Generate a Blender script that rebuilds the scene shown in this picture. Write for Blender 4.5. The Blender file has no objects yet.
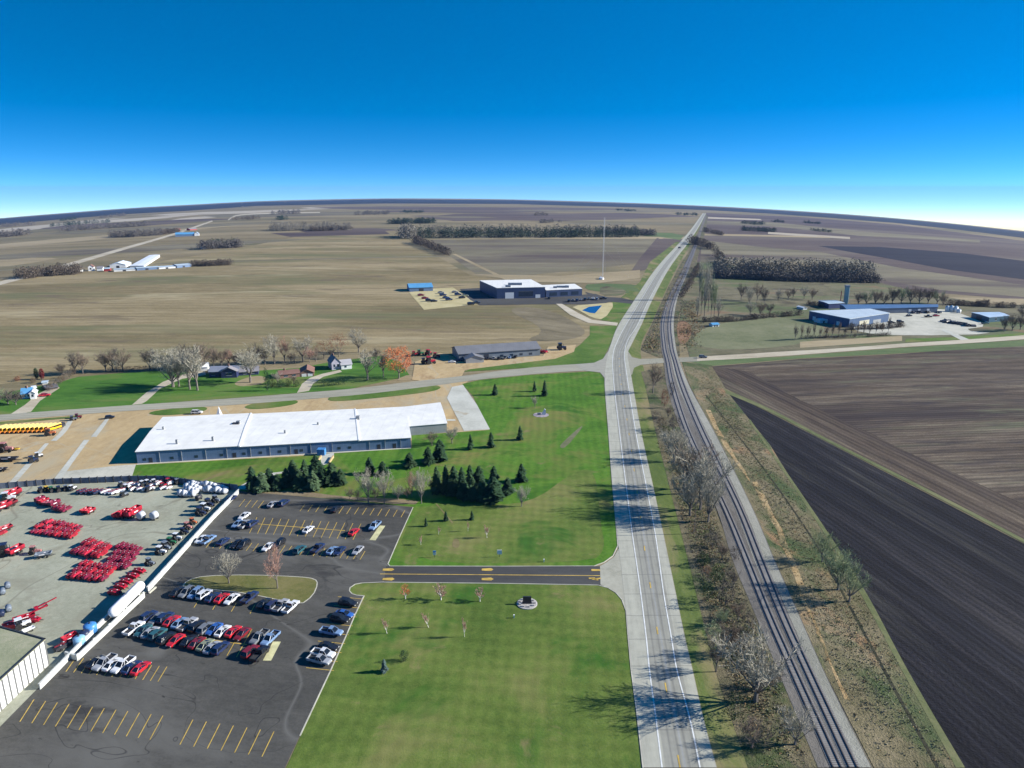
SUN_STR, SKY_STR, EXPOSURE, HAZE, HAZE_COL, SKY_STRETCH, SKY_SAT, SKY_LIFT = 4.9, .115, 1.0, 2.0e-5, (.28, .5, 1.0), 3.8, 1.42, .168
import bpy, bmesh, math, random
from mathutils import Vector, Matrix
from mathutils.geometry import delaunay_2d_cdt
R = random.Random(11)
S = bpy.context.scene
COL = S.collection
PI = math.pi
# ------------------------------------------------------------------ camera geometry and terrain
W, H, F = 1024, 768, 720.0
CH = 120.0                                     # drone height, metres
PITCH = math.atan(196 / 720)
CP, SP = math.cos(PITCH), math.sin(PITCH)
D0 = 600.0                                     # level plain to here, then the land falls away gently
def ray(px, py):
    X, Y = (px - 512) / F, (384 - py) / F
    return X, CP + Y * SP, -SP + Y * CP
def az_slope(px, py):
    x, y, z = ray(px, py)
    return math.atan2(x, y), -z / math.hypot(x, y)
def fan(e): return e * e / (e + 900)
def min_slope(T, RR):
    best = (9, 0); d = 700.0
    while d < 40000:
        e = d - D0
        s = (CH + T * fan(e) + e * e / (2 * RR)) / d
        if s < best[0]: best = (s, d)
        d *= 1.01
    return best
_s = az_slope(400, 197.2)[1]
lo, hi = 1e5, 2e7
for _ in range(40):
    RR = math.sqrt(lo * hi)
    if min_slope(0, RR)[0] > _s: lo = RR
    else: hi = RR
HORIZON = [(-60, 224), (0, 218), (64, 213), (128, 208), (184, 205), (256, 201), (320, 199.4), (384, 198.3), (448, 198.5), (512, 199.3),
           (576, 201), (640, 203), (704, 205.7), (768, 209), (832, 213), (896, 218), (960, 224), (1024, 231), (1090, 238)]
TAB = []
for hx, hy in HORIZON:
    a, s = az_slope(hx, hy)
    lo, hi = 0.0, .2
    for _ in range(30):
        m = (lo + hi) / 2
        if min_slope(m, RR)[0] < s: lo = m
        else: hi = m
    TAB.append((a, (lo + hi) / 2, min_slope((lo + hi) / 2, RR)[1]))
def tab(phi, k=1):
    if phi <= TAB[0][0]: return TAB[0][k]
    for i in range(len(TAB) - 1):
        a, b = TAB[i], TAB[i + 1]
        if phi <= b[0]:
            t = (phi - a[0]) / (b[0] - a[0])
            return a[k] + (b[k] - a[k]) * t
    return TAB[-1][k]
TS = []                                        # smoothed fall of the land by azimuth
for i in range(-360, 361):
    phi = math.radians(i / 4)
    v = [tab(phi + math.radians(j)) for j in (-2, -1, 0, 1, 2)]
    TS.append(sum(v) / 5)
def fall(phi):
    f = math.degrees(phi) * 4 + 360
    f = min(max(f, 0), 719.999)
    i = int(f)
    return TS[i] + (TS[i + 1] - TS[i]) * (f - i)
def gz(x, y):
    d = math.hypot(x, y)
    if d <= D0: return 0.0
    e = d - D0
    return -fall(math.atan2(x, y)) * fan(e) - e * e / (2 * RR)
def G(px, py, z=0.0):
    """the point z metres above the land that the photo shows at this pixel"""
    phi, s = az_slope(px, py)
    T = fall(phi); dh = tab(phi, 2) * .93
    def g(d):
        e = max(0, d - D0)
        return s * d - (CH - z) - T * fan(e) - e * e / (2 * RR)
    lo, hi = 1.0, dh
    if g(hi) <= 0: d = hi
    else:
        for _ in range(46):
            m = (lo + hi) / 2
            if g(m) < 0: lo = m
            else: hi = m
        d = (lo + hi) / 2
    x, y = d * math.sin(phi), d * math.cos(phi)
    return Vector((x, y, gz(x, y) + z))
def proj(p):
    x, y, z = p[0], p[1], p[2] - CH
    c = y * CP - z * SP
    return 512 + F * x / c, 384 - F * (y * SP + z * CP) / c
def tall(p, toppy):
    """height above ground point p whose top shows at row toppy"""
    lo, hi = 0, 400
    for _ in range(40):
        m = (lo + hi) / 2
        if proj((p.x, p.y, p.z + m))[1] > toppy: lo = m
        else: hi = m
    return lo
def mpp(p): return math.sqrt(p.x**2 + p.y**2 + (CH - p.z)**2) / F     # metres per pixel at p
# ------------------------------------------------------------------ materials
def new_mat(name):
    m = bpy.data.materials.new(name); m.use_nodes = True
    nt = m.node_tree; b = nt.nodes['Principled BSDF']
    return m, nt, b
def nd(nt, t, **k):
    n = nt.nodes.new(t)
    for a, v in k.items():
        if a.startswith('i_'): n.inputs[a[2:].replace('_', ' ')].default_value = v
        else: setattr(n, a, v)
    return n
def ramp(nt, fac, stops):
    r = nt.nodes.new('ShaderNodeValToRGB'); e = r.color_ramp.elements
    while len(e) < len(stops): e.new(.5)
    for i, (p, c) in enumerate(stops):
        e[i].position = p; e[i].color = (*c, 1) if len(c) == 3 else c
    nt.links.new(fac, r.inputs[0]); return r.outputs[0]
def mixc(nt, fac, a, b, mode='MIX'):
    n = nt.nodes.new('ShaderNodeMix'); n.data_type = 'RGBA'; n.blend_type = mode
    for sock, v in ((n.inputs['Factor'], fac), (n.inputs['A'], a), (n.inputs['B'], b)):
        pass
    def put(i, v):
        s = n.inputs[i]
        if isinstance(v, (int, float)): s.default_value = v
        elif isinstance(v, tuple): s.default_value = (*v, 1)
        else: nt.links.new(v, s)
    put(0, fac); put(6, a); put(7, b)
    return n.outputs[2]
def noise(nt, vec, scale, detail=4, rough=.6, dist=0):
    n = nd(nt, 'ShaderNodeTexNoise'); n.inputs['Scale'].default_value = scale; n.inputs['Detail'].default_value = detail
    n.inputs['Roughness'].default_value = rough; n.inputs['Distortion'].default_value = dist
    if vec is not None: nt.links.new(vec, n.inputs['Vector'])
    return n.outputs['Fac']
def mapping(nt, vec, scale=(1, 1, 1), rot=0):
    m = nd(nt, 'ShaderNodeMapping'); m.inputs['Scale'].default_value = scale; m.inputs['Rotation'].default_value = (0, 0, rot)
    nt.links.new(vec, m.inputs['Vector']); return m.outputs[0]
def math_(nt, op, a, b=None, clamp=False):
    n = nt.nodes.new('ShaderNodeMath'); n.operation = op; n.use_clamp = clamp
    for i, v in enumerate((a, b)):
        if v is None: continue
        if isinstance(v, (int, float)): n.inputs[i].default_value = v
        else: nt.links.new(v, n.inputs[i])
    return n.outputs[0]
def two_step(nt, vec, scale=(1, 1, 1), rot=0):
    """rotate the plan first, then stretch"""
    return mapping(nt, mapping(nt, vec, (1, 1, 1), rot), scale)
def land(name, c, big=.012, fine=.35, stretch=(1, 1, 1), rot=0, rows=None, patch=None, rough=.95, bump=.3):
    """c: dark, mid, light ground colours; rows=(period m, strength, rot); patch=(colour, scale, lo, hi)"""
    m, nt, b = new_mat(name)
    pos = nd(nt, 'ShaderNodeNewGeometry').outputs['Position']
    v = two_step(nt, pos, stretch, rot)
    n1 = noise(nt, v, big, 5, .6, .3); n2 = noise(nt, v, fine, 4, .7)
    n3 = noise(nt, pos, fine * 3.3, 3, .7)
    f = math_(nt, 'ADD', math_(nt, 'MULTIPLY', n1, .5), math_(nt, 'ADD', math_(nt, 'MULTIPLY', n2, .3), math_(nt, 'MULTIPLY', n3, .2)))
    col = ramp(nt, f, [(.39, c[0]), (.49, c[1]), (.60, c[2])])
    if patch:
        for pc, ps, a, z in (patch if isinstance(patch, list) else [patch]):
            if a < z:
                pf = ramp(nt, noise(nt, v, ps, 5, .65, .6), [(a, (0, 0, 0)), (z, (1, 1, 1))])
            else:                               # a thin wandering line: crack, seam or wheel track
                w_ = a - z; pf = ramp(nt, noise(nt, mapping(nt, v, (1, 1, 1), ps * 40), ps, 2, .5, 1.2), [(.5 - w_, (0, 0, 0)), (.5, (.8, .8, .8)), (.5 + w_, (0, 0, 0))])
            col = mixc(nt, pf, col, pc)
    if rows:
        for per, st, ro in (rows if isinstance(rows, list) else [rows]):
            w = nd(nt, 'ShaderNodeTexWave'); w.wave_type = 'BANDS'; w.bands_direction = 'X'
            w.inputs['Scale'].default_value = .314 / per if False else 1 / per * .3142
            w.inputs['Distortion'].default_value = 2.2; w.inputs['Detail'].default_value = 2; w.inputs['Detail Scale'].default_value = .6
            nt.links.new(mapping(nt, pos, (1, 1, 1), ro), w.inputs['Vector'])
            k = math_(nt, 'ADD', math_(nt, 'MULTIPLY', w.outputs['Fac'], 2 * st), 1 - st)
            cmb = nd(nt, 'ShaderNodeCombineColor')
            for i in range(3): nt.links.new(k, cmb.inputs[i])
            col = mixc(nt, 1.0, col, cmb.outputs[0], 'MULTIPLY')
    nt.links.new(col, b.inputs['Base Color'])
    b.inputs['Roughness'].default_value = rough; b.inputs['Specular IOR Level'].default_value = .15
    if bump:
        bp = nd(nt, 'ShaderNodeBump'); bp.inputs['Strength'].default_value = bump; bp.inputs['Distance'].default_value = .3
        nt.links.new(n3, bp.inputs['Height']); nt.links.new(bp.outputs[0], b.inputs['Normal'])
    return m
def paint(name, c, rough=.5, var=.12, scale=1.5, metal=0, spec=.4, coat=0, stretch=(1, 1, 1)):
    m, nt, b = new_mat(name)
    o = nd(nt, 'ShaderNodeTexCoord').outputs['Object']
    n = noise(nt, mapping(nt, o, stretch), scale, 4, .6)
    d = tuple(x * (1 - var * 1.6) for x in c); l = tuple(min(1, x * (1 + var)) for x in c)
    nt.links.new(ramp(nt, n, [(.3, d), (.65, l)]), b.inputs['Base Color'])
    b.inputs['Roughness'].default_value = rough; b.inputs['Metallic'].default_value = metal
    b.inputs['Specular IOR Level'].default_value = spec; b.inputs['Coat Weight'].default_value = coat
    return m
def ribbed(name, c, per, axis='X', depth=.5, rough=.5, var=.08, duty=.12):
    """metal sheet with standing seams every per metres (object coordinates)"""
    m, nt, b = new_mat(name)
    o = nd(nt, 'ShaderNodeTexCoord').outputs['Object']
    n = noise(nt, o, .15, 5, .65)
    d = tuple(x * (1 - var * 2) for x in c); l = tuple(min(1, x * (1 + var)) for x in c)
    col = ramp(nt, n, [(.3, d), (.65, l)])
    sx = nd(nt, 'ShaderNodeSeparateXYZ'); nt.links.new(o, sx.inputs[0])
    f = math_(nt, 'FRACT', math_(nt, 'MULTIPLY', sx.outputs[axis], 1 / per))
    k = math_(nt, 'LESS_THAN', f, duty)
    col = mixc(nt, math_(nt, 'MULTIPLY', k, depth), col, tuple(x * (.55 if duty < .2 else .12) for x in c))
    nt.links.new(col, b.inputs['Base Color']); b.inputs['Roughness'].default_value = rough
    return m
def leafy(name, c, var=.35, rough=.8, trans=0):
    m, nt, b = new_mat(name)
    pos = nd(nt, 'ShaderNodeNewGeometry').outputs['Position']
    n = noise(nt, pos, .6, 3, .7)
    n2 = noise(nt, pos, 4.0, 2, .6)
    f = math_(nt, 'ADD', math_(nt, 'MULTIPLY', n, .6), math_(nt, 'MULTIPLY', n2, .4))
    d = tuple(x * (1 - var) for x in c); l = tuple(x * (1 + var) for x in c)
    nt.links.new(ramp(nt, f, [(.35, d), (.62, l)]), b.inputs['Base Color'])
    b.inputs['Roughness'].default_value = rough; b.inputs['Specular IOR Level'].default_value = .15
    return m
def glassy(name, c, rough=.08):
    m, nt, b = new_mat(name)
    o = nd(nt, 'ShaderNodeTexCoord').outputs['Object']
    nt.links.new(ramp(nt, noise(nt, o, .7), [(.3, tuple(x * .7 for x in c)), (.7, c)]), b.inputs['Base Color'])
    b.inputs['Roughness'].default_value = rough; b.inputs['Specular IOR Level'].default_value = .6
    return m
# ------------------------------------------------------------------ mesh kit
class MB:
    def __init__(s): s.v = []; s.f = []
    def add(s, vs, fs):
        n = len(s.v); s.v += [tuple(v) for v in vs]; s.f += [tuple(i + n for i in f) for f in fs]; return s
    def box(s, x0, x1, y0, y1, z0, z1, M=None):
        vs = [(x, y, z) for z in (z0, z1) for x, y in ((x0, y0), (x1, y0), (x1, y1), (x0, y1))]
        if M is not None: vs = [M @ Vector(v) for v in vs]
        return s.add(vs, [(3, 2, 1, 0), (4, 5, 6, 7), (0, 1, 5, 4), (1, 2, 6, 5), (2, 3, 7, 6), (3, 0, 4, 7)])
    def prism(s, pts, z0, z1):
        """pts: plan polygon counter-clockwise; z numbers or per-point lists"""
        n = len(pts)
        a = z0 if isinstance(z0, (list, tuple)) else [z0] * n
        b = z1 if isinstance(z1, (list, tuple)) else [z1] * n
        vs = [(p[0], p[1], a[i]) for i, p in enumerate(pts)] + [(p[0], p[1], b[i]) for i, p in enumerate(pts)]
        fs = [tuple(range(n - 1, -1, -1)), tuple(range(n, 2 * n))] + [(i, (i + 1) % n, n + (i + 1) % n, n + i) for i in range(n)]
        return s.add(vs, fs)
    def loft(s, rings):
        n = len(rings[0]); vs = [p for r in rings for p in r]; fs = []
        for k in range(len(rings) - 1):
            for i in range(n):
                j = (i + 1) % n
                fs.append((k * n + i, k * n + j, (k + 1) * n + j, (k + 1) * n + i))
        fs.append(tuple(range(n - 1, -1, -1))); fs.append(tuple((len(rings) - 1) * n + i for i in range(n)))
        return s.add(vs, fs)
    def tube(s, pts, rad, n=6, cap=True):
        pts = [Vector(p) for p in pts]; rings = []
        for i, p in enumerate(pts):
            d = (pts[min(i + 1, len(pts) - 1)] - pts[max(i - 1, 0)])
            d = d.normalized() if d.length > 1e-9 else Vector((0, 0, 1))
            u = d.cross(Vector((0, 0, 1)) if abs(d.z) < .95 else Vector((1, 0, 0))).normalized(); w = d.cross(u)
            r = rad[i] if isinstance(rad, (list, tuple)) else rad
            rings.append([p + (u * math.cos(2 * PI * k / n) + w * math.sin(2 * PI * k / n)) * r for k in range(n)])
        return s.loft(rings)
    def build(s, name, mat, parent=None, smooth=False, link=True):
        me = bpy.data.meshes.new(name); me.from_pydata(s.v, [], s.f); me.validate()
        bm = bmesh.new(); bm.from_mesh(me); bmesh.ops.recalc_face_normals(bm, faces=bm.faces); bm.to_mesh(me); bm.free()
        if mat: me.materials.append(mat)
        if smooth:
            for p in me.polygons: p.use_smooth = True
        o = bpy.data.objects.new(name, me)
        if link: COL.objects.link(o)
        if parent: o.parent = parent
        return o
def empty(name, loc, rz=0, sc=1):
    o = bpy.data.objects.new(name, None); COL.objects.link(o); o.location = loc; o.rotation_euler = (0, 0, rz)
    o.scale = (sc, sc, sc) if isinstance(sc, (int, float)) else sc
    o.empty_display_size = .5
    return o
def tag(o, label, cat, group=None, kind=None):
    o['label'] = label; o['category'] = cat
    if group: o['group'] = group
    if kind: o['kind'] = kind
    return o
def setmat(o, m):
    o.material_slots[0].link = 'OBJECT'; o.material_slots[0].material = m
def main_part(o):
    for c in o.children:
        if c.name.split('.')[0] in ('body', 'hopper', 'deck', 'drum', 'boom'): return c
def named(o, n): return [c for c in o.children if c.name.split('.')[0] == n][0]
def copy_tree(o, parent=None):
    c = o.copy(); COL.objects.link(c)
    if parent: c.parent = parent
    for ch in o.children: copy_tree(ch, c)
    return c
PROTO = []
def hide_proto(o): PROTO.append(o); return o
def drop(o):
    for c in list(o.children): drop(c)
    bpy.data.objects.remove(o)
ORD = 'first second third fourth fifth sixth seventh eighth ninth tenth eleventh twelfth thirteenth fourteenth fifteenth sixteenth seventeenth eighteenth nineteenth twentieth'.split()
def nth(i, n, a='leftmost', z='rightmost'):
    if n == 1: return 'only'
    return a if i == 0 else z if i == n - 1 else ORD[i]
# ------------------------------------------------------------------ sheets laid on the land
def off(layer, d): return layer * (.012 + d * 2.2e-5)
def inside(pt, poly):
    x, y = pt; c = False; n = len(poly)
    for i in range(n):
        x0, y0 = poly[i]; x1, y1 = poly[(i + 1) % n]
        if (y0 > y) != (y1 > y) and x < (x1 - x0) * (y - y0) / (y1 - y0) + x0: c = not c
    return c
def dense(pts, step=14):
    out = []
    for i, p in enumerate(pts):
        q = pts[(i + 1) % len(pts)]
        L = math.hypot(q[0] - p[0], q[1] - p[1]); n = max(1, int(L / step))
        for k in range(n): out.append((p[0] + (q[0] - p[0]) * k / n, p[1] + (q[1] - p[1]) * k / n))
    return out
def smooth_poly(pts, it=2):
    for _ in range(it):
        q = []
        for i, p in enumerate(pts):
            n = pts[(i + 1) % len(pts)]
            q += [(p[0] * .75 + n[0] * .25, p[1] * .75 + n[1] * .25), (p[0] * .25 + n[0] * .75, p[1] * .25 + n[1] * .75)]
        pts = q
    return pts
def sheet(name, poly, mat, layer, kind='structure', rnd=0, jit=0, lift=0):
    """polygon of the photo laid down on the land as a draped sheet"""
    if rnd: poly = smooth_poly(poly, rnd)
    pp = dense(poly)
    if jit: pp = [(x + R.uniform(-jit, jit), y + R.uniform(-jit, jit) * .4) for x, y in pp]
    P = [G(*p) for p in pp]
    far = max(math.hypot(p.x, p.y) for p in P)
    b2 = []
    for i, p in enumerate(P):
        q = P[(i + 1) % len(P)]; L = (q - p).length
        st = max(18, .035 * math.hypot(p.x, p.y)) if far > D0 else 1e9
        n = max(1, int(L / st))
        for k in range(n): b2.append(((p.x + (q.x - p.x) * k / n), (p.y + (q.y - p.y) * k / n)))
    verts = [Vector(p) for p in b2]; n = len(verts)
    if far > D0:
        ds = [v.length for v in verts]; fs = [math.atan2(v.x, v.y) for v in verts]
        d = max(min(ds), D0 * .97)
        while d < max(ds):
            f = min(fs)
            while f < max(fs):
                p = (d * math.sin(f), d * math.cos(f))
                if inside(p, b2): verts.append(Vector(p))
                f += math.radians(1.0)
            d *= 1.04
    r = delaunay_2d_cdt(verts, [], [list(range(n))], 1, 1e-4)
    vs = []
    for v in r[0]:
        d = v.length
        vs.append((v.x, v.y, gz(v.x, v.y) + off(layer, d) + lift))
    me = bpy.data.meshes.new(name); me.from_pydata(vs, [], [tuple(f) for f in r[2]]); me.materials.append(mat)
    bm = bmesh.new(); bm.from_mesh(me)
    for f in bm.faces:
        f.normal_update()
        if f.normal.z < 0: f.normal_flip()
    bm.to_mesh(me); bm.free()
    o = bpy.data.objects.new(name, me); COL.objects.link(o)
    if kind: o['kind'] = kind
    return o
def cat(pts, n):
    """Catmull-Rom through world points"""
    out = []
    for i in range(len(pts) - 1):
        p0, p1, p2, p3 = pts[max(i - 1, 0)], pts[i], pts[i + 1], pts[min(i + 2, len(pts) - 1)]
        for k in range(n):
            t = k / n
            out.append(.5 * ((2 * p1) + (p2 - p0) * t + (2 * p0 - 5 * p1 + 4 * p2 - p3) * t * t + (3 * p1 - p0 - 3 * p2 + p3) * t**3))
    out.append(pts[-1]); return out
def ribbon(name, pairs, mat, layer, n=8, kind='structure', lift=0, m=4, parent=None, sides=0):
    """strip between two lines of the photo; UV: u across, v metres along"""
    Lp = cat([G(*a) for a, b in pairs], n); Rp = cat([G(*b) for a, b in pairs], n)
    vs, fs, uv = [], [], []; run = 0
    for i in range(len(Lp)):
        if i: run += ((Lp[i] - Lp[i - 1]).length + (Rp[i] - Rp[i - 1]).length) / 2
        for k in range(m + 1):
            p = Lp[i].lerp(Rp[i], k / m); d = math.hypot(p.x, p.y)
            vs.append((p.x, p.y, gz(p.x, p.y) + off(layer, d) + lift)); uv.append((k / m, run))
    for i in range(len(Lp) - 1):
        for k in range(m):
            a = i * (m + 1) + k; fs.append((a, a + 1, a + m + 2, a + m + 1))
    me = bpy.data.meshes.new(name); me.from_pydata(vs, [], fs); me.materials.append(mat)
    ul = me.uv_layers.new(name='UVMap')
    for lp in me.loops: ul.data[lp.index].uv = uv[lp.vertex_index]
    bm = bmesh.new(); bm.from_mesh(me)
    for f in bm.faces:
        f.normal_update()
        if f.normal.z < 0: f.normal_flip()
    bm.to_mesh(me); bm.free()
    o = bpy.data.objects.new(name, me); COL.objects.link(o)
    if kind: o['kind'] = kind
    if parent: o.parent = parent
    return o
def pline(mb, pts, w, layer, dash=None, n=6, lift=0, world=False):
    """painted line / kerb: flat strip of world width w along photo points, added to mb"""
    P = [G(*p) for p in pts] if not world else pts
    P = cat(P, n) if len(P) > 2 else [P[0].lerp(P[1], k / 4) for k in range(5)]
    run = 0
    for i in range(len(P) - 1):
        a, b = P[i], P[i + 1]; L = (b - a).length
        t = Vector((b.x - a.x, b.y - a.y, 0))
        if t.length < 1e-6: continue
        t.normalize()
        def quad(a, b):
            s = Vector((-t.y, t.x, 0)) * (w / 2)
            q = [a - s, b - s, b + s, a + s]
            mb.add([(v.x, v.y, gz(v.x, v.y) + off(layer, math.hypot(v.x, v.y)) + lift) for v in q], [(0, 1, 2, 3)])
        if dash is None: quad(a, b)
        else:
            per, on = dash; k = math.floor(run / per)
            while k * per < run + L:
                s0, s1 = max(k * per, run), min(k * per + on, run + L)
                if s1 > s0: quad(a.lerp(b, (s0 - run) / L), a.lerp(b, (s1 - run) / L))
                k += 1
        run += L
def kerb(mb, pts, w=.35, h=.14, closed=False):
    """raised kerb: box section along photo points"""
    P = [G(*p) for p in pts]
    if closed: P.append(P[0])
    for a, b in zip(P, P[1:]):
        t = (b - a); L = t.length
        if L < .05: continue
        M = Matrix.Translation((a.x, a.y, 0)) @ Matrix.Rotation(math.atan2(t.y, t.x), 4, 'Z')
        mb.box(-.05, L + .05, -w / 2, w / 2, -.05, h, M)
# ------------------------------------------------------------------ land materials
def dirang(a, b):
    p, q = G(*a), G(*b); return math.atan2(q.y - p.y, q.x - p.x)
FA = dirang((768, 409), (1024, 543))           # run of the dark field's furrows
M_ground = land('farmland', ((.132, .106, .058), (.20, .162, .09), (.27, .22, .132)), .006, .11, (.22, 1, 1), -.12,
                rows=[(6, .05, PI / 2 - .1)], patch=[((.10, .10, .055), .004, .5, .66), ((.24, .21, .14), .009, .62, .75)])
M_stubble = land('stubble', ((.135, .108, .052), (.222, .176, .092), (.30, .242, .138)), .008, .14, (.28, 1, 1), .05,
                 rows=[(5, .09, PI / 2 + .03), (17, .07, PI / 2 + .03)], patch=[((.14, .135, .065), .010, .50, .64), ((.35, .295, .175), .012, .58, .70), ((.14, .11, .068), .03, .58, .68)])
M_field_grey = land('grey field', ((.11, .10, .064), (.16, .142, .09), (.215, .19, .125)), .008, .12, (.2, 1, 1), -.05, rows=[(9, .05, PI / 2 - .05)], patch=((.09, .07, .06), .006, .5, .65))
M_plow_far = land('far ploughed soil', ((.06, .045, .045), (.095, .072, .064), (.135, .108, .09)), .004, .08, (.15, 1, 1), -.1, patch=((.13, .115, .085), .004, .55, .7))
M_black_far = land('far black soil', ((.012, .013, .022), (.018, .018, .028), (.028, .028, .036)), .006, .1, (.2, 1, 1), 0)
M_tan_far = land('far tan stubble', ((.22, .175, .10), (.29, .235, .14), (.36, .295, .185)), .005, .08, (.2, 1, 1), 0)
M_pale_far = land('pale dry grass', ((.30, .26, .19), (.38, .33, .25), (.46, .41, .32)), .006, .08, (.2, 1, 1), 0)
M_green_far = land('far green field', ((.07, .105, .04), (.10, .14, .055), (.13, .17, .07)), .006, .08, (.3, 1, 1), 0)
M_wood_haze = land('haze blue woodland', ((.012, .018, .026), (.020, .026, .034), (.032, .036, .042)), .008, .05, (.4, 1, 1), 0)  # far woods with the blue of distant haze mixed into the colour
M_plow = land('ploughed field', ((.048, .035, .024), (.09, .068, .048), (.165, .135, .095)), .02, .3, (.2, 1.1, 1), -.12,
              rows=[(3.4, .2, PI / 2 - .1), (11, .16, PI / 2 - .1)], patch=[((.04, .03, .027), .015, .48, .62), ((.10, .105, .06), .04, .55, .7), ((.05, .04, .036), .12, .52, .66), ((.24, .2, .14), .05, .74, .84)], bump=.8)
M_plow_diag = land('ploughed headland', ((.046, .034, .026), (.078, .058, .042), (.135, .108, .076)), .03, .3, (.15, 1.2, 1), -FA,
                   rows=[(3.2, .2, PI / 2 - FA), (9, .16, PI / 2 - FA)], patch=[((.035, .027, .025), .02, .5, .68), ((.085, .085, .05), .03, .6, .8)], bump=.8)
M_black = land('black tilled field', ((.006, .006, .009), (.013, .0125, .016), (.036, .033, .034)), .03, .35, (.12, 1.3, 1), -FA,
               rows=[(2.4, .28, PI / 2 - FA), (9, .2, PI / 2 - FA)], patch=[((.008, .008, .011), .025, .46, .6), ((.048, .046, .04), .05, .56, .74), ((.017, .017, .021), .14, .52, .64)], bump=1)
M_pasture = land('dry pasture', ((.085, .082, .045), (.14, .128, .075), (.20, .172, .11)), .02, .12, (.6, 1, 1), 0, patch=[((.095, .12, .05), .012, .48, .6), ((.18, .12, .07), .02, .56, .68), ((.075, .065, .042), .035, .54, .64), ((.22, .20, .13), .03, .62, .72)])
M_lawn = land('mown lawn', ((.040, .105, .010), (.066, .158, .015), (.105, .19, .026)), .03, .4, (1, 1, 1), 0,
              rows=[(4.0, .07, .05)], patch=[((.16, .16, .045), .022, .50, .66), ((.035, .11, .01), .03, .55, .66), ((.19, .15, .07), .045, .62, .72)])
M_lawn2 = land('worn lawn', ((.062, .105, .018), (.10, .145, .028), (.145, .175, .044)), .03, .5, (1, 1, 1), 0,
               rows=[(3.7, .06, .06), (5, .06, PI / 2 + .12)], patch=[((.19, .17, .065), .03, .54, .74), ((.04, .11, .014), .035, .54, .66), ((.21, .165, .08), .06, .63, .75)])
M_green = land('verge grass', ((.05, .105, .016), (.08, .145, .025), (.12, .175, .042)), .03, .4, (1, 1, 1), 0, patch=[((.17, .16, .06), .03, .5, .68)])
M_ditch = land('roadside grass', ((.075, .11, .028), (.115, .15, .04), (.175, .18, .065)), .04, .4, (1, .3, 1), 0, patch=[((.24, .19, .10), .04, .50, .64), ((.06, .10, .025), .05, .56, .68)])
M_scrub = land('rough weeds', ((.10, .09, .045), (.17, .145, .08), (.25, .205, .125)), .06, .6, (1, .5, 1), 0,
               patch=[((.075, .10, .04), .05, .48, .6), ((.30, .185, .095), .06, .58, .7), ((.07, .068, .05), .12, .62, .72)], bump=1)
M_scrub2 = land('brown brush ground', ((.085, .08, .045), (.14, .12, .07), (.20, .165, .105)), .06, .5, (1, .6, 1), 0,
                patch=[((.06, .08, .03), .06, .5, .62), ((.045, .042, .034), .1, .54, .66)], bump=1)
M_tan = land('tan gravel', ((.31, .225, .115), (.40, .295, .155), (.47, .36, .20)), .025, .35, (1, .5, 1), 0, patch=[((.36, .31, .21), .03, .53, .68), ((.29, .20, .105), .05, .56, .68), ((.38, .33, .23), .02, .508, .5)], bump=.15)
M_yard = land('grey green gravel', ((.24, .245, .18), (.30, .305, .23), (.36, .365, .28)), .03, .5, (1, 1, 1), 0, patch=[((.22, .21, .155), .05, .53, .68), ((.34, .31, .22), .03, .56, .7), ((.15, .145, .11), .09, .62, .72), ((.19, .18, .135), .02, .508, .5)], bump=.15)
M_pale = land('pale gravel', ((.33, .32, .26), (.42, .41, .34), (.50, .48, .40)), .05, .5, (1, 1, 1), 0, bump=.1)
M_conc = land('pale concrete', ((.36, .36, .31), (.44, .44, .38), (.50, .50, .44)), .06, .6, (1, 1, 1), 0, patch=((.34, .30, .22), .08, .6, .7), bump=.05)
M_yellowgravel = land('yellow gravel', ((.34, .29, .14), (.42, .36, .19), (.48, .42, .24)), .05, .4, (1, 1, 1), 0, bump=.05)
M_gravelroad = land('gravel road', ((.33, .28, .20), (.42, .37, .275), (.50, .45, .35)), .03, .3, (.3, 1, 1), 0, bump=.1)
M_asphalt = land('parking lot asphalt', ((.052, .051, .046), (.072, .070, .062), (.098, .094, .083)), .03, .5, (.5, 1, 1), .2,
                 patch=[((.115, .112, .10), .03, .52, .68), ((.045, .044, .042), .07, .58, .68), ((.13, .127, .115), .012, .506, .5), ((.03, .03, .03), .045, .5035, .5), ((.035, .034, .032), .4, .66, .72)], bump=.1)
M_asphalt2 = land('drive asphalt', ((.05, .05, .05), (.062, .062, .061), (.078, .077, .075)), .04, .5, (.2, 1, 1), 0, bump=.1)
M_county = land('worn county road', ((.225, .215, .165), (.28, .27, .21), (.33, .315, .25)), .03, .3, (.25, 1, 1), -.1, rows=[(3.4, .08, PI / 2 + .1)], bump=.05)
M_ballast = land('ballast', ((.095, .088, .078), (.14, .13, .115), (.185, .172, .152)), .05, .8, (1, .3, 1), 0, patch=[((.13, .12, .11), .05, .55, .7)], bump=.6)
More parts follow.
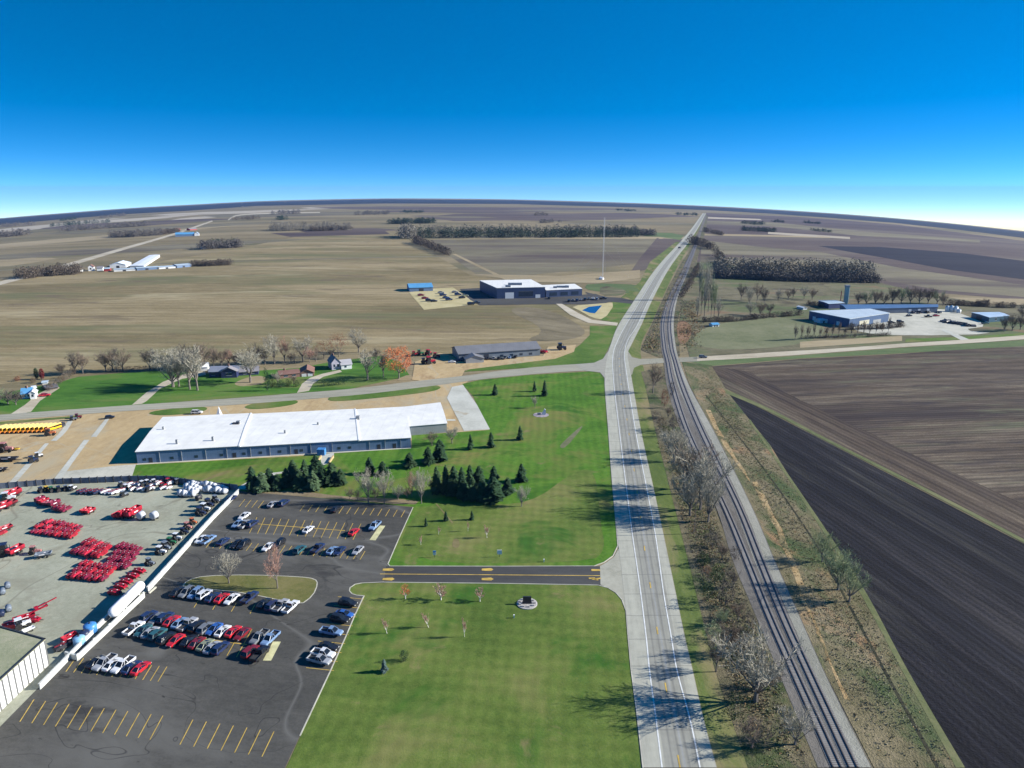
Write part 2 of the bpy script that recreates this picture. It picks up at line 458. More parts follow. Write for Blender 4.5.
def highway_mat(name='highway concrete'):
    m, nt, b = new_mat(name)
    uv = nd(nt, 'ShaderNodeUVMap').outputs[0]
    sx = nd(nt, 'ShaderNodeSeparateXYZ'); nt.links.new(uv, sx.inputs[0]); u, v = sx.outputs[0], sx.outputs[1]
    pos = nd(nt, 'ShaderNodeNewGeometry').outputs['Position']
    A, B, C = (.365, .36, .295), (.27, .266, .225), (.19, .188, .165)
    col = ramp(nt, u, [(0, (.30, .29, .24)), (.02, A), (.29, A), (.31, B), (.385, B), (.41, C), (.43, B), (.50, B), (.52, C), (.545, B), (.575, (.28, .285, .27)), (.60, B), (.635, C), (.66, B), (.73, B), (.755, C), (.775, B), (.81, B), (.83, A), (.985, A), (1, (.26, .23, .17))])
    n = noise(nt, mapping(nt, uv, (9, .05, 1)), 1, 6, .7)
    n2 = noise(nt, pos, .25, 5, .7)
    k = ramp(nt, math_(nt, 'ADD', math_(nt, 'MULTIPLY', n, .6), math_(nt, 'MULTIPLY', n2, .4)), [(.3, (.72, .72, .72)), (.5, (1, 1, 1)), (.7, (1.2, 1.2, 1.18))])
    col = mixc(nt, 1, col, k, 'MULTIPLY')
    j = math_(nt, 'LESS_THAN', math_(nt, 'FRACT', math_(nt, 'ADD', math_(nt, 'MULTIPLY', v, 1 / 11.5), math_(nt, 'MULTIPLY', noise(nt, mapping(nt, uv, (1.5, .05, 1)), 1, 2), .10))), .035)
    col = mixc(nt, math_(nt, 'MULTIPLY', j, .38), col, (.09, .09, .09))
    nt.links.new(col, b.inputs['Base Color']); b.inputs['Roughness'].default_value = .9; b.inputs['Specular IOR Level'].default_value = .2
    return m
M_hwy = highway_mat()
def sleeper_mat():
    m, nt, b = new_mat('track sleepers')
    uv = nd(nt, 'ShaderNodeUVMap').outputs[0]
    sx = nd(nt, 'ShaderNodeSeparateXYZ'); nt.links.new(uv, sx.inputs[0])
    t = math_(nt, 'LESS_THAN', math_(nt, 'FRACT', math_(nt, 'MULTIPLY', sx.outputs[1], 1 / .6)), .42)
    n = noise(nt, mapping(nt, uv, (3, .3, 1)), 1, 4)
    c = ramp(nt, n, [(.3, (.08, .07, .066)), (.7, (.14, .125, .115))])
    g = ramp(nt, n, [(.3, (.17, .165, .155)), (.7, (.25, .245, .23))])
    nt.links.new(mixc(nt, t, g, c), b.inputs['Base Color']); b.inputs['Roughness'].default_value = .9
    return m
M_sleeper = sleeper_mat()
M_rail = paint('rail steel', (.075, .062, .058), .5, .2)
M_white_line = paint('white road paint', (.62, .63, .60), .7, .12, .4)
M_yellow_line = paint('yellow road paint', (.50, .34, .07), .7, .2, .4)
M_paleline = paint('pale yellow paint', (.52, .49, .26), .7, .15, .4)
M_kerb = paint('kerb concrete', (.44, .42, .34), .85, .15, .2)
# ------------------------------------------------------------------ the ground: one sheet past the horizon
mb = MB(); az = []
a = -180.0
while a < 180: az.append(a); a += .6 if -45 <= a < 45 else 8
rings = [25, 60, 110, 180, 300, 450, 600]
d = 600.0
while d < 19600: d = min(d * 1.03, 19600); rings.append(d)
mb.v.append((0, 0, 0)); na = len(az)
for d in rings:
    for a in az:
        dd_ = d if abs(a) < 45.5 else min(d, 3000 + (d - 3000) * .02)
        x, y = dd_ * math.sin(math.radians(a)), dd_ * math.cos(math.radians(a)); mb.v.append((x, y, gz(x, y)))
for i in range(na): mb.f.append((0, 1 + (i + 1) % na, 1 + i))
for k in range(len(rings) - 1):
    for i in range(na):
        j = (i + 1) % na
        mb.f.append((1 + k * na + i, 1 + k * na + j, 1 + (k + 1) * na + j, 1 + (k + 1) * na + i))
g = mb.build('ground', M_ground); g['kind'] = 'structure'
for p in g.data.polygons: p.use_smooth = True
# ------------------------------------------------------------------ fields, far to near
def band(x0, x1, ya, yb, za, zb):              # four-sided far patch: left top/bottom rows, right top/bottom rows
    m = lambda t, a, b: a + (b - a) * t
    ts = [0, .12, .3, .5, .72, .9, 1]; k = [0, .7, 1, .85, 1, .6, 0]
    up = [(m(t, x0, x1), m(t, (ya + yb) / 2, (za + zb) / 2) - m(t, yb - ya, zb - za) / 2 * q) for t, q in zip(ts, k)]
    dn = [(m(t, x0, x1), m(t, (ya + yb) / 2, (za + zb) / 2) + m(t, yb - ya, zb - za) / 2 * q) for t, q in zip(ts[1:-1], k[2:] )]
    return up + dn[::-1]
sheet('hazed_woodland', [(-50, 223.5), (0, 219), (64, 214), (128, 209), (184, 206), (256, 202), (384, 199.2), (512, 200.2), (640, 204), (704, 206.6), (768, 210), (832, 214), (896, 219), (960, 225), (1024, 232), (1080, 238),
      (1080, 244), (1024, 238), (960, 230), (896, 223), (832, 218), (768, 213.5), (704, 210), (640, 207.5), (512, 204), (384, 203.5), (256, 206), (184, 211), (128, 214), (64, 219), (0, 225), (-50, 230)], M_wood_haze, 1)
for p in [band(-40, 130, 233, 238, 216, 219), band(75, 200, 222.5, 225.5, 213.5, 216), band(150, 330, 214, 216.5, 208, 210.5),
          band(300, 400, 207, 209, 206.4, 208), band(170, 245, 219, 221.5, 213, 215), band(690, 800, 0, 0, 0, 0)][:5]:
    sheet('tan_field', p, M_pale_far, 2)
for p in [band(-40, 260, 247, 252, 222, 225), band(-40, 60, 262, 270, 256, 262), band(60, 200, 240, 243, 226, 229)]:
    sheet('tan_field', p, M_tan_far, 2)
for p in [band(-40, 330, 256, 262, 236, 241), band(40, 300, 232, 236, 220, 223), band(200, 400, 214, 218, 211, 215)]:
    sheet('grey_field', p, M_field_grey, 3)
for p in [band(310, 640, 206, 209, 208, 212), band(420, 700, 213, 221, 213, 221), band(370, 560, 210, 212, 211, 214), band(40, 240, 226, 231, 217, 221),
          band(300, 400, 228, 234, 228, 233)]:
    sheet('ploughed_field', p, M_plow_far, 3)
for p in [band(560, 700, 222, 224.5, 223, 225.5), band(500, 690, 209.5, 211, 211, 213), band(410, 500, 215, 217, 217, 219)]:
    sheet('grey_field', p, M_field_grey, 4)
# right-hand far country
sheet('ploughed_field', [(706, 213), (800, 217), (900, 225), (1024, 241), (1080, 249), (1080, 300), (1024, 300), (900, 290), (800, 262), (720, 260), (697, 262), (702, 235)], M_plow_far, 2)
sheet('grey_field', [(704, 221), (770, 222), (860, 231), (980, 240), (980, 243), (860, 236), (770, 226), (704, 224)], M_field_grey, 3)
sheet('tan_field', [(708, 217), (760, 219), (762, 220.3), (708, 218.6)], M_pale_far, 3)
sheet('tan_field', [(704, 233.5), (830, 236.5), (830, 238), (704, 235.5)], M_tan_far, 4)
sheet('tan_field', [(768, 232), (850, 237), (850, 239), (768, 234)], M_pale_far, 4)
sheet('black_field', [(818, 246), (880, 247), (960, 253), (1024, 261), (1080, 268), (1080, 288), (1024, 279.5), (950, 270), (885, 258), (850, 252)], M_black_far, 4)
sheet('grey_field', [(702, 240), (760, 247), (820, 252), (900, 268), (1024, 285), (1080, 292), (1080, 300), (1024, 297), (940, 290), (880, 280), (800, 262), (700, 262)], M_field_grey, 3)
sheet('pasture', [(688, 262), (720, 262), (800, 281), (880, 283), (940, 297), (1024, 300), (1080, 302), (1080, 340), (1024, 337), (900, 345), (780, 352), (690, 358), (680, 320)], M_pasture, 5)
sheet('tan_field', [(948, 297.5), (1080, 300), (1080, 306), (990, 304.5)], M_tan_far, 6)
sheet('green_field', [(690, 330), (760, 316), (830, 322), (815, 345), (700, 352)], M_green_far if False else land('pale pasture', ((.11, .125, .062), (.15, .16, .085), (.19, .19, .11)), .02, .15), 6, rnd=2)
sheet('industrial_yard', [(838, 312), (900, 312), (942, 308), (965, 315), (990, 326), (960, 330), (1000, 334), (905, 336), (860, 333), (850, 326)], M_pale, 7, rnd=1)
sheet('tan_verge', [(800, 342), (902, 336), (902, 341), (800, 348)], M_tan_far, 7)
sheet('green_verge', [(962, 337), (1080, 330), (1080, 334), (905, 342.5), (906, 339)], M_green, 8)
sheet('pale_drive', [(941, 330), (945, 329.5), (970, 340), (962, 341)], M_conc, 9)
# left-hand big stubble field and its neighbours
sheet('stubble_field', [(-80, 300), (0, 280), (120, 268), (230, 250), (300, 236), (395, 233), (440, 258), (470, 275), (520, 283), (560, 300), (600, 325), (580, 350), (460, 358), (340, 352), (150, 368), (0, 384), (-80, 392)], M_stubble, 1)
sheet('grey_field', [(430, 240), (690, 238), (676, 246), (648, 262), (600, 268), (520, 276), (476, 274), (450, 256)], M_field_grey, 3)
sheet('ploughed_field', [(657, 238), (683, 239), (668, 253), (645, 270), (630, 273), (640, 258)], M_plow_far, 4)
sheet('green_field', [(643, 232.5), (672, 233), (684, 236), (680, 240), (660, 237), (644, 236)], M_green_far, 5)
sheet('pale_strip', [(440, 236.5), (690, 237), (690, 239), (440, 238.5)], M_tan_far, 4)
sheet('ploughed_field', [(270, 233), (385, 231), (390, 234), (290, 237)], M_plow_far, 2)
ribbon('field_boundary', [((-20, 271), (-20, 272)), ((200, 262), (200, 263)), ((440, 256), (440, 257)), ((470, 257.5), (470, 259))], M_field_grey, 3)
ribbon('field_track', [((452, 254), (456, 254)), ((480, 268), (485, 268)), ((505, 280), (511, 280))], M_tan_far, 5)
sheet('tan_verge', [(470, 274), (560, 276), (640, 270), (640, 278), (600, 283), (530, 282)], M_tan_far, 5)
sheet('turned_soil', [(500, 308), (545, 307), (590, 330), (576, 340), (520, 342), (550, 330)], land('turned soil', ((.10, .085, .05), (.165, .138, .085), (.225, .19, .12)), .03, .2, (.3, 1, 1), .6), 3, rnd=2)
# gravel farm road far left
ribbon('farm_road', [((-30, 289), (-30, 293)), ((10, 279), (12, 282)), ((60, 265.5), (64, 268)), ((120, 248.5), (124, 250)), ((165, 236), (168, 237)), ((190, 228), (192, 229)), ((212, 220.5), (213, 221.5))], M_gravelroad, 5)
ribbon('farm_road', [((228, 219.5), (228, 220.5)), ((245, 214), (246, 215)), ((320, 212), (320, 213))], M_gravelroad, 5)
# ------------------------------------------------------------------ middle strip: far development
sheet('yellow_gravel_lot', [(409, 292.5), (430, 289), (453, 287.5), (472, 301), (478, 304.5), (424, 310)], M_yellowgravel, 6)
sheet('service_asphalt', [(460, 289), (482, 288), (495, 297), (560, 296), (596, 294), (612, 301), (602, 304.5), (530, 304.5), (480, 305.5), (470, 300)], M_asphalt2, 6)
sheet('green_verge', [(588, 283), (646, 285), (640, 294), (600, 292), (584, 289)], M_green_far, 5, rnd=1)
sheet('dark_soil', [(600, 285), (628, 290), (622, 296), (600, 296)], M_pasture, 6, rnd=1)
sheet('access_road', [(585, 292), (606, 297), (622, 298), (634, 301), (632, 304), (612, 302), (596, 301)], M_asphalt2, 7)
sheet('green_verge', [(612, 302), (632, 304), (624, 318), (612, 322), (600, 320)], M_green, 6)
sheet('basin_bank', [(570, 306), (602, 303.5), (616, 302.5), (604, 320), (592, 318), (580, 311)], M_yellowgravel, 7, rnd=1)
M_water = new_mat('pond water')[0]
M_water.node_tree.nodes['Principled BSDF'].inputs['Base Color'].default_value = (.01, .05, .16, 1)
M_water.node_tree.nodes['Principled BSDF'].inputs['Roughness'].default_value = .05
sheet('pond_water', [(582, 310.5), (589, 307), (602, 305.5), (599, 309), (595, 313.5), (590, 313)], M_water, 8)
sheet('pale_bank', [(556, 304), (562, 304), (578, 313), (592, 320), (618, 323), (617, 326), (588, 323), (570, 315)], M_gravelroad, 9)
sheet('green_verge', [(590, 326), (617, 326), (610, 345), (605, 355), (602, 362), (560, 366), (463, 372), (480, 366), (545, 360), (570, 352), (580, 345), (590, 335)], M_green, 6)
sheet('gravel_forecourt', [(415, 362), (440, 353), (470, 361), (543, 356), (548, 347), (576, 345), (574, 352), (555, 359), (465, 370), (462, 376), (430, 382), (412, 380)], M_tan, 7)
# ------------------------------------------------------------------ house row
sheet('garden_lawn', [(-60, 402), (0, 394), (60, 382), (78, 377), (110, 374), (155, 371), (210, 374), (300, 368), (330, 362), (380, 356), (400, 362), (410, 376), (350, 389), (228, 398.5), (128, 405.5), (0, 416), (-60, 421)], M_lawn if False else land('garden lawn', ((.035, .105, .014), (.06, .15, .02), (.10, .18, .035)), .03, .3, (.3, 1, 1), 0, patch=[((.15, .16, .05), .03, .52, .7), ((.03, .09, .012), .04, .56, .68)]), 4)
sheet('pale_drive', [(8, 416), (25, 405), (38, 394), (55, 386), (60, 388), (40, 401), (31, 412)], M_gravelroad, 6)
sheet('pale_drive', [(132, 405), (146, 393), (163, 382), (185, 374), (205, 371), (206, 375), (182, 379), (160, 389), (147, 401), (142, 404)], M_gravelroad, 6)
sheet('pale_drive', [(297, 393), (302, 384), (310, 378), (322, 374), (340, 370), (342, 372), (323, 377), (313, 384), (309, 391)], M_gravelroad, 6)
sheet('bare_soil', [(232, 383), (256, 375), (268, 378), (264, 384), (240, 387)], M_tan_far, 5, rnd=2)
sheet('tan_verge', [(395, 380), (410, 374), (414, 379), (405, 381)], M_tan_far, 5, rnd=1)
# ------------------------------------------------------------------ county road and gravel west of the highway
sheet('gravel_yard', [(-120, 434), (0, 421), (128, 410), (228, 405), (348, 395), (470, 380), (463, 385), (492, 430), (458, 434), (300, 457), (136, 466), (129, 480), (55, 483), (0, 489), (-120, 498)], M_tan, 2)
ribbon('county_road', [((-130, 426), (-130, 434)), ((-40, 418.5), (-40, 425)), ((0, 415), (0, 421)), ((64, 410.2), (64, 416)), ((128, 405.6), (128, 411.2)), ((228, 398.8), (228, 405.5)), ((348, 389.3), (348, 396)), ((410, 382), (410, 389)), ((468, 375.5), (468, 381.3)),
       ((500, 371), (500, 377.5)), ((550, 366), (550, 373)), ((585, 363.8), (585, 371)), ((610, 362), (610, 371))], M_county, 8, n=6)
sheet('grass_strip', [(-60, 428), (0, 422), (70, 416.5), (84, 414.8), (74, 418), (40, 421), (0, 425), (-60, 431)], M_ditch, 7)
sheet('green_island', [(146, 413.5), (160, 410), (195, 407), (206, 407), (208, 410), (195, 413.5), (160, 416)], M_green, 7, rnd=2)
sheet('green_island', [(243, 407), (255, 403), (290, 400), (299, 401), (296, 404.5), (270, 408.5), (250, 409.5)], M_green, 7, rnd=2)
sheet('green_island', [(326, 399.5), (335, 395), (370, 391), (420, 385), (438, 385.5), (442, 388), (432, 392), (380, 398), (335, 402)], M_green, 7, rnd=2)
for a in [[((68, 421), (73, 421)), ((60, 432), (66, 432)), ((51, 441), (56.5, 441))], [((45, 443.5), (49, 443.5)), ((27, 463), (33, 463)), ((8, 484), (15, 484))],
          [((106, 418.5), (109.5, 418.5)), ((99, 427), (104, 427)), ((91, 437), (96.5, 437))], [((84, 440), (89.5, 440)), ((68, 461), (74, 461)), ((51, 483), (59, 483))]]:
    ribbon('concrete_strip', a, M_conc, 5)
sheet('pale_gravel_track', [(65, 471.5), (115, 466), (136, 464.5), (131, 480), (60, 482)], M_pale, 4)
sheet('concrete_drive', [(447, 398), (452, 387), (463, 385), (477, 405), (490, 429.5), (464, 431), (452, 408)], M_conc, 6)
# ------------------------------------------------------------------ lawns
M_lawn_dry = land('dry turf', ((.13, .115, .05), (.18, .15, .07), (.22, .18, .09)), .1, .6)
sheet('lawn', [(129, 480), (135.5, 465), (300, 456), (412, 448), (411.5, 435.5), (430, 434), (455, 432.5), (489, 430), (473, 396), (462, 384), (480, 380), (530, 375), (590, 371.5), (600, 373), (605, 380), (607, 400), (612, 470), (617.5, 530), (618, 545), (614, 555), (604, 562), (594, 566), (386, 566), (413, 507), (330, 499), (246, 492), (236, 490)], M_lawn, 3)
sheet('worn_lawn', [(416, 505), (470, 503), (530, 505), (575, 470), (596, 470), (600, 520), (606, 550), (590, 563), (392, 564)], M_lawn2, 4, rnd=2)
sheet('dry_patch', [(250, 493), (300, 491), (345, 497), (420, 500), (414, 506), (330, 498.5), (252, 492.8)], land('bare verge', ((.16, .125, .07), (.21, .165, .10), (.25, .20, .125)), .04, .4), 5, rnd=1)
sheet('path', [(235, 489), (262, 474), (300, 470), (322, 467), (324, 470), (285, 473), (266, 477), (248, 490)], M_conc, 6)
sheet('path', [(435.5, 504), (436.8, 503.7), (453.3, 523), (452, 523.3)], M_lawn_dry, 6)
sheet('path', [(322, 466), (320, 457), (322, 455), (334, 453), (334, 458), (327, 464)], M_conc, 6)
sheet('path', [(447, 419.5), (455, 419.5), (456, 421), (447, 421)], M_conc, 7)
sheet('bare_strip', [(581, 426), (583, 427), (566, 448), (559, 448), (562, 443)], land('grey gravel strip', ((.10, .115, .05), (.15, .15, .085), (.19, .18, .11)), .1, .6), 5, rnd=1)
sheet('bare_patch', [(453, 539), (459, 539), (460, 548), (452, 548)], M_lawn_dry, 6, rnd=2)
sheet('lower_lawn', [(384, 582), (356, 583.5), (349, 590), (352, 594.5), (364, 596), (347, 634), (330, 672), (286, 768), (270, 800), (660, 800), (641, 768), (631, 672), (628, 636), (626, 612), (620, 597), (610, 589), (598, 585.5)], M_lawn2, 3)
# ------------------------------------------------------------------ machinery yard, car park, drive
sheet('machinery_yard', [(-140, 504), (0, 488), (60, 483.5), (130, 480.5), (238, 490.5), (190, 545), (147, 592), (62, 664), (-40, 768), (-60, 800), (-200, 800)], M_yard, 4)
sheet('car_park', [(238, 490.5), (246, 492), (330, 499), (413, 507.5), (388, 564), (386, 583), (356, 583.5), (349, 590), (352, 594.5), (364, 596), (330, 672), (270, 800), (-60, 800), (-40, 768), (62, 664), (147, 592), (190, 545)], M_asphalt, 6)
sheet('drive', [(386, 566.5), (600, 566.5), (600.5, 585), (384, 582.5)], M_asphalt2, 7)
sheet('grass_island', [(181, 588), (188, 580), (205, 576), (250, 575), (300, 577), (315, 579), (318, 584), (313, 596), (300, 605.5), (270, 598), (230, 591)], land('dry island grass', ((.10, .10, .03), (.14, .135, .045), (.18, .16, .065)), .06, .5, patch=((.07, .10, .02), .05, .5, .64)), 8, rnd=1)
# ------------------------------------------------------------------ highway
HW = [((643, 768), (717, 768)), ((638, 720), (704, 720)), ((631.5, 671), (693, 671)), ((628, 636), (684.8, 636)), ((624, 596), (676.5, 596)), ((620, 560), (669, 560)), ((616.5, 530), (662.7, 530)), ((612, 485), (653, 485)), ((608, 430), (641, 430)), ((604.5, 380), (632, 380)),
      ((607.5, 355), (628, 355)), ((610.5, 345), (631.5, 345)), ((618.5, 325), (641.5, 325)), ((634.5, 300), (652.5, 300)), ((653, 272.5), (667, 272.5)), ((666, 257), (677.5, 257)), ((682, 240), (690.5, 240)), ((694.3, 225), (700, 225)), ((702.6, 213.5), (706, 213.5))]
ribbon('roadside_grass', [((700, 768), (760, 768)), ((676, 671), (717, 671)), ((655, 560), (690, 560)), ((630, 430), (655, 430)), ((622, 375), (645, 375)), ((626, 345), (641, 345)), ((640, 320), (653, 320)), ((655, 290), (666, 290)), ((672, 262), (680, 262)), ((690, 236), (695, 236)), ((704, 214.5), (706.5, 214.5))], M_ditch, 4)
sheet('green_verge', [(608, 345), (618, 325), (634, 300), (653, 272), (680, 242), (676, 242), (650, 262), (640, 282), (618, 300), (612, 322), (600, 345)], M_ditch, 5)
ribbon('highway', HW, M_hwy, 9, n=8, m=10)
# junction aprons
sheet('junction_apron', [(575, 364.5), (594, 363), (603, 359), (607.5, 352), (612, 352), (612, 385), (605.8, 384), (604.5, 378), (600, 372.6), (585, 371)], M_county if False else M_hwy, 9, lift=-.004)
sheet('junction_apron', [(626, 352), (628.5, 352), (632, 357.5), (640, 359.2), (665, 358.5), (700, 357), (700, 361.5), (666, 363), (641, 365), (634, 368), (632, 375), (629, 375)], M_county, 9, lift=-.004)
ribbon('gravel_road', [((697, 357), (697, 361.3)), ((740, 354.5), (740, 359)), ((780, 352), (780, 356.5)), ((840, 348.5), (840, 352)), ((900, 344), (900, 347.6)), ((960, 340.2), (960, 344)), ((1024, 335.5), (1024, 339.5)), ((1080, 331.5), (1080, 335))], M_gravelroad, 9)
M_apron = land('drive apron concrete', ((.28, .275, .215), (.335, .325, .26), (.38, .37, .30)), .08, .6, bump=.05)
sheet('drive_apron', [(600, 566.5), (606, 563), (614, 557), (618.3, 549), (620, 556), (626, 605), (626.5, 612), (621, 598.5), (612, 590), (600.5, 585)], M_apron, 8)
# ------------------------------------------------------------------ railway land
sheet('grass_verge', [(640, 430), (655, 430), (684, 548), (716, 671), (740, 768), (722, 768), (676, 600)], M_ditch, 5)
sheet('brush_ground', [(641, 372), (664, 366), (672, 400), (684, 436), (714, 505), (735, 562), (758, 615), (782, 671), (824, 768), (748, 768), (715, 671), (688, 560), (655, 430), (645, 385)], M_scrub2, 6)
sheet('brush_ground', [(641, 350), (653, 322), (668, 288), (682, 262), (700, 236), (705, 216), (708, 216), (706, 230), (700, 250), (692, 275), (684, 295), (678, 320), (680, 356), (660, 358)], M_scrub2, 6)
sheet('weedy_ground', [(682, 362), (712, 365.5), (728, 393), (748, 418), (770, 445), (815, 518), (860, 588), (905, 671), (960, 768), (874, 768), (824, 671), (798, 612), (774, 558), (748, 500), (714, 432), (690, 386)], M_scrub, 5)
sheet('green_verge', [(684, 361), (780, 357), (900, 348), (1024, 340), (1080, 336), (1080, 341), (1024, 346), (900, 353.5), (800, 358.5), (712, 366)], M_green_far, 5)
sheet('red_weeds', [(676, 320), (690, 322), (692, 336), (684, 345), (678, 342)], land('rusty weeds', ((.17, .10, .055), (.22, .13, .075), (.27, .17, .10)), .06, .4), 7, rnd=2)
# ------------------------------------------------------------------ right-hand dark fields
sheet('ploughed_field', [(712, 366.5), (800, 359), (900, 354), (1024, 345), (1130, 338), (1130, 605), (1024, 540), (925, 489), (830, 441), (768, 409), (727, 388)], M_plow, 4)
sheet('ploughed_headland', [(712, 366.5), (750, 372), (830, 415), (930, 462), (1024, 505), (1130, 552), (1130, 600), (1024, 540), (925, 489), (830, 441), (768, 409), (727, 388)], M_plow_diag, 5, jit=2)
sheet('black_field', [(728, 393), (768, 412), (830, 444), (925, 492.5), (1024, 544), (1130, 604), (1130, 800), (978, 800), (905, 671), (860, 588), (815, 518), (770, 445)], M_black, 4)
M_strip = land('olive grass strip', ((.085, .10, .04), (.125, .14, .06), (.18, .175, .085)), .06, .5, (.4, 1, 1), -FA)
ribbon('grass_strip', [((724, 389), (726, 393.5)), ((768, 408), (768, 411.3)), ((830, 440.3), (830, 443.3)), ((925, 488), (925, 491.4)), ((1024, 539.5), (1024, 543.3)), ((1130, 599), (1130, 604))], M_strip, 6)
ribbon('field_edge', [((748, 420), (750.5, 420)), ((814, 518), (818, 518)), ((856, 586), (862, 586)), ((902, 671), (908, 671)), ((956, 768), (965, 768))], M_strip, 7)
ribbon('edge_shade', [((705, 395), (706, 395)), ((760, 465), (761.5, 465)), ((812, 540), (814, 540)), ((845, 600), (847.5, 600)), ((883, 671), (886, 671)), ((936, 768), (940, 768))], land('field edge shade', ((.02, .022, .014), (.035, .035, .022), (.05, .05, .03)), .1, .6), 7)  # dark ribbon painting the shaded side of the field edge
# ------------------------------------------------------------------ railway
BED = [(818, 768, 872), (778, 671, 824), (754, 612, 798), (732.5, 560, 774.7), (713.8, 502, 749.7), (681.7, 433, 715), (667, 387, 690), (663.8, 362, 680), (660.8, 345, 675.7), (660.6, 320, 674), (669, 295, 678.7), (682, 270, 688.9), (694, 245, 697.6), (700, 229, 702.4), (704.8, 215.5, 706.6)]
ribbon('railway_ballast', [((a, y), (b, y)) for a, y, b in BED], M_ballast, 9)
M_shoulder = land('pale ballast shoulder', ((.21, .205, .165), (.27, .265, .22), (.33, .32, .27)), .05, .8, (1, .3, 1), 0, bump=.6)
ribbon('ballast_shoulder', [((b - (b - a) * .24, y), (b - (b - a) * .02, y)) for a, y, b in BED[:12]], M_shoulder, 10)
ribbon('ballast_path', [((a + (b - a) * .52 - .6, y), (a + (b - a) * .52 + .6, y)) for a, y, b in BED[:9]], M_shoulder, 10)
M_reed = land('golden dry reeds', ((.26, .17, .075), (.36, .25, .12), (.44, .33, .18)), .15, .8, (1, .5, 1), 0, patch=[((.13, .12, .06), .12, .5, .6)], bump=1)
for s_, e_, o_, w_ in ((0, 2, 5, 4), (2, 4, 9, 5), (4, 5, 6, 4), (5, 6, 5, 3)):
    ed = [(702, 410), (722, 446), (745, 482), (770, 530), (792, 585), (812, 632), (842, 700)][s_:e_ + 1]
    sheet('golden_reeds', [(x + o_ - w_ * .5, y) for x, y in ed] + [(x + o_ + w_ * .5, y) for x, y in ed[::-1]], M_reed, 7, jit=1.6)
TR = [[(833, 841, 768), (790, 796.5, 671), (764.5, 770, 612), (743.8, 749, 560), (720, 724, 502), (686, 690, 433), (671, 674.6, 387), (666.4, 669.2, 362), (662.9, 665.6, 345), (662.3, 664.5, 320), (670.3, 672, 295), (683.1, 684.5, 270), (694.6, 695.4, 245)],
      [(849, 857, 768), (804.5, 811, 671), (778, 784, 612), (757.2, 762.7, 560), (734, 738.5, 502), (700, 704.6, 433), (681, 684.8, 387), (674, 676.8, 362), (669.7, 672.6, 345), (668.6, 671, 320), (674.9, 676.8, 295), (686.2, 687.6, 270), (696.2, 697, 245)]]
for k, tr in enumerate(TR):
    root = empty('railway_track', G((tr[4][0] + tr[4][1]) / 2, tr[4][2]))
    tag(root, 'railway track nearer the highway, running beside a second track' if k == 0 else 'railway track nearer the dark field, with a wide gravel shoulder', 'railway track', 'parallel railway tracks')
    inv = Matrix.Translation(-root.location)
    pr = []
    for a, b, y in tr:
        w = (b - a); pr.append(((a - w * .35, y), (b + w * .35, y)))
    sl = ribbon('sleepers', pr, M_sleeper, 10, kind=None, lift=.06); sl.data.transform(inv); sl.parent = root
    for s in (0, 1):
        P = cat([G(t[s], t[2]) for t in tr], 8); m = MB(); rings = []
        for i, p in enumerate(P):
            q = P[min(i + 1, len(P) - 1)]; o = P[max(i - 1, 0)]; t = (q - o).normalized(); n = Vector((-t.y, t.x, 0)) * (.09 + .00012 * p.length)
            z = gz(p.x, p.y) + off(10, math.hypot(p.x, p.y)) + .05
            rings.append([(p.x - n.x, p.y - n.y, z), (p.x + n.x, p.y + n.y, z), (p.x + n.x, p.y + n.y, z + .2), (p.x - n.x, p.y - n.y, z + .2)])
        m.loft(rings); r = m.build('rail', M_rail); r.data.transform(inv); r.parent = root
# ------------------------------------------------------------------ painted lines and kerbs
wl = MB(); yl = MB()
wl_l = [(662, 768), (656, 720), (649.5, 671), (646, 636), (639.5, 584), (632, 532), (626, 485), (619.3, 430), (613.5, 380), (613, 355), (618, 340), (626, 325), (641, 300), (658, 272.5), (670, 257), (685, 240)]
wl_r = [(700, 768), (690, 720), (677, 671), (671, 636), (664, 596), (659, 560), (654.5, 530), (646, 485), (635.3, 430), (627.5, 380), (624.5, 355), (628, 340), (637.5, 325), (649, 300), (664, 272.5), (675, 257), (688.3, 240)]
pline(wl, wl_l, .34, 11); pline(wl, wl_r, .34, 11)
pline(yl, [(680, 768), (663, 671), (658, 636), (651, 590), (646, 560), (641, 520), (634, 470), (627, 420), (620.5, 380), (619, 355)], .35, 11, dash=(24, 3.5))
wl.build('white_edge_line', M_white_line)['kind'] = 'structure'
cl = MB()
pline(cl, [(380, 574.3), (600, 576)], .35, 9)
for x in (388, 487):                            # arrow-like blocks on the drive
    for y in (570, 579.5):
        p = G(x, y); cl.prism([(p.x - 1.7, p.y - .6), (p.x + 1.3, p.y - .9), (p.x + 2.1, p.y), (p.x + 1.3, p.y + .9), (p.x - 1.7, p.y + .6)], off(10, 220), off(10.5, 220))
for x, y in ((596, 570.5),):
    p = G(x, y); cl.prism([(p.x - 1.5, p.y - .6), (p.x + 1.3, p.y - .6), (p.x + 1.3, p.y + .6), (p.x - 1.5, p.y + .6)], off(10, 220), off(10.5, 220))
p = G(595, 580)
for q in ((0, 0, .5), (.9, .9, -.5), (-.9, .9, 0)):
    cl.prism([(p.x + q[0] - 1, p.y + q[1] - .5 + q[2]), (p.x + q[0] + 1, p.y + q[1] - .5), (p.x + q[0] + 1, p.y + q[1] + .3), (p.x + q[0] - 1, p.y + q[1] + .3 + q[2])], off(10, 220), off(10.5, 220))
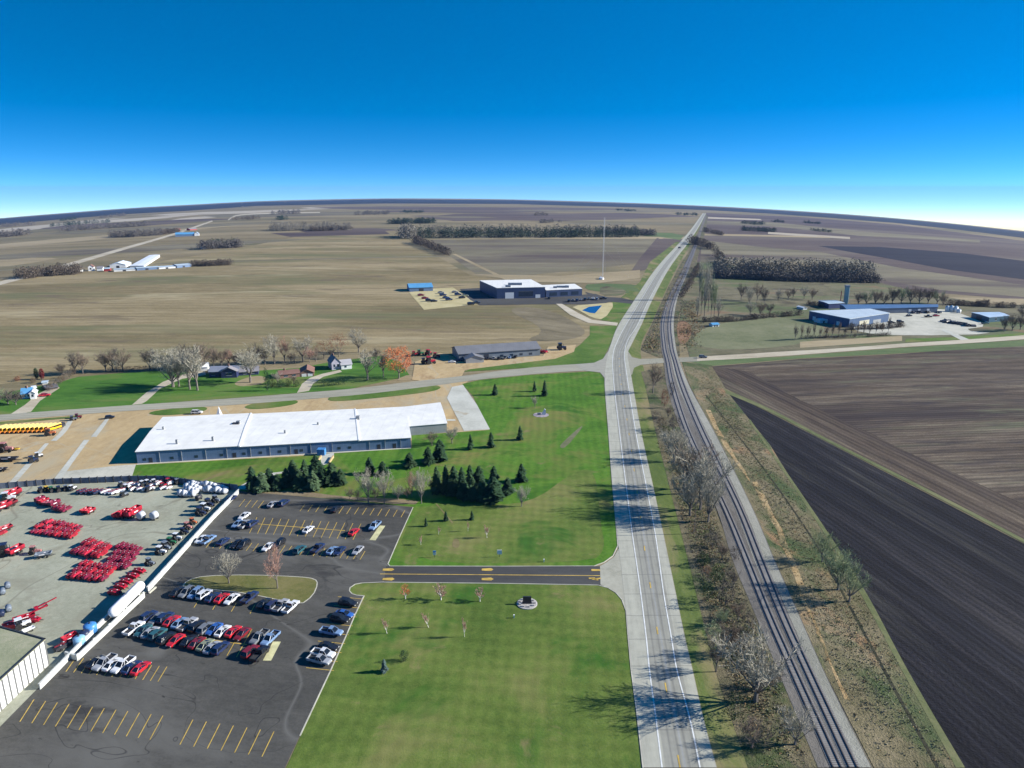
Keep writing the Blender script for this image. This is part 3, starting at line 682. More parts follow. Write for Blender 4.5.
# bays
def bays(n, a0, a1, b0, b1):                    # n lines: first from a0 to a1, last from b0 to b1
    for i in range(n):
        t = i / (n - 1)
        pline(cl, [(a0[0] + (b0[0] - a0[0]) * t, a0[1] + (b0[1] - a0[1]) * t), (a1[0] + (b1[0] - a1[0]) * t, a1[1] + (b1[1] - a1[1]) * t)], .22, 8)
bays(4, (239, 507), (245, 499.5), (258, 508.5), (264, 501)); bays(14, (300, 511.5), (305, 504.5), (401, 517.5), (405, 510.5))
bays(14, (249.5, 533.5), (257, 517.5), (353, 540), (361, 524)); pline(cl, [(255, 524), (345, 531)], .35, 8)
bays(24, (206, 548), (212, 540.5), (360, 560), (365, 551.5))
bays(4, (194, 608), (199, 600), (250, 614), (255, 605)); bays(3, (227, 656), (243, 628), (246, 659), (261, 631))
bays(13, (66, 672), (76, 658), (158, 682), (167, 667)); bays(12, (20, 722), (34, 700), (150, 740), (163, 716)); bays(7, (180, 745), (193, 720), (262, 757), (274, 732))
bays(9, (338, 597), (364, 599.5), (306, 668), (334, 671))
pline(cl, [(150, 632), (247, 645)], .35, 8)
cl.build('yellow_bay_line', M_yellow_line)['kind'] = 'structure'
yl.build('yellow_centre_dash', M_yellow_line)['kind'] = 'structure'
pl = MB()
for a, b in (((372.5, 540.5), (382.5, 526)), ((267, 661), (277, 642))):
    pline(pl, [a, b], 2.2, 9)
pl.build('painted_bay_block', M_paleline)['kind'] = 'structure'
kb = MB()
kerb(kb, [(384, 582.3), (362, 583.2), (355, 584.5), (350, 588), (349.4, 591), (352, 594), (357, 595.5), (364, 596), (355, 615), (347, 634), (330, 672), (300, 736)], .32)
kerb(kb, [(384, 582.4), (500, 583.6), (598, 585.3), (608, 588), (616, 593), (622, 600), (626, 611), (628, 636), (631.3, 671), (637, 714), (643, 768)], .3)
kerb(kb, [(413, 507.5), (400, 536), (388, 564), (390, 566.3), (500, 566.5), (594, 566.2), (604, 562.5), (613, 556), (617.8, 546), (616.5, 530), (612.3, 485), (608.2, 430), (605, 390)], .3)
isl = smooth_poly([(181, 588), (188, 580), (205, 576), (250, 575), (300, 577), (315, 579), (318, 584), (313, 596), (300, 605.5), (270, 598), (230, 591)], 1)
kerb(kb, isl, .32, closed=True)
o = kb.build('kerb', M_kerb); o['kind'] = 'structure'
# ------------------------------------------------------------------ vehicles
PAL = {'white': (.62, .63, .64), 'silver': (.30, .31, .33), 'grey': (.16, .17, .18), 'black': (.014, .014, .017), 'navy': (.018, .03, .085), 'blue': (.03, .10, .33), 'pale blue': (.16, .25, .40),
       'red': (.45, .016, .025), 'dark red': (.17, .012, .018), 'teal': (.03, .10, .115), 'olive': (.22, .24, .15), 'tan': (.34, .27, .19), 'maroon': (.20, .012, .035), 'yellow': (.72, .42, .02), 'orange': (.60, .20, .03), 'green': (.02, .14, .05)}
CARP = {k: paint(k + ' car paint', v, .28, .05, .8, spec=.5, coat=.4) for k, v in PAL.items()}
M_glass = glassy('dark car glass', (.012, .016, .022))
M_tyre = paint('tyre rubber', (.018, .018, .018), .8)
M_lamp = paint('headlamp lens', (.6, .62, .62), .2)
M_tail = paint('tail lamp lens', (.32, .012, .01), .3)
M_bed = paint('truck bed liner', (.03, .03, .032), .8)
def wheel_mesh(r=.34, w=.24):
    m = MB(); m.tube([(-w / 2, 0, 0), (w / 2, 0, 0)], r, 12)
    m.tube([(-w / 2 - .015, 0, 0), (w / 2 + .015, 0, 0)], r * .55, 8); return m
def car_proto(kind):
    root = empty('parked_car', (0, 0, -500))
    b = MB()
    def ring(y, hw, z0, z1): return [(-hw * .93, y, z0), (hw * .93, y, z0), (hw, y, (z0 + z1) * .5), (hw * .96, y, z1 - .07), (hw * .84, y, z1), (-hw * .84, y, z1), (-hw * .96, y, z1 - .07), (-hw, y, (z0 + z1) * .5)]
    if kind == 'sedan':
        L, hs, wz = 2.4, [(-2.4, .72, .42, .78), (-2.25, .87, .30, .93), (-1.2, .92, .26, .97), (.9, .92, .26, .95), (2.0, .88, .28, .80), (2.35, .74, .36, .66)], .34
        gb, gt, zr, gz0 = (-1.9, 1.2, .80), (-.95, .10, .56), 1.42, .93
    elif kind == 'suv':
        L, hs, wz = 2.4, [(-2.4, .80, .45, 1.0), (-2.3, .93, .36, 1.06), (-1.2, .97, .32, 1.08), (1.0, .97, .32, 1.06), (2.1, .93, .34, .98), (2.4, .80, .42, .82)], .38
        gb, gt, zr, gz0 = (-2.3, 1.3, .88), (-1.85, .25, .66), 1.72, 1.04
    else:
        L, hs, wz = 2.8, [(-2.8, .90, .50, .78), (-2.7, .97, .44, .80), (-.6, .98, .40, .80), (-.58, .98, .40, 1.10), (1.4, .98, .40, 1.10), (2.5, .94, .42, 1.04), (2.8, .84, .48, .88)], .40
        gb, gt, zr, gz0 = (-.55, 1.45, .90), (-.35, .55, .68), 1.82, 1.08
    b.loft([ring(*h) for h in hs])
    b.box(-gt[2] - .02, gt[2] + .02, gt[0] - .03, gt[1] + .03, zr, zr + .05)
    for s in (-1, 1):                           # pillars
        b.tube([(s * gb[2], gb[1], gz0), (s * gt[2], gt[1], zr)], .055, 4); b.tube([(s * gb[2], gb[0], gz0), (s * gt[2], gt[0], zr)], .07, 4)
        b.tube([(s * (gb[2] + .01), (gb[0] + gb[1]) / 2, gz0), (s * (gt[2] + .01), (gt[0] + gt[1]) / 2, zr)], .05, 4)
        b.box(s * .98 - .08, s * .98 + .08, gb[1] - .35, gb[1] - .2, gz0, gz0 + .14)      # mirrors
    if kind == 'pickup':
        for x0, x1, y0, y1 in ((-.98, -.86, -2.8, -.58), (.86, .98, -2.8, -.58), (-.86, .86, -2.8, -2.68)): b.box(x0, x1, y0, y1, .79, 1.12)
    b.build('body', CARP['white'], root, smooth=False)
    g = MB()
    q = lambda y, hw, z: [(-hw, y, z), (hw, y, z)]
    lo = [(-gb[2], gb[0], gz0), (gb[2], gb[0], gz0), (gb[2], gb[1], gz0), (-gb[2], gb[1], gz0)]; up = [(-gt[2], gt[0], zr), (gt[2], gt[0], zr), (gt[2], gt[1], zr), (-gt[2], gt[1], zr)]
    g.loft([lo, up]); g.build('windows', M_glass, root)
    if kind == 'pickup': MB().box(-.855, .855, -2.675, -.6, .805, .83).build('bed_floor', M_bed, root)
    wm = wheel_mesh(wz, .24).build('wheel', M_tyre, root)
    ys = (-.58 * L, .60 * L); first = True
    for y in ys:
        for s in (-1, 1):
            o = wm if first else wm.copy()
            if not first: COL.objects.link(o)
            first = False; o.location = (s * .83, y, wz); o.parent = root
    for s in (-1, 1):
        z = hs[-1][3] - .12
        MB().box(s * .60 - .17, s * .60 + .17, L - .06, L + .012, z - .09, z + .06).build('headlight', M_lamp, root)
        z = hs[0][3] - .1
        MB().box(s * .66 - .12, s * .66 + .12, -L - .012, -L + .06, z - .12, z + .06).build('tail_light', M_tail, root)
    return root
CARS = {k: car_proto(k) for k in ('sedan', 'suv', 'pickup')}
KIND = {'s': 'sedan', 'u': 'suv', 'p': 'pickup'}
def car(px, py, kind, color, label, group, heading, sc=1.17, name='parked_car'):
    r = copy_tree(CARS[KIND[kind]]); p = G(px, py); r.name = name
    r.location = (p.x, p.y, p.z + off(11, math.hypot(p.x, p.y))); r.rotation_euler = (0, 0, -heading); r.scale = (sc, sc, sc)
    setmat(main_part(r), CARP[color])
    tag(r, label, {'s': 'car', 'u': 'car', 'p': 'pickup truck'}[kind], group); return r
HB = math.radians(17)
ROWS = [
 ('top row under the trees', [(231, 500.5, 's', 'navy'), (273, 506, 's', 'silver'), (284, 505, 'u', 'navy'), (336, 511, 's', 'black')]),
 ('double row with the long orange line', [(238, 526, 's', 'pale blue'), (244.5, 518, 's', 'white'), (245.5, 526.5, 'p', 'silver'), (252.5, 526, 'u', 'navy'), (308.5, 531.5, 's', 'white'), (354, 534, 's', 'red'), (375, 528, 'p', 'pale blue')]),
 ('row just behind the grass island', [(202, 541.5, 's', 'white'), (208.5, 542, 'p', 'pale blue'), (223.5, 543.5, 's', 'navy'), (237, 546, 's', 'black'), (244, 547, 'u', 'black'), (268.5, 549, 's', 'white'), (279.5, 546, 'u', 'black'), (300, 552, 'u', 'teal'), (318, 550.5, 'p', 'navy'), (332.5, 552.5, 's', 'pale blue'), (340, 553, 's', 'navy'), (358, 552.5, 's', 'silver')]),
 ('row along the near kerb of the grass island', [(178, 594, 's', 'black'), (187, 595, 'u', 'grey'), (196, 596, 'u', 'pale blue'), (204.5, 597, 'u', 'white'), (213, 599.5, 's', 'navy'), (222, 600.5, 's', 'red'), (232, 601.5, 's', 'white'), (250, 600, 'p', 'navy'), (264.5, 605.5, 's', 'black'), (273, 608, 'u', 'navy'), (281, 608, 'p', 'silver'), (291, 609.5, 'p', 'white')]),
 ('far side of the crowded double row', [(149, 619, 'u', 'navy'), (157.5, 621, 's', 'grey'), (165.5, 620.5, 'u', 'navy'), (172, 623.5, 's', 'red'), (180, 625.5, 's', 'pale blue'), (188, 627, 'p', 'silver'), (197.5, 629, 'u', 'black'), (206, 631, 'u', 'grey'), (214.5, 631.5, 's', 'blue'), (223, 633.5, 's', 'white'), (233.5, 634, 's', 'red'), (242.5, 636.5, 's', 'dark red'), (259.5, 640, 'p', 'grey'), (270.5, 641.5, 'p', 'pale blue')]),
 ('near side of the crowded double row', [(134.5, 631, 'p', 'white'), (143.5, 633, 's', 'teal'), (150.5, 635, 's', 'silver'), (158, 637, 'u', 'teal'), (166.5, 641, 'u', 'black'), (176, 643, 's', 'red'), (189.5, 643, 's', 'black'), (197, 645.5, 's', 'dark red'), (205.5, 647.5, 's', 'olive'), (212.5, 650, 's', 'silver'), (221, 651, 'u', 'navy'), (250.5, 654.5, 'u', 'dark red'), (260.5, 656.5, 'p', 'black')]),
 ('nearest row beside the white walled enclosure', [(97, 664.5, 's', 'black'), (105, 665.5, 'p', 'silver'), (113, 667, 's', 'white'), (123.5, 668, 'p', 'white'), (132, 670, 's', 'navy'), (141, 671, 's', 'red')]),
]
KN = {'s': 'car', 'u': 'tall car', 'p': 'pickup'}
for rn, lst in ROWS:
    for i, (x, y, k, c) in enumerate(lst):
        car(x, y, k, c, f'{c} {KN[k]}, {nth(i, len(lst))} in the {rn}', 'cars in the asphalt car park', HB + R.uniform(-.03, .03) + (PI if R.random() < .35 else 0))
COLR = [(348, 605.5, 'u', 'black'), (344.5, 616.5, 's', 'blue'), (340, 621.5, 'u', 'black'), (331.5, 634.5, 'p', 'pale blue'), (328.5, 649, 's', 'black'), (323.5, 656.5, 'p', 'white'), (319.5, 663, 'p', 'silver')]
for i, (x, y, k, c) in enumerate(COLR):
    car(x, y, k, c, f'{c} {KN[k]}, {nth(i, len(COLR), "farthest", "nearest")} of those nosed up to the lower lawn kerb', 'cars in the asphalt car park', HB + PI / 2 + R.uniform(-.04, .04))
# small far cars: same shapes, few pixels
def few(lst, place, group, sc=1.15):
    for i, (x, y, k, c, h) in enumerate(lst):
        car(x, y, k, c, f'{c} {KN[k]}, {nth(i, len(lst))} {place}', group, h, sc)
few([(488, 359.5, 's', 'black', .2), (494, 359.3, 'u', 'silver', .2), (499, 359.6, 'u', 'black', .2), (505, 359, 'p', 'grey', .2), (510, 358.4, 's', 'pale blue', .2), (515.5, 358, 'u', 'black', .2)],
    'of the cars outside the long grey shed', 'cars outside the long grey shed')
few([(452, 363, 's', 'white', 1.4), (459, 361.5, 'p', 'navy', 1.4)], 'of the pair by the shed porch', 'cars outside the long grey shed')
few([(421, 296, 's', 'dark red', 1.2), (425, 299, 's', 'dark red', 1.2), (429, 301.5, 'u', 'black', 1.2), (434, 302, 's', 'black', 1.2), (441, 293.5, 's', 'grey', 1.2), (443, 296, 'u', 'navy', 1.2), (446, 298.5, 's', 'navy', 1.2), (449, 300.5, 'u', 'navy', 1.2), (455, 293, 's', 'grey', 1.2), (458, 295.5, 'u', 'navy', 1.2), (462, 298.5, 's', 'black', 1.2), (465, 296.5, 's', 'olive', 1.2), (471, 305, 'u', 'black', 1.2), (476, 304, 'p', 'black', 1.2)],
    'in the yellow gravel lot', 'cars in the yellow gravel lot', 1.7)
few([(549, 299, 's', 'black', 0), (569, 302, 'u', 'black', .2), (573, 301, 's', 'grey', .2), (577, 301.5, 'u', 'navy', .2), (581, 300.5, 's', 'silver', .2), (585, 300.5, 'u', 'black', .2), (589, 299.5, 's', 'grey', .2), (593, 299.5, 's', 'white', .2), (597, 300, 'u', 'silver', .2), (603, 299.5, 'p', 'black', 1.4)],
    'parked along the front of the white roofed building', 'cars at the white roofed building', 1.55)
few([(872, 318.5, 'p', 'white', 1.5), (891, 323.2, 's', 'black', 1.5), (900, 322.8, 'u', 'black', 1.5), (909, 316.5, 's', 'black', 1.3), (913, 313.5, 'u', 'navy', 0), (919, 313.5, 'p', 'navy', 0), (927, 313.3, 'u', 'black', 0), (928, 317.5, 'p', 'black', 1.5), (936, 316.5, 's', 'red', 1.5), (939, 313.2, 's', 'grey', 0), (985, 324.2, 'p', 'teal', 1.3)],
    'in the pale yard of the blue industrial plant', 'cars in the industrial yard', 1.35)
car(197, 414, 'u', 'white', 'white vehicle parked behind the long white roofed warehouse', None, 1.45, 1.25)
car(45, 396.5, 's', 'red', 'red car on the dirt drive by the white farmhouse', None, 1.2, 1.3)
car(679.5, 248.5, 'u', 'black', 'small dark vehicle driving on the highway far off', None, .55, 2.0, 'driven_car')
car(703, 358.2, 'u', 'grey', 'grey vehicle on the gravel road just past the railway crossing', None, 1.5, 1.25, 'driven_car')
car(110, 418.6, 'u', 'black', 'small black vehicle at the end of a concrete strip in the tan yard', None, 1.2, 1.0)
car(213, 371.5, 'p', 'silver', 'silver pickup at the end of the drive beside the white garage', None, 1.3, 1.2)
# ------------------------------------------------------------------ machines
M_red = paint('red implement paint', (.34, .008, .026), .5, .35, 1.1); M_mar = paint('maroon implement paint', (.15, .008, .035), .45, .3, .7)
M_red2 = paint('bright red implement paint', (.46, .02, .05), .45, .3, .9)
M_redd = paint('dull red inside', (.16, .010, .018), .7, .3, .6)
M_highlight = paint('white highlight', (.72, .70, .70), .5, .1); M_steel = paint('dark steel', (.035, .036, .042), .5, .2)  # the white is for small panels that paint highlights on the machines
M_tankw = paint('white tank enamel', (.76, .76, .75), .3, .06, .3); M_drum = paint('grey roller steel', (.45, .47, .50), .35, .12, .6)
def wagon_proto(name, hi=1.0):
    """hopper on wheels: sloped sides, open top, drawbar"""
    root = empty(name, (0, 0, -500)); h = MB()
    w, l = 1.2, 2.7
    lo = [(-.7, -1.9, .75), (.7, -1.9, .75), (.7, 1.9, .75), (-.7, 1.9, .75)]; md = [(-w, -l, 1.35), (w, -l, 1.35), (w, l, 1.35), (-w, l, 1.35)]; up = [(-w, -l, 1.35 + .55 * hi), (w, -l, 1.35 + .55 * hi), (w, l, 1.35 + .55 * hi), (-w, l, 1.35 + .55 * hi)]
    rim = [(x * .9, y * .95, z) for x, y, z in up]; pit = [(x * .6, y * .7, 1.0) for x, y, z in up]
    h.loft([lo, md, up, rim, pit]); h.build('hopper', M_red, root)
    MB().box(-.3, .3, .2, .8, 1.34 + .5 * hi, 1.36 + .56 * hi).box(-w - .012, -w + .01, -1.2, .6, 1.4, 1.75).box(w - .01, w + .012, -1.2, .6, 1.4, 1.75).build('highlight_panel', M_highlight, root)
    MB().box(-.5, -.35, -2.2, 2.6, .55, .75).box(.35, .5, -2.2, 2.6, .55, .75).tube([(-.4, 2.5, .62), (0, 3.9, .5)], .09, 5).tube([(.4, 2.5, .62), (0, 3.9, .5)], .09, 5).build('drawbar', M_steel, root)
    wm = None
    for y in (-1.3, 1.3):
        for s in (-1, 1):
            o = wheel_mesh(.42, .3).build('wheel', M_tyre, root) if wm is None else wm.copy()
            if wm is not None: COL.objects.link(o); o.parent = root
            wm = wm or o; o.location = (s * 1.0, y, .42)
    return root
def mower_proto():
    """trailed implement: red deck, side shields, roller and hitch"""
    root = empty('red_implement', (0, 0, -500)); h = MB()
    h.loft([[(-1.15, -2.6, .5), (1.15, -2.6, .5), (1.15, -2.6, 1.1), (-1.15, -2.6, 1.1)], [(-1.2, -1.2, .4), (1.2, -1.2, .4), (1.1, -1.2, 1.5), (-1.1, -1.2, 1.5)],
            [(-1.2, 1.0, .4), (1.2, 1.0, .4), (1.1, 1.0, 1.45), (-1.1, 1.0, 1.45)], [(-1.0, 2.2, .55), (1.0, 2.2, .55), (.9, 2.2, 1.0), (-.9, 2.2, 1.0)]])
    h.build('deck', M_red, root)
    MB().box(-.25, .25, -2.5, 2.1, 1.46, 1.62).box(-1.0, 1.0, -.3, -.05, 1.46, 1.58).build('frame', M_redd, root)
    MB().box(-.8, -.45, .2, .65, 1.49, 1.53).box(.35, .7, -1.0, -.75, 1.51, 1.55).build('highlight_panel', M_highlight, root)
    MB().tube([(-.3, 2.1, .7), (0, 3.5, .5)], .09, 5).tube([(.3, 2.1, .7), (0, 3.5, .5)], .09, 5).build('drawbar', M_steel, root)
    w0 = wheel_mesh(.4, .3).build('wheel', M_tyre, root); w0.location = (-1.3, -1.2, .4)
    w1 = w0.copy(); COL.objects.link(w1); w1.parent = root; w1.location = (1.3, -1.2, .4)
    return root
def tractor_proto():
    root = empty('tractor', (0, 0, -500)); b = MB()
    b.loft([[(-.45, -1.2, .7), (.45, -1.2, .7), (.45, -1.2, 1.4), (-.45, -1.2, 1.4)], [(-.48, .2, .7), (.48, .2, .7), (.48, .2, 1.6), (-.48, .2, 1.6)], [(-.38, 2.1, .75), (.38, 2.1, .75), (.33, 2.1, 1.4), (-.33, 2.1, 1.4)]])
    b.box(-.95, .95, -1.3, -.1, 1.35, 1.5); b.box(-.8, .8, -1.3, .35, 2.7, 2.82); b.build('body', M_red, root)
    MB().loft([[(-.75, -1.2, 1.5), (.75, -1.2, 1.5), (.7, .25, 1.5), (-.7, .25, 1.5)], [(-.7, -1.1, 2.7), (.7, -1.1, 2.7), (.65, .15, 2.7), (-.65, .15, 2.7)]]).build('cab_glass', M_glass, root)
    MB().tube([(.3, .9, 1.5), (.3, .9, 2.5)], .06, 6).build('exhaust', M_steel, root)
    for y, r, w, x in ((-.7, .85, .5, .95), (1.5, .55, .35, .8)):
        for s in (-1, 1):
            o = wheel_mesh(r, w).build('wheel', M_tyre, root); o.location = (s * x, y, r)
    return root
def drum_proto():
    root = empty('steel_drum', (0, 0, -500)); t = MB()
    t.tube([(-1.35, 0, 1.1), (-1.3, 0, 1.1), (-1.1, 0, 1.1), (1.1, 0, 1.1), (1.3, 0, 1.1), (1.35, 0, 1.1)], [.3, .7, .95, .95, .7, .3], 16)
    t.build('drum', M_drum, root, smooth=True)
    MB().box(-1.1, -.9, -.7, .7, 0, .45).box(.9, 1.1, -.7, .7, 0, .45).box(-.9, .9, -.1, .1, .05, .2).build('cradle', M_steel, root)
    return root
def conveyor_proto():
    root = empty('red_conveyor', (0, 0, -500))
    MB().loft([[(-.35, -5, .7), (.35, -5, .7), (.35, -5, 1.1), (-.35, -5, 1.1)], [(-.35, 5, 2.6), (.35, 5, 2.6), (.35, 5, 3.0), (-.35, 5, 3.0)]]).build('boom', M_red, root)
    MB().loft([[(-.9, -5.6, .5), (.9, -5.6, .5), (.9, -4.2, .5), (-.9, -4.2, .5)], [(-1.1, -6, 1.5), (1.1, -6, 1.5), (1.1, -4, 1.5), (-1.1, -4, 1.5)]]).build('hopper', M_red, root)
    MB().tube([(-.8, 0, .4), (0, 0, 1.7)], .07, 5).tube([(.8, 0, .4), (0, 0, 1.7)], .07, 5).tube([(-1, 0, .4), (1, 0, .4)], .07, 5).build('undercarriage', M_steel, root)
    for s in (-1, 1):
        o = wheel_mesh(.4, .25).build('wheel', M_tyre, root); o.location = (s * 1.05, 0, .4)
    return root
PW = {'wagon': wagon_proto('red_wagon'), 'tallwagon': wagon_proto('red_wagon', 2.2), 'implement': mower_proto(), 'tractor': tractor_proto(), 'drum': drum_proto(), 'conveyor': conveyor_proto()}
def machine(kind, px, py, label, cat, group=None, heading=HB, sc=1.0, mats=None, name=None):
    r = copy_tree(PW[kind]); p = G(px, py)
    if name: r.name = name
    r.location = (p.x, p.y, p.z + off(8, math.hypot(p.x, p.y))); r.rotation_euler = (0, 0, -heading)
    r.scale = (sc, sc, sc) if isinstance(sc, (int, float)) else sc
    for m in (mats or {}).values(): setmat(main_part(r), m)
    return tag(r, label, cat, group)
def bil(q, u, v):                               # q: near-left, far-left, far-right, near-right pixels
    a = Vector(q[0]).lerp(Vector(q[3]), u); b = Vector(q[1]).lerp(Vector(q[2]), u); return a.lerp(b, v)
RANK = {1: ['only'], 2: ['front', 'back'], 3: ['front', 'middle', 'back'], 4: ['front', 'second', 'third', 'back']}
def block(kind, q, nu, nv, what, where, group, heading=HB, sc=1.0, mats=None, skip=(), name=None):
    for v in range(nv):
        for u in range(nu):
            if (u, v) in skip: continue
            p = bil(q, (u + .5) / nu, (v + .5) / nv); k_ = R.uniform(.82, 1.12); sc_ = (sc[0] * R.uniform(.85, 1.05), sc[1] * R.uniform(.82, 1.1), sc[2] * R.uniform(.7, 1.35)) if not isinstance(sc, (int, float)) else sc * R.uniform(.9, 1.05)
            mt_ = mats if mats or kind == 'drum' else {0: R.choice([M_red, M_red, M_red2, M_mar])}
            if nv == 1: lb = f'{what}, {nth(u, nu)} in the {where}'
            else: lb = f'{what}, {nth(u, nu)} of the {RANK[nv][v]} rank in the {where}'
            machine(kind, p.x + R.uniform(-.4, .4), p.y + R.uniform(-.25, .25), lb, 'farm implement' if kind in ('implement', 'wagon', 'tallwagon') else 'drum', group, heading + R.uniform(-.04, .04), sc_, mt_, name)
block('implement', ((29, 534), (46, 520), (83, 527.5), (74, 540)), 9, 3, 'red implement', 'farthest big red block', 'implements in the farthest red block', sc=(.62, .68, .8))
block('implement', ((69, 555.5), (92, 541), (111, 549), (102, 560)), 7, 2, 'red implement', 'red block with the long shadow', 'implements in the middle red block', sc=(.62, 1.0, 1.15))
block('implement', ((104, 568), (121, 544), (143, 549), (128, 571)), 5, 4, 'maroon implement', 'dark maroon block', 'maroon implements', sc=(.6, .76, .8), mats={0: M_mar})
block('implement', ((66, 580), (85, 561), (117, 570), (105, 583)), 7, 3, 'red implement', 'nearest red block', 'implements in the nearest red block', sc=(.62, .68, .9))
block('tallwagon', ((38, 506), (39, 501), (57, 504), (56, 509)), 5, 1, 'tall red wagon', 'row before the dark machine', 'tall red wagons at the yard top', sc=(.7, .75, .85))
block('implement', ((55, 513), (58, 507), (70, 508), (68, 514)), 3, 1, 'dark red implement', 'trio beside the tall red wagons', 'dark red implements', sc=(.9, .9, 1.3), mats={0: M_mar})
machine('tallwagon', 85.5, 513, 'left of two red wagons standing alone in the upper yard', 'farm implement', sc=.7, name='red_wagon'); machine('tallwagon', 90.5, 513.5, 'right of two red wagons standing alone in the upper yard', 'farm implement', sc=.7)
block('tallwagon', ((115, 521), (117, 514), (134, 515), (133, 521)), 5, 1, 'tall red wagon', 'row beside the two round white tanks', 'tall red wagons beside the tanks', sc=(.68, .72, .95))
machine('tallwagon', 135, 516, 'red wagon standing taller just behind the row by the round white tanks', 'farm implement', sc=(1, 1, 1.3))
for i, x in enumerate((141.5, 154.5)):
    machine('drum', x, 519.5, ['left', 'right'][i] + ' of two big round white tanks beside the red wagons', 'tank', 'big round tanks', HB + PI / 2, (.9, 1.5, 1.5), {0: M_drum}, 'round_tank')
block('drum', ((178, 498.5), (190, 484.5), (205, 486), (194, 498.5)), 5, 4, 'pale steel drum', 'left cluster of drums', 'steel drums', HB + .3, (.82, 1.25, 1.25))
block('drum', ((202, 494), (207, 486.5), (229, 489.5), (226, 495.5)), 6, 2, 'pale steel drum', 'right cluster of drums', 'steel drums', HB + .3, (.85, 1.25, 1.2))
machine('drum', 199, 500, 'dark steel drum set apart in front of the drum clusters', 'drum', None, HB + PI / 2, 1.0, {0: M_steel})
M_dk = paint('dark blue machine paint', (.02, .03, .07), .4, .25); M_wh = paint('white machine paint', (.62, .64, .66), .4, .15); M_gy = paint('grey machine paint', (.16, .19, .23), .5, .25)
M_or = paint('orange machine paint', (.48, .14, .05), .5, .2); M_pk = paint('faded red machine paint', (.42, .19, .17), .6, .2); M_gn = paint('green machine paint', (.03, .15, .06), .45, .2); M_ye = paint('yellow machine paint', (.58, .38, .04), .45, .2); M_bl = paint('blue machine paint', (.06, .22, .50), .4, .2)
block('implement', ((77, 497), (83, 489), (104, 490), (99, 497)), 5, 1, 'dark blue implement', 'slanted row along the dark fence', 'dark blue implements', HB + .35, (.6, .95, .9), {0: M_dk})
block('implement', ((101, 497), (108, 488.5), (122, 489.5), (117, 497.5)), 4, 1, 'white implement', 'slanted row along the dark fence', 'white implements', HB + .35, (.6, 1.0, .9), {0: M_wh})
block('implement', ((118, 495), (123, 484), (174, 483), (172, 491)), 9, 2, 'pale implement', 'crowd by the dark fence', 'pale implements by the dark fence', HB + .3, (.5, .62, .9), {0: M_wh}, skip=((1, 0), (4, 1), (6, 0), (7, 1)))
LAB = [(42, 492.5, M_dk, 'small dark machine'), (47.5, 491.5, M_ye, 'small yellow machine'), (52.5, 492, M_gn, 'small green machine'), (60, 491.5, M_dk, 'low dark machine'), (67, 490.5, M_gy, 'grey machine'), (72.5, 490.5, M_wh, 'small white machine'),
       (122, 487, M_gy, 'tall grey machine'), (127, 489.5, M_wh, 'white machine'), (124, 496.5, M_gy, 'grey machine set forward'), (136, 490, M_dk, 'dark blue machine'), (143, 486, M_wh, 'white machine'), (148, 485, M_wh, 'second white machine'), (149, 491.5, M_dk, 'dark machine behind white ones'), (155, 484.5, M_wh, 'third white machine'), (163, 488, M_red, 'red machine'), (169, 483.5, M_red, 'taller red machine'), (178, 484, M_gy, 'silver grey machine')]
for i, (x, y, m, t) in enumerate(LAB):
    machine('tractor', x, y, f'{t}, {ORD[i]} from the left along the dark fence', 'machine', 'machines along the dark fence', HB + .3 + R.uniform(-.2, .2), .85, {0: m}, 'farm_machine')
for i, (x, y, m, t, g, s) in enumerate([(216, 502, M_gy, 'grey', 0, .95), (209, 506.5, M_dk, 'dark blue', 0, 1.1), (205, 511, M_wh, 'silver white', 0, 1.1), (201, 515, M_dk, 'dark', 0, 1.1), (193, 524, M_or, 'orange', 0, .8), (188, 529, M_pk, 'faded red', 0, .9), (184, 534, M_dk, 'dark', 1, .8),
                                        (177, 540, M_wh, 'white', 1, .9), (171, 544.5, M_gn, 'dark green', 1, .9), (166, 549.5, M_gy, 'grey', 1, 1), (161, 554, M_wh, 'silver', 1, 1), (150, 565, M_gy, 'grey', 1, .85)]):
    machine('tractor', x, y, f'{t} machine, {ORD[i]} counting down the yard side of the white fence', 'machine', 'machines beside the white fence', HB + PI / 2 + R.uniform(-.2, .2), s, {0: m}, 'farm_machine')
for i, (x, y) in enumerate(((140, 573), (133.5, 578), (127, 583.5), (121.5, 588.5), (115.5, 594.5))):
    machine('implement', x, y, f'small red implement, {nth(i, 5, "farthest", "nearest")} in the file beside the white bullet tank', 'farm implement', 'red implements beside the bullet tank', HB + PI / 2, .85)
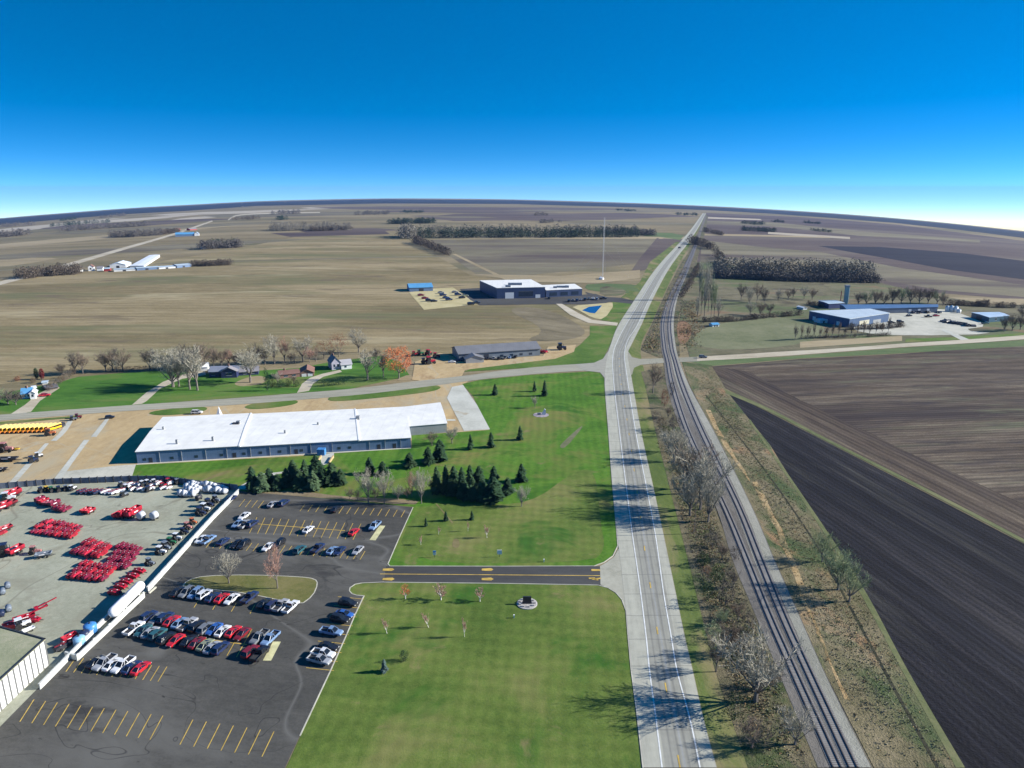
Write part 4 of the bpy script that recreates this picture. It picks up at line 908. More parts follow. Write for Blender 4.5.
for i, (x, y, m, k, t, s, h) in enumerate([(13, 497, M_red, 'tallwagon', 'long red wagon at the upper left corner of the yard', 1.15, .5), (8, 501, M_wh, 'tractor', 'white cabbed machine between red ones at the yard corner', 1.3, 1.2), (3, 510, M_red, 'tallwagon', 'red wagon below the white cabbed machine at the yard edge', 1.1, .5), (9, 507, M_redd, 'wagon', 'dark red wagon tucked behind the white cabbed machine', 1.1, .5),
        (5, 531, M_red, 'wagon', 'red wagon alone at the left yard edge', .9, .6), (1, 535, M_red, 'implement', 'small red implement just below the lone edge wagon', .9, .6), (7, 555, M_dk, 'tractor', 'dark blue tractor beside a red wagon at the left yard edge', 1.5, 1.2), (16, 554, M_red, 'tallwagon', 'tall red wagon beside the dark blue tractor', 1.0, .3),
        (35, 554, M_pk, 'tractor', 'faded pink machine with a long thin shadow', 1.0, 1.4), (44, 557.5, M_gy, 'wagon', 'grey wagon beside the faded pink machine', .9, 1.2), (22, 628, M_wh, 'tractor', 'white cabbed machine under the red conveyors', 1.1, .8), (13, 628, M_red, 'implement', 'red implement at the corner of the white ribbed building', 1.0, 1.3), (29, 632, M_wh, 'wagon', 'small white wagon by the edge of the green roof', .55, .6), (27, 620, M_red, 'wagon', 'red wagon close beside the white cabbed machine', .8, .9), (34, 622, M_red, 'implement', 'red implement crossing under the near conveyor', .8, 1.5),
        (70, 641, M_red, 'tallwagon', 'red wagon against the fence by the blue tanks', .7, .6), (64, 648, M_steel, 'implement', 'dark machine beside the red wagon against the fence', .9, .6)]):
    machine(k, x, y, t, 'farm implement' if k != 'tractor' else 'machine', None, h, s, {0: m}, {'tractor': 'farm_machine', 'implement': 'farm_implement'}.get(k, 'farm_wagon'))
machine('conveyor', 47, 606, 'red conveyor pointing up the yard, farther of two', 'conveyor', 'red conveyors', .75, .55); machine('conveyor', 33, 617, 'red conveyor beside the white cabbed machine, nearer of two', 'conveyor', 'red conveyors', .9, .8)
for i, (x, y, t) in enumerate([(8, 588, 'grey drum'), (3, 594, 'small grey drum'), (9, 611, 'bluish grey drum'), (2, 616, 'dark bluish drum')]):
    machine('drum', x, y, f'{t}, {ORD[i]} going down the left edge of the yard', 'drum', 'drums at the left yard edge', .9, .85, {0: [M_gy, M_gy, M_gy, M_dk][i]})
# scattered tractors at the forecourt west of the grey shed
for x, y, m, s, t, h in [(414.5, 356, M_red, 1.3, 'small red tractor at the far end of the gravel forecourt', 1.3), (420, 355, M_gn, 1.4, 'green tractor between red ones on the gravel forecourt', 1.2), (428.5, 355.5, M_red, 1.6, 'red tractor with raised arm behind the big one', .4), (436, 358, M_red, 1.4, 'red tractor nearest the dark shed wall', 1.3), (424.5, 364, M_dk, 1.5, 'dark blue tractor left of the big red one', 1.3), (430, 364, M_red, 1.9, 'biggest red tractor standing on the pale forecourt', 1.1)]:
    machine('tractor', x, y, t, 'tractor', 'tractors on the forecourt', h, s, {0: m})
machine('tractor', 561, 350, 'dark machine alone on gravel past the shed end', 'machine', None, 1.4, 1.9, {0: M_dk}, 'farm_machine'); machine('implement', 544, 353, 'red implement against the end of the grey shed', 'farm implement', None, 2.3, 1.3)
# tan yard
machine('tractor', 6, 452, 'pink and white tractor with a yellow boom in the tan yard', 'tractor', None, 1.5, 1.6, {0: M_pk}); machine('implement', 14, 450.5, 'yellow implement hitched beside the pink tractor', 'farm implement', None, 1.5, (.6, 1.2, .8), {0: M_ye})
machine('wagon', 8, 461.5, 'long dark trailer in the tan yard', 'trailer', None, 1.5, (1.1, 1.6, 1.0), {0: M_steel}, 'dark_trailer'); machine('wagon', 2, 471.5, 'small dark trailer at the tan yard edge', 'trailer', None, 1.4, .8, {0: M_steel}, 'dark_trailer')
machine('tractor', 33, 462.5, 'dark machine parked on the left concrete strip', 'machine', None, .8, 1.1, {0: M_dk}, 'farm_machine'); machine('tractor', 38.5, 457.5, 'silver machine parked on the left concrete strip', 'machine', None, .8, .9, {0: M_wh}, 'farm_machine')
machine('tractor', 73, 420.5, 'dark machine beside the road at the strip end', 'machine', None, 1.2, .9, {0: M_gy}, 'farm_machine'); machine('tractor', 78, 418.5, 'brownish machine nearest the county road edge', 'machine', None, 1.2, .9, {0: M_mar}, 'farm_machine')
machine('tractor', 50, 435.5, 'orange machine at the end of the yellow bus row', 'machine', None, 1.3, 1.3, {0: M_or}, 'farm_machine')
# yellow buses
M_bus = paint('bus yellow', (.70, .40, .012), .35, .1); M_busroof = paint('pale bus roof', (.72, .56, .20), .4, .1); M_front = paint('bus front orange', (.45, .15, .02), .4, .15)
root = empty('yellow_bus', (0, 0, -500))
MB().loft([[(-1.2, y, .5), (1.2, y, .5), (1.2, y, 2.6), (1.0, y, 2.85), (-1.0, y, 2.85), (-1.2, y, 2.6)] for y in (-5, 3.4)]).build('body', M_bus, root)
MB().box(-1.0, 1.0, -4.95, 3.3, 2.86, 2.98).build('roof', M_busroof, root)
MB().loft([[(-1.0, y, .5), (1.0, y, .5), (.95, y, z), (-.95, y, z)] for y, z in ((3.42, 1.6), (4.8, 1.35))]).build('bonnet', M_front, root)
g = MB()
for s in (-1, 1): g.box(s * 1.205 - .02, s * 1.205 + .02, -4.7, 3.1, 1.75, 2.4)
g.box(-.9, .9, 3.38, 3.43, 1.7, 2.5).build('windows', M_glass, root)
for y in (-3, 3.9):
    for s in (-1, 1):
        o = wheel_mesh(.5, .3).build('wheel', M_tyre, root); o.location = (s * 1.0, y, .5)
BUS = root
for i in range(13):
    t = i / 12; r = copy_tree(BUS); p = G(-1 + 54 * t, 432 - 1.8 * t)
    r.location = (p.x, p.y, off(4, 330)); r.rotation_euler = (0, 0, -math.radians(20) + PI); r.scale = (.56, .92, .95)
    tag(r, f'yellow bus, {nth(i, 13)} in the tight row beside the county road', 'bus', 'yellow buses in a row')
r = copy_tree(BUS); p = G(57.5, 428.5); r.location = (p.x, p.y, off(4, 330)); r.scale = (.8, .8, .8); r.rotation_euler = (0, 0, -math.radians(20) + PI); [setmat(named(r, k), M_steel) for k in ('body', 'roof', 'bonnet')]; r.name = 'dark_bus'
tag(r, 'dark vehicle closing the right end of the yellow bus row', 'bus')
# ------------------------------------------------------------------ buildings
def wallbox(name, q, h, mat, parent, base=-.4, hs=None):
    pts = [(p.x, p.y) for p in q]; z0 = [gz(*p) + base for p in pts]; z1 = hs if hs else [gz(*p) + h for p in pts]
    zt = max(z1) if not hs else None
    return MB().prism(pts, z0, hs if hs else [zt] * len(pts)).build(name, mat, parent)
def inv(o, root):
    o.data.transform(Matrix.Translation(-root.location)); return o
class Bld:
    """building on four ground points: front-left, front-right, back-right, back-left"""
    def __init__(s, name, label, cat, q, h, wall, group=None):
        s.q = [Vector((p.x, p.y, 0)) for p in q]; s.h = h
        c = sum(s.q, Vector()) / 4; s.z = min(gz(p.x, p.y) for p in s.q)
        zmax = max(gz(p.x, p.y) for p in s.q); s.z0 = (s.z + zmax) / 2
        s.root = empty(name, (c.x, c.y, s.z0)); tag(s.root, label, cat, group)
        s.wallmat = wall
    def at(s, u, v):
        a = s.q[0].lerp(s.q[1], u); b = s.q[3].lerp(s.q[2], u); return a.lerp(b, v)
    def put(s, mb, name, mat, par=None, smooth=False):
        o = mb.build(name, mat, None, smooth); inv(o, s.root); o.parent = par or s.root
        return o
    def walls(s, base=1.2, quad=None, h=None, name='wall', mat=None, z0=None):
        q = quad or s.q
        mb = MB().prism([(p.x, p.y) for p in q], s.z - base if z0 is None else s.z0 + z0, s.z0 + (h or s.h))
        return s.put(mb, name, mat or s.wallmat)
    def flat(s, mat, quad=None, h=None, over=.25, th=.3, name='roof'):
        q = quad or s.q; c = sum(q, Vector()) / 4
        pts = [c + (p - c) * (1 + over / max(1, (p - c).length)) for p in q]
        z = s.z0 + (h or s.h)
        return s.put(MB().prism([(p.x, p.y) for p in pts], z + .003, z + th), name, mat)
    def gable(s, mat, rise, along=True, quad=None, h=None, over=.5, th=.22, name='roof', gmat=None):
        q = quad or s.q; z = s.z0 + (h or s.h)
        if not along: q = [q[1], q[2], q[3], q[0]]
        a, b = (q[0] + q[3]) / 2, (q[1] + q[2]) / 2          # ridge ends
        d = (b - a).normalized()
        mb = MB().add([(*q[0].xy, z), (*q[3].xy, z), (*a.xy, z + rise), (*q[1].xy, z), (*q[2].xy, z), (*b.xy, z + rise)], [(0, 1, 2), (4, 3, 5), (0, 2, 5, 3), (1, 4, 5, 2), (0, 3, 4, 1)])
        s.put(mb, 'gable', gmat or s.wallmat)
        mb = MB()
        for e0, e1 in ((q[0], q[1]), (q[3], q[2])):
            o0 = (e0 - a); o1 = (e1 - b); k = 1 + over / max(1, o0.length)
            A, B = a - d * over, b + d * over; E0, E1 = a + o0 * k - d * over, b + o1 * k + d * over
            zE = z - rise * (k - 1)
            vs = [(*A.xy, z + rise + .004), (*B.xy, z + rise + .004), (*E1.xy, zE + .004), (*E0.xy, zE + .004)]
            mb.add(vs + [(x, y, w + th) for x, y, w in vs], [(0, 1, 2, 3), (7, 6, 5, 4), (0, 4, 5, 1), (1, 5, 6, 2), (2, 6, 7, 3), (3, 7, 4, 0)])
        return s.put(mb, name, mat)
    def side(s, k):                             # wall k: 0 front, 1 right, 2 back, 3 left
        return s.q[k], s.q[(k + 1) % 4]
    def panel(s, k, u0, u1, z0, z1, name, mat, par=None, outd=.06, frame=None):
        a, b = s.side(k); t = (b - a); L = t.length; t.normalize(); n = Vector((t.y, -t.x, 0))
        p0, p1 = a + t * L * u0, a + t * L * u1
        pts = [p0 - n * .05, p0 + n * outd, p1 + n * outd, p1 - n * .05]
        o = s.put(MB().prism([(p.x, p.y) for p in pts], s.z0 + z0, s.z0 + z1), name, mat, par)
        if frame:
            f = MB()
            w = .12; e = outd + .03
            for (ua, ub, za, zb) in ((0, 1, 0, w), (0, 1, -w, 0)):
                zz = (s.z0 + z0 - w, s.z0 + z0) if za == 0 else (s.z0 + z1, s.z0 + z1 + w)
                pts = [p0 - n * .05, p0 + n * e, p1 + n * e, p1 - n * .05]; f.prism([(p.x, p.y) for p in pts], *zz)
            s.put(f, 'frame', frame, o) if False else s.put(f, name + '_frame', frame)
        return o
def rect(fl, fr, depth, sk=0):
    a, b = (G(*fl), G(*fr)); t = (b - a); t.z = 0; t.normalize(); n = Vector((-t.y, t.x, 0))
    if n.y < 0 and depth > 0 and abs(t.x) > abs(t.y): n = -n
    return [a, b, b + n * depth, a + n * depth]
M_wroof = ribbed('white membrane roof', (.72, .71, .66), 6.1, 'X', .10, .6, .06)
M_bluewall = ribbed('blue grey wall sheeting', (.125, .195, .32), 1.0, 'X', .3, .6)
M_dkdoor = paint('dark door', (.03, .035, .05), .5); M_whitetrim = paint('white trim', (.72, .72, .70), .5, .06)
M_win = glassy('window glass', (.03, .05, .08)); M_greywall = ribbed('grey wall sheeting', (.30, .31, .31), .9, 'X', .3)
# long warehouse
P = [G(137.6, 463.6), G(411, 447.5), G(405, 405.8, 5.6), G(163.3, 417.5, 5.6)]
FB = {0: (P[0], P[3]), .362: (P[0].lerp(P[1], .362), G(251, 413.6, 5.6)), .802: (P[0].lerp(P[1], .802), G(355, 408.6, 5.6)), 1: (P[1], P[2])}
B = Bld('warehouse', 'long white roofed warehouse with blue grey walls on the tan yard', 'warehouse', P, 5.6, M_bluewall)
def fb(u):
    k = min(FB, key=lambda a: abs(a - u)); t = (P[1] - P[0]) * (u - k); a, b = FB[k]
    return Vector(((a + t).x, (a + t).y, 0)), Vector(((b + t).x, (b + t).y, 0))
def lerpq(u0, u1):
    (a, d), (b, c) = fb(u0), fb(u1); return [a, b, c, d]
u1, u2 = .362, .802
B.walls(quad=lerpq(0, u1), h=5.6); B.walls(quad=lerpq(u1 + .0006, u2 - .0006), h=5.2, name='wall'); B.walls(quad=lerpq(u2, 1), h=4.9)
for a, b, h, r in ((0, u1, 5.6, .75), (u1 + .001, u2 - .001, 5.2, .75), (u2 + .001, 1, 4.9, .75)):
    B.gable(M_wroof, r, True, lerpq(a, b), h, .35)
for u in (u1, u2):
    (a0, d0), (b0, c0_) = fb(u - .003), fb(u + .003); w_ = (a0 - d0) * .008
    ch = 6.0 if u == u1 else 5.55; pts = [a0 + w_, b0 + w_, c0_ - w_, d0 - w_]; mid0, mid1 = (a0 + d0) / 2, (b0 + c0_) / 2
    vs = [(pts[0], ch), (pts[1], ch), (mid1, ch + .75), (pts[2], ch), (pts[3], ch), (mid0, ch + .75)]
    V = [(p.x, p.y, B.z0 + z - .7) for p, z in vs] + [(p.x, p.y, B.z0 + z) for p, z in vs]
    B.put(MB().add(V, [(0, 1, 2, 5), (5, 2, 3, 4), (6, 11, 8, 7), (11, 10, 9, 8), (0, 6, 7, 1), (1, 7, 8, 2), (2, 8, 9, 3), (3, 9, 10, 4), (4, 10, 11, 5), (5, 11, 6, 0)]), 'fire_wall_coping', M_whitetrim)
# right wing set back
ze = Vector((.15, 0, 0)); W4 = [Vector((p.x, p.y, 0)) for p in (P[1].lerp(P[2], .34) + ze, G(447, 432.6), G(440, 402.8, 4.9), P[2] + ze)]
B.walls(quad=W4, h=4.9, mat=M_greywall, name='wing_wall')
B.gable(M_wroof, .5, True, W4, 4.9, .3, name='wing_roof', gmat=M_greywall)
for u in (.02, .115, .2, .29, .37, .43, .5, .58, .66, .72, .76):
    B.panel(0, u, u + .012, 1.2, 2.4, 'window', M_win)
for u in (.04, .335, .56, .87, .93): B.panel(0, u, u + .013, 0, 2.5, 'door', M_dkdoor)
for u in (.078, .155, .24, .315, .40, .47, .545, .62, .7, .84, .9, .96): B.panel(0, u, u + .0016, 0, 4.9, 'downpipe', M_whitetrim if False else M_greywall, outd=.18)
for k, u in enumerate((.1, .25, .42, .55, .66, .8, .9)):
    pass
a, b = B.side(0); n = Vector(((b - a).y, -(b - a).x, 0)).normalized()
B.put(MB().prism([(p.x, p.y) for p in (a + n * .2, a + n * 1.3, b + n * 1.3, b + n * .2)][::1], B.z0, B.z0 + .06), 'foundation_apron', M_conc)
for (x, y, sx, sy, hh) in ((163.5, 429.5, .4, .4, 1.5), (177, 443, .45, .45, 1.7), (213, 440, .45, .45, 1.7), (236, 424, 1.6, .8, .7), (238.5, 423, .9, .9, 1.2), (285, 432, .4, .4, .9), (318, 424, .4, .4, .9), (358, 418, .9, .9, 1.2)):
    p = G(x, y, 6.4); B.put(MB().box(p.x - sx, p.x + sx, p.y - sy, p.y + sy, 5.2, 6.4 + hh), 'roof_vent', M_greywall if hh > .8 else M_steel)
p = G(219.5, 418); B.put(MB().add([(p.x - 1.5, p.y - 2, 0), (p.x + 1.5, p.y - 2, 0), (p.x + 1.5, p.y + 2, 0), (p.x - 1.5, p.y + 2, 0), (p.x, p.y + .3, 6.6)], [(3, 2, 1, 0), (0, 1, 4), (1, 2, 4), (2, 3, 4), (3, 0, 4)]), 'entrance_canopy', M_whitetrim)
p = G(326, 459); B.put(MB().box(p.x - 3, p.x - 2.4, p.y - 7, p.y + 2, 0, 1.1).box(p.x + 2.6, p.x + 3.2, p.y - 6, p.y + 2, 0, 1.1), 'entrance_wall', M_tan)
p = G(322, 455); B.put(MB().box(p.x - 2, p.x + 1.5, p.y - 1, p.y + 2, 0, 3.0), 'entrance_porch', M_bl)
# dark-roofed long shed
M_grroof = ribbed('grey metal roof', (.17, .17, .175), 1.6, 'X', .3, .5); M_dkroof = ribbed('dark shingles', (.05, .05, .055), .9, 'Y', .3, .8)
q = rect((459, 361), (540, 355.3), 22)
B = Bld('long_shed', 'long grey metal roofed shed with a gabled porch on the gravel forecourt', 'shed', q, 5.2, ribbed('slate wall sheeting', (.16, .19, .22), 1, 'X', .3))
B.walls(); B.gable(M_grroof, 3.2, True, over=.8)
for u in (.5, .62, .74, .86): B.panel(0, u, u + .04, 1.0, 2.6, 'window', M_win)
B.panel(0, .3, .36, 0, 3.6, 'door', M_dkdoor)
pq = rect((466, 363.7), (484, 362.6), 10)
B.walls(quad=pq, h=3.2, name='porch_wall', mat=M_greywall); B.gable(M_grroof, 2.2, False, pq, 3.2, .6, name='porch_roof', gmat=M_greywall)
# white-roofed two-part building
M_navy = ribbed('dark blue wall panels', (.035, .06, .13), 2.4, 'X', .3, .5)
q = [G(496.9, 298.9), G(545, 297.8), G(531, 279.8, 12), G(479.7, 280.8, 12)]
B = Bld('distribution_building', 'white flat roofed dark blue building in two parts beside a gravel lot', 'building', q, 12, M_navy)
B.walls(); B.flat(M_wroof, th=.5)
q2 = [G(546, 297.4), G(582, 295.8), G(574.5, 284.2, 8), G(542, 285.5, 8)]
B2q = q2; c2 = [Vector((p.x, p.y, 0)) for p in q2]
B.walls(quad=c2, h=8, name='wing_wall'); B.flat(M_wroof, c2, 8, th=.4, name='wing_roof')
for u0, u1 in ((.17, .35),): B.panel(0, u0, u1, 0, 7, 'loading_door', M_whitetrim)
B.panel(0, .45, .75, 2, 8, 'window', M_win, frame=M_greywall); B.panel(0, .8, .9, 0, 4, 'door', M_whitetrim)
for px, py, z, sx, sy, hh in ((515, 285, 12.4, 8, 2, 2.5), (508, 287, 12.4, 3, 2, 2), (555, 288, 8.4, 2, 2, 2), (561, 287.5, 8.4, 5, 2, 2), (567, 287.5, 8.4, 2, 3, 2.2)):
    p = G(px, py, z); B.put(MB().box(p.x - sx, p.x + sx, p.y - sy, p.y + sy, p.z - .6, p.z + hh), 'roof_unit', M_gy)
n = (c2[0] - c2[3]).normalized()
for f in (.1, .4, .7):
    a = c2[0].lerp(c2[1], f); b = c2[0].lerp(c2[1], f + .2)
    B.put(MB().prism([(p.x, p.y) for p in (a - n * .1, a + n * .12, b + n * .12, b - n * .1)], B.z0 + 1.5, B.z0 + 5.5), 'window', M_win)
# small sheds and farms
M_blroof = ribbed('blue roof sheeting', (.10, .30, .52), 1.4, 'X', .3, .4); M_paleroof = ribbed('pale blue grey roof', (.42, .50, .55), 1.5, 'X', .35, .4); M_wall_w = ribbed('white wall boards', (.66, .68, .68), .6, 'Z', .2)
M_brroof = ribbed('brown roof shingles', (.19, .10, .075), .7, 'Y', .3, .8); M_brick = paint('brown brick', (.22, .13, .10), .85, .2, 2); M_darkblue = ribbed('navy house boards', (.03, .04, .11), .5, 'Z', .3)
M_redwall = ribbed('red barn boards', (.30, .04, .035), .5, 'Z', .3); M_greyroof2 = ribbed('grey shingles', (.22, .21, .22), .7, 'Y', .3, .8)
def house(fl, fr, depth, eave_top, ridge_top, wall, roof, name, label, cat, along=True, wins=(), doors=(), chim=None, group=None, over=.5, garage=(), q=None):
    q = q or rect(fl, fr, depth); c = (q[0] + q[1]) / 2; h = tall(q[0].lerp(q[1], .5), eave_top)
    rc = (q[2] + q[3] + q[0] + q[1]) / 4; rise = max(.4, tall(rc, ridge_top) - h)
    b = Bld(name, label, cat, q, h, wall, group); b.walls(); b.gable(roof, rise, along, over=over)
    for k, u0, u1 in wins: b.panel(k, u0, u1, h * .38, h * .78, 'window', M_win, frame=M_whitetrim)
    for k, u0, u1 in doors: b.panel(k, u0, u1, 0, h * .72, 'door', M_dkdoor)
    for k, u0, u1 in garage: b.panel(k, u0, u1, 0, h * .75, 'garage_door', M_whitetrim)
    if chim: p = b.at(*chim); b.put(MB().box(p.x - .5, p.x + .5, p.y - .5, p.y + .5, b.z0 + h, b.z0 + h + rise + 1.4), 'chimney', M_brick)
    return b
house((409.5, 291.8), (433, 291), 26, 287.5, 283.3, M_bluewall, M_blroof, 'blue_shed', 'blue roofed shed at the corner of the yellow gravel lot', 'shed', doors=((0, .4, .6),))
house((192, 371.5), (208, 370.5), 11, 367.3, 362.8, M_wall_w, ribbed('white garage roof', (.70, .72, .74), 1, 'X', .2), 'white_garage', 'white garage at the end of the long pale drive', 'garage', garage=((0, .55, .9),), wins=((0, .15, .3),))
house((209.5, 377.3), (238.5, 376.4), 13, 371.5, 366, M_darkblue, ribbed('blue grey roof', (.20, .22, .27), .8, 'Y', .3), 'navy_house', 'navy house with white gables behind the warehouse', 'house', wins=((0, .08, .2), (0, .5, .62), (0, .8, .9)), doors=((0, .34, .4),), chim=(.6, .5))
house((239.5, 375.8), (258.5, 374.6), 10, 371.5, 366.5, M_darkblue, M_greyroof2, 'long_garage', 'low grey roofed garage joined on the right of the navy house', 'garage', wins=((0, .2, .4), (0, .6, .8)))
house((221.5, 378.3), (237, 377.7), 5, 371.5, 366.8, M_darkblue, M_greyroof2, 'gabled_porch', 'gabled navy porch standing in front of the navy house', 'porch', along=False, wins=((0, .3, .7),))
house((280, 379), (300, 377), 12, 374, 370, M_brick, M_brroof, 'brown_house', 'brown roofed brick house half hidden by bushes', 'house', wins=((0, .2, .4), (0, .6, .8)), chim=(.3, .5))
house((300.5, 377), (314, 376.2), 14, 372.6, 367, M_brick, M_brroof, 'brown_garage', 'brown roofed garage on the right of the brick house', 'garage', along=False, garage=((0, .1, .45), (0, .55, .9)))
house((332, 370.3), (341, 369.3), 11, 362.5, 355.8, ribbed('lilac boards', (.36, .35, .42), .5, 'Z', .2), M_greyroof2, 'grey_house', 'tall pale grey house with a steep roof by brown trees', 'house', along=False, wins=((0, .2, .4), (0, .6, .8)), chim=(.5, .7))
house((341.5, 369.8), (352, 368.8), 9, 364.5, 359.5, M_wall_w, ribbed('pale shingles', (.38, .37, .38), .7, 'Y', .2), 'white_house_wing', 'white wing on the right of the tall pale grey house', 'house', wins=((0, .3, .5),), garage=((1, .2, .7),))
house((22, 399), (32, 398), 9, 393.5, 388, M_wall_w, M_blroof, 'white_farmhouse', 'white farmhouse with roof painted shade blue by the dirt drive', 'house', wins=((0, .2, .4), (0, .6, .8)), chim=(.5, .5))  # blue shade on this roof is put into its colour
house((30.5, 399.5), (36, 399), 6, 393, 390, M_wall_w, ribbed('white porch roof', (.7, .72, .75), .8, 'Y', .2), 'white_porch', 'white lean-to on the right of the white farmhouse', 'porch', along=False, wins=((0, .3, .7),))
house((33, 391), (36.5, 390.5), 6, 388, 386.5, M_wall_w, ribbed('white shed roof', (.72, .73, .75), .8, 'Y', .2), 'small_white_shed', 'small white shed behind the white farmhouse', 'shed')
house((47, 390.5), (58, 388.5), 9, 387.5, 384.5, ribbed('dark shed boards', (.035, .03, .03), .6, 'Z', .3), ribbed('dark shed roof', (.10, .10, .11), .8, 'X', .3), 'dark_shed', 'dark shed beside the hedge above the dirt drive', 'shed', doors=((0, .3, .6),))
house((42.5, 384.5), (47.5, 384), 5, 382.5, 381.5, M_wall_w, M_paleroof, 'pale_hut', 'pale hut on the lawn behind the dark shed', 'shed')
# far farms
FARM = 'sheds of the white farmstead'
house((128, 268.5), (141, 268.2), 95, 265.5, 264, M_wall_w, ribbed('long white roof', (.72, .75, .78), 3, 'X', .2), 'long_white_barn', 'long white barn pointing away, middle of the far farmstead', 'barn', along=False, group=FARM, q=[G(130, 268), G(144, 267.5), G(160, 257), G(150, 257.5)])
house((110, 268.3), (126, 267.6), 40, 264.8, 261.5, M_wall_w, ribbed('pale barn roof', (.66, .72, .76), 3, 'X', .2), 'white_barn', 'broad white gabled barn left of the long barn', 'barn', along=False, group=FARM, doors=((0, .4, .6),))
for i, (a, b, t, hh) in enumerate([((114, 271.8), (136, 270.6), 268.6, 2.6), ((137, 270.6), (158, 269.2), 267, 2.4), ((159, 269.2), (176, 268), 266.2, 2), ((177, 268), (191.5, 266.7), 264.3, 2)]):
    house(a, b, 16, t + .6, t - .5, M_bluewall if i % 2 else M_wall_w, M_paleroof, 'low_shed', f'long low pale shed, {nth(i, 4)} of four along the farm front', 'shed', group=FARM, doors=((0, .4, .55),))
house((88.5, 271.3), (94, 271), 14, 267, 264.5, M_wall_w, M_brroof, 'farmhouse', 'small farmhouse with white and brown walls at the farm left end', 'house', along=False, group=FARM, wins=((0, .3, .6),))
house((97, 271), (103, 270.7), 12, 268, 266.5, M_wall_w, M_greyroof2, 'small_barn', 'small grey roofed shed beside the far farmhouse', 'shed', group=FARM)
house((104, 271.5), (110, 271.2), 12, 268.8, 267.6, M_redwall, M_paleroof, 'red_barn', 'small dark barn between the farmhouse and white barns', 'shed', group=FARM)
house((175.5, 236.8), (194, 236), 30, 234.3, 232.3, M_bluewall, M_blroof, 'blue_barn', 'long blue barn by the far gravel road', 'barn', group='far farm by the gravel road')
house((194.5, 236), (199, 235.8), 25, 233.8, 232, M_wall_w, M_paleroof, 'white_barn', 'small white barn at the right end of the long blue barn', 'barn', along=False, group='far farm by the gravel road')
house((175.5, 231), (180, 230.8), 20, 229.5, 228, M_redwall, M_brroof, 'red_barn', 'small red barn behind the long blue barn', 'barn', group='far farm by the gravel road')
house((190, 230.5), (197, 230), 20, 229, 227.8, M_redwall, M_greyroof2, 'red_shed', 'low red shed right of the small red barn', 'shed', group='far farm by the gravel road')
house((201, 249.5), (206, 249.3), 20, 247.6, 246.5, M_wall_w, M_paleroof, 'white_shed', 'white shed at the left edge of the far grove', 'shed'); house((232, 246), (237, 245.8), 20, 244.2, 243.2, M_wall_w, M_paleroof, 'pale_shed', 'pale shed inside the right of the far grove', 'shed')
house((55, 270.2), (62, 270), 18, 268.4, 267, M_wall_w, M_paleroof, 'white_shed', 'little white shed at the end of the far left hedgerow', 'shed')
house((77, 272.3), (80, 272.2), 12, 270.6, 269.8, M_wall_w, M_paleroof, 'white_shed', 'tiny white shed between the hedgerow and far farmstead', 'shed')
# industrial plant on the right
q = [G(848.7, 327.8), G(888, 322), G(870, 309.4, 8), G(809.5, 311.2, 8)]
B = Bld('metal_works', 'pale roofed metal building with blue walls, largest in the industrial yard', 'factory', q, 8, ribbed('blue factory walls', (.05, .10, .20), 2, 'X', .3))
B.walls(); B.flat(ribbed('pale metal roof', (.52, .58, .60), 2.2, 'X', .3, .4), th=.5, over=.6)
for u in (.1, .4, .7): B.panel(3, u, u + .08, 0, 4, 'loading_door', M_whitetrim)
B.panel(0, .25, .5, 1, 5, 'cream_bay', paint('cream wall', (.50, .48, .36), .7)); B.panel(0, .6, .8, 0, 4, 'loading_door', M_greywall)
house((828.5, 308.3), (843, 307.6), 26, 303.5, 299.5, ribbed('navy factory walls', (.02, .04, .14), 2, 'X', .3), M_paleroof, 'blue_workshop', 'small blue workshop with sloped pale roof beside the silver elevator leg', 'workshop', q=[G(828.5, 309), G(844, 308.2), G(835.5, 299, 7), G(818.7, 299.2, 7)])
q = [G(846, 314.2), G(937, 312.8), G(937, 306.5, 4), G(840, 305.8, 4)]
B = Bld('long_plant_hall', 'long low blue grey hall behind the pale roofed metal building', 'hall', q, 5.5, ribbed('slate hall wall', (.12, .15, .20), 2, 'X', .3))
B.walls(); B.gable(ribbed('blue hall roof', (.09, .16, .28), 2, 'X', .3, .4), 1.2, True)
for u in (.68, .78, .88): B.panel(0, u, u + .03, 0, 4, 'door', M_whitetrim)
house((988.5, 322), (1008, 320.5), 40, 316.5, 311, ribbed('teal blue walls', (.03, .10, .15), 2, 'X', .3), ribbed('pale blue roof', (.45, .55, .64), 2, 'X', .25, .4), 'blue_barn', 'pale roofed blue barn alone right of the industrial yard', 'barn', q=[G(988.5, 322.5), G(1008, 321), G(999, 311.5, 6), G(972, 311.5, 6)], doors=((3, .3, .6),), wins=((0, .3, .4),))
house((820, 323.5), (827.5, 323), 8, 320, 318.4, M_wall_w, ribbed('small white roof', (.7, .72, .74), 1, 'X', .2), 'white_shed', 'small white shed on grass by the metal building', 'shed', doors=((0, .4, .6),))
house((712.5, 327), (719, 326.6), 6, 324.5, 322.8, M_wall_w, M_blroof, 'field_hut', 'small pale hut alone in the dry pasture by the railway', 'hut', doors=((0, .25, .45), (0, .6, .8)))
house((803, 310), (807, 309.8), 10, 307.8, 306.4, M_wall_w, M_whitetrim, 'white_shed', 'tiny white shed among weeds left of the metal building', 'shed', along=False)
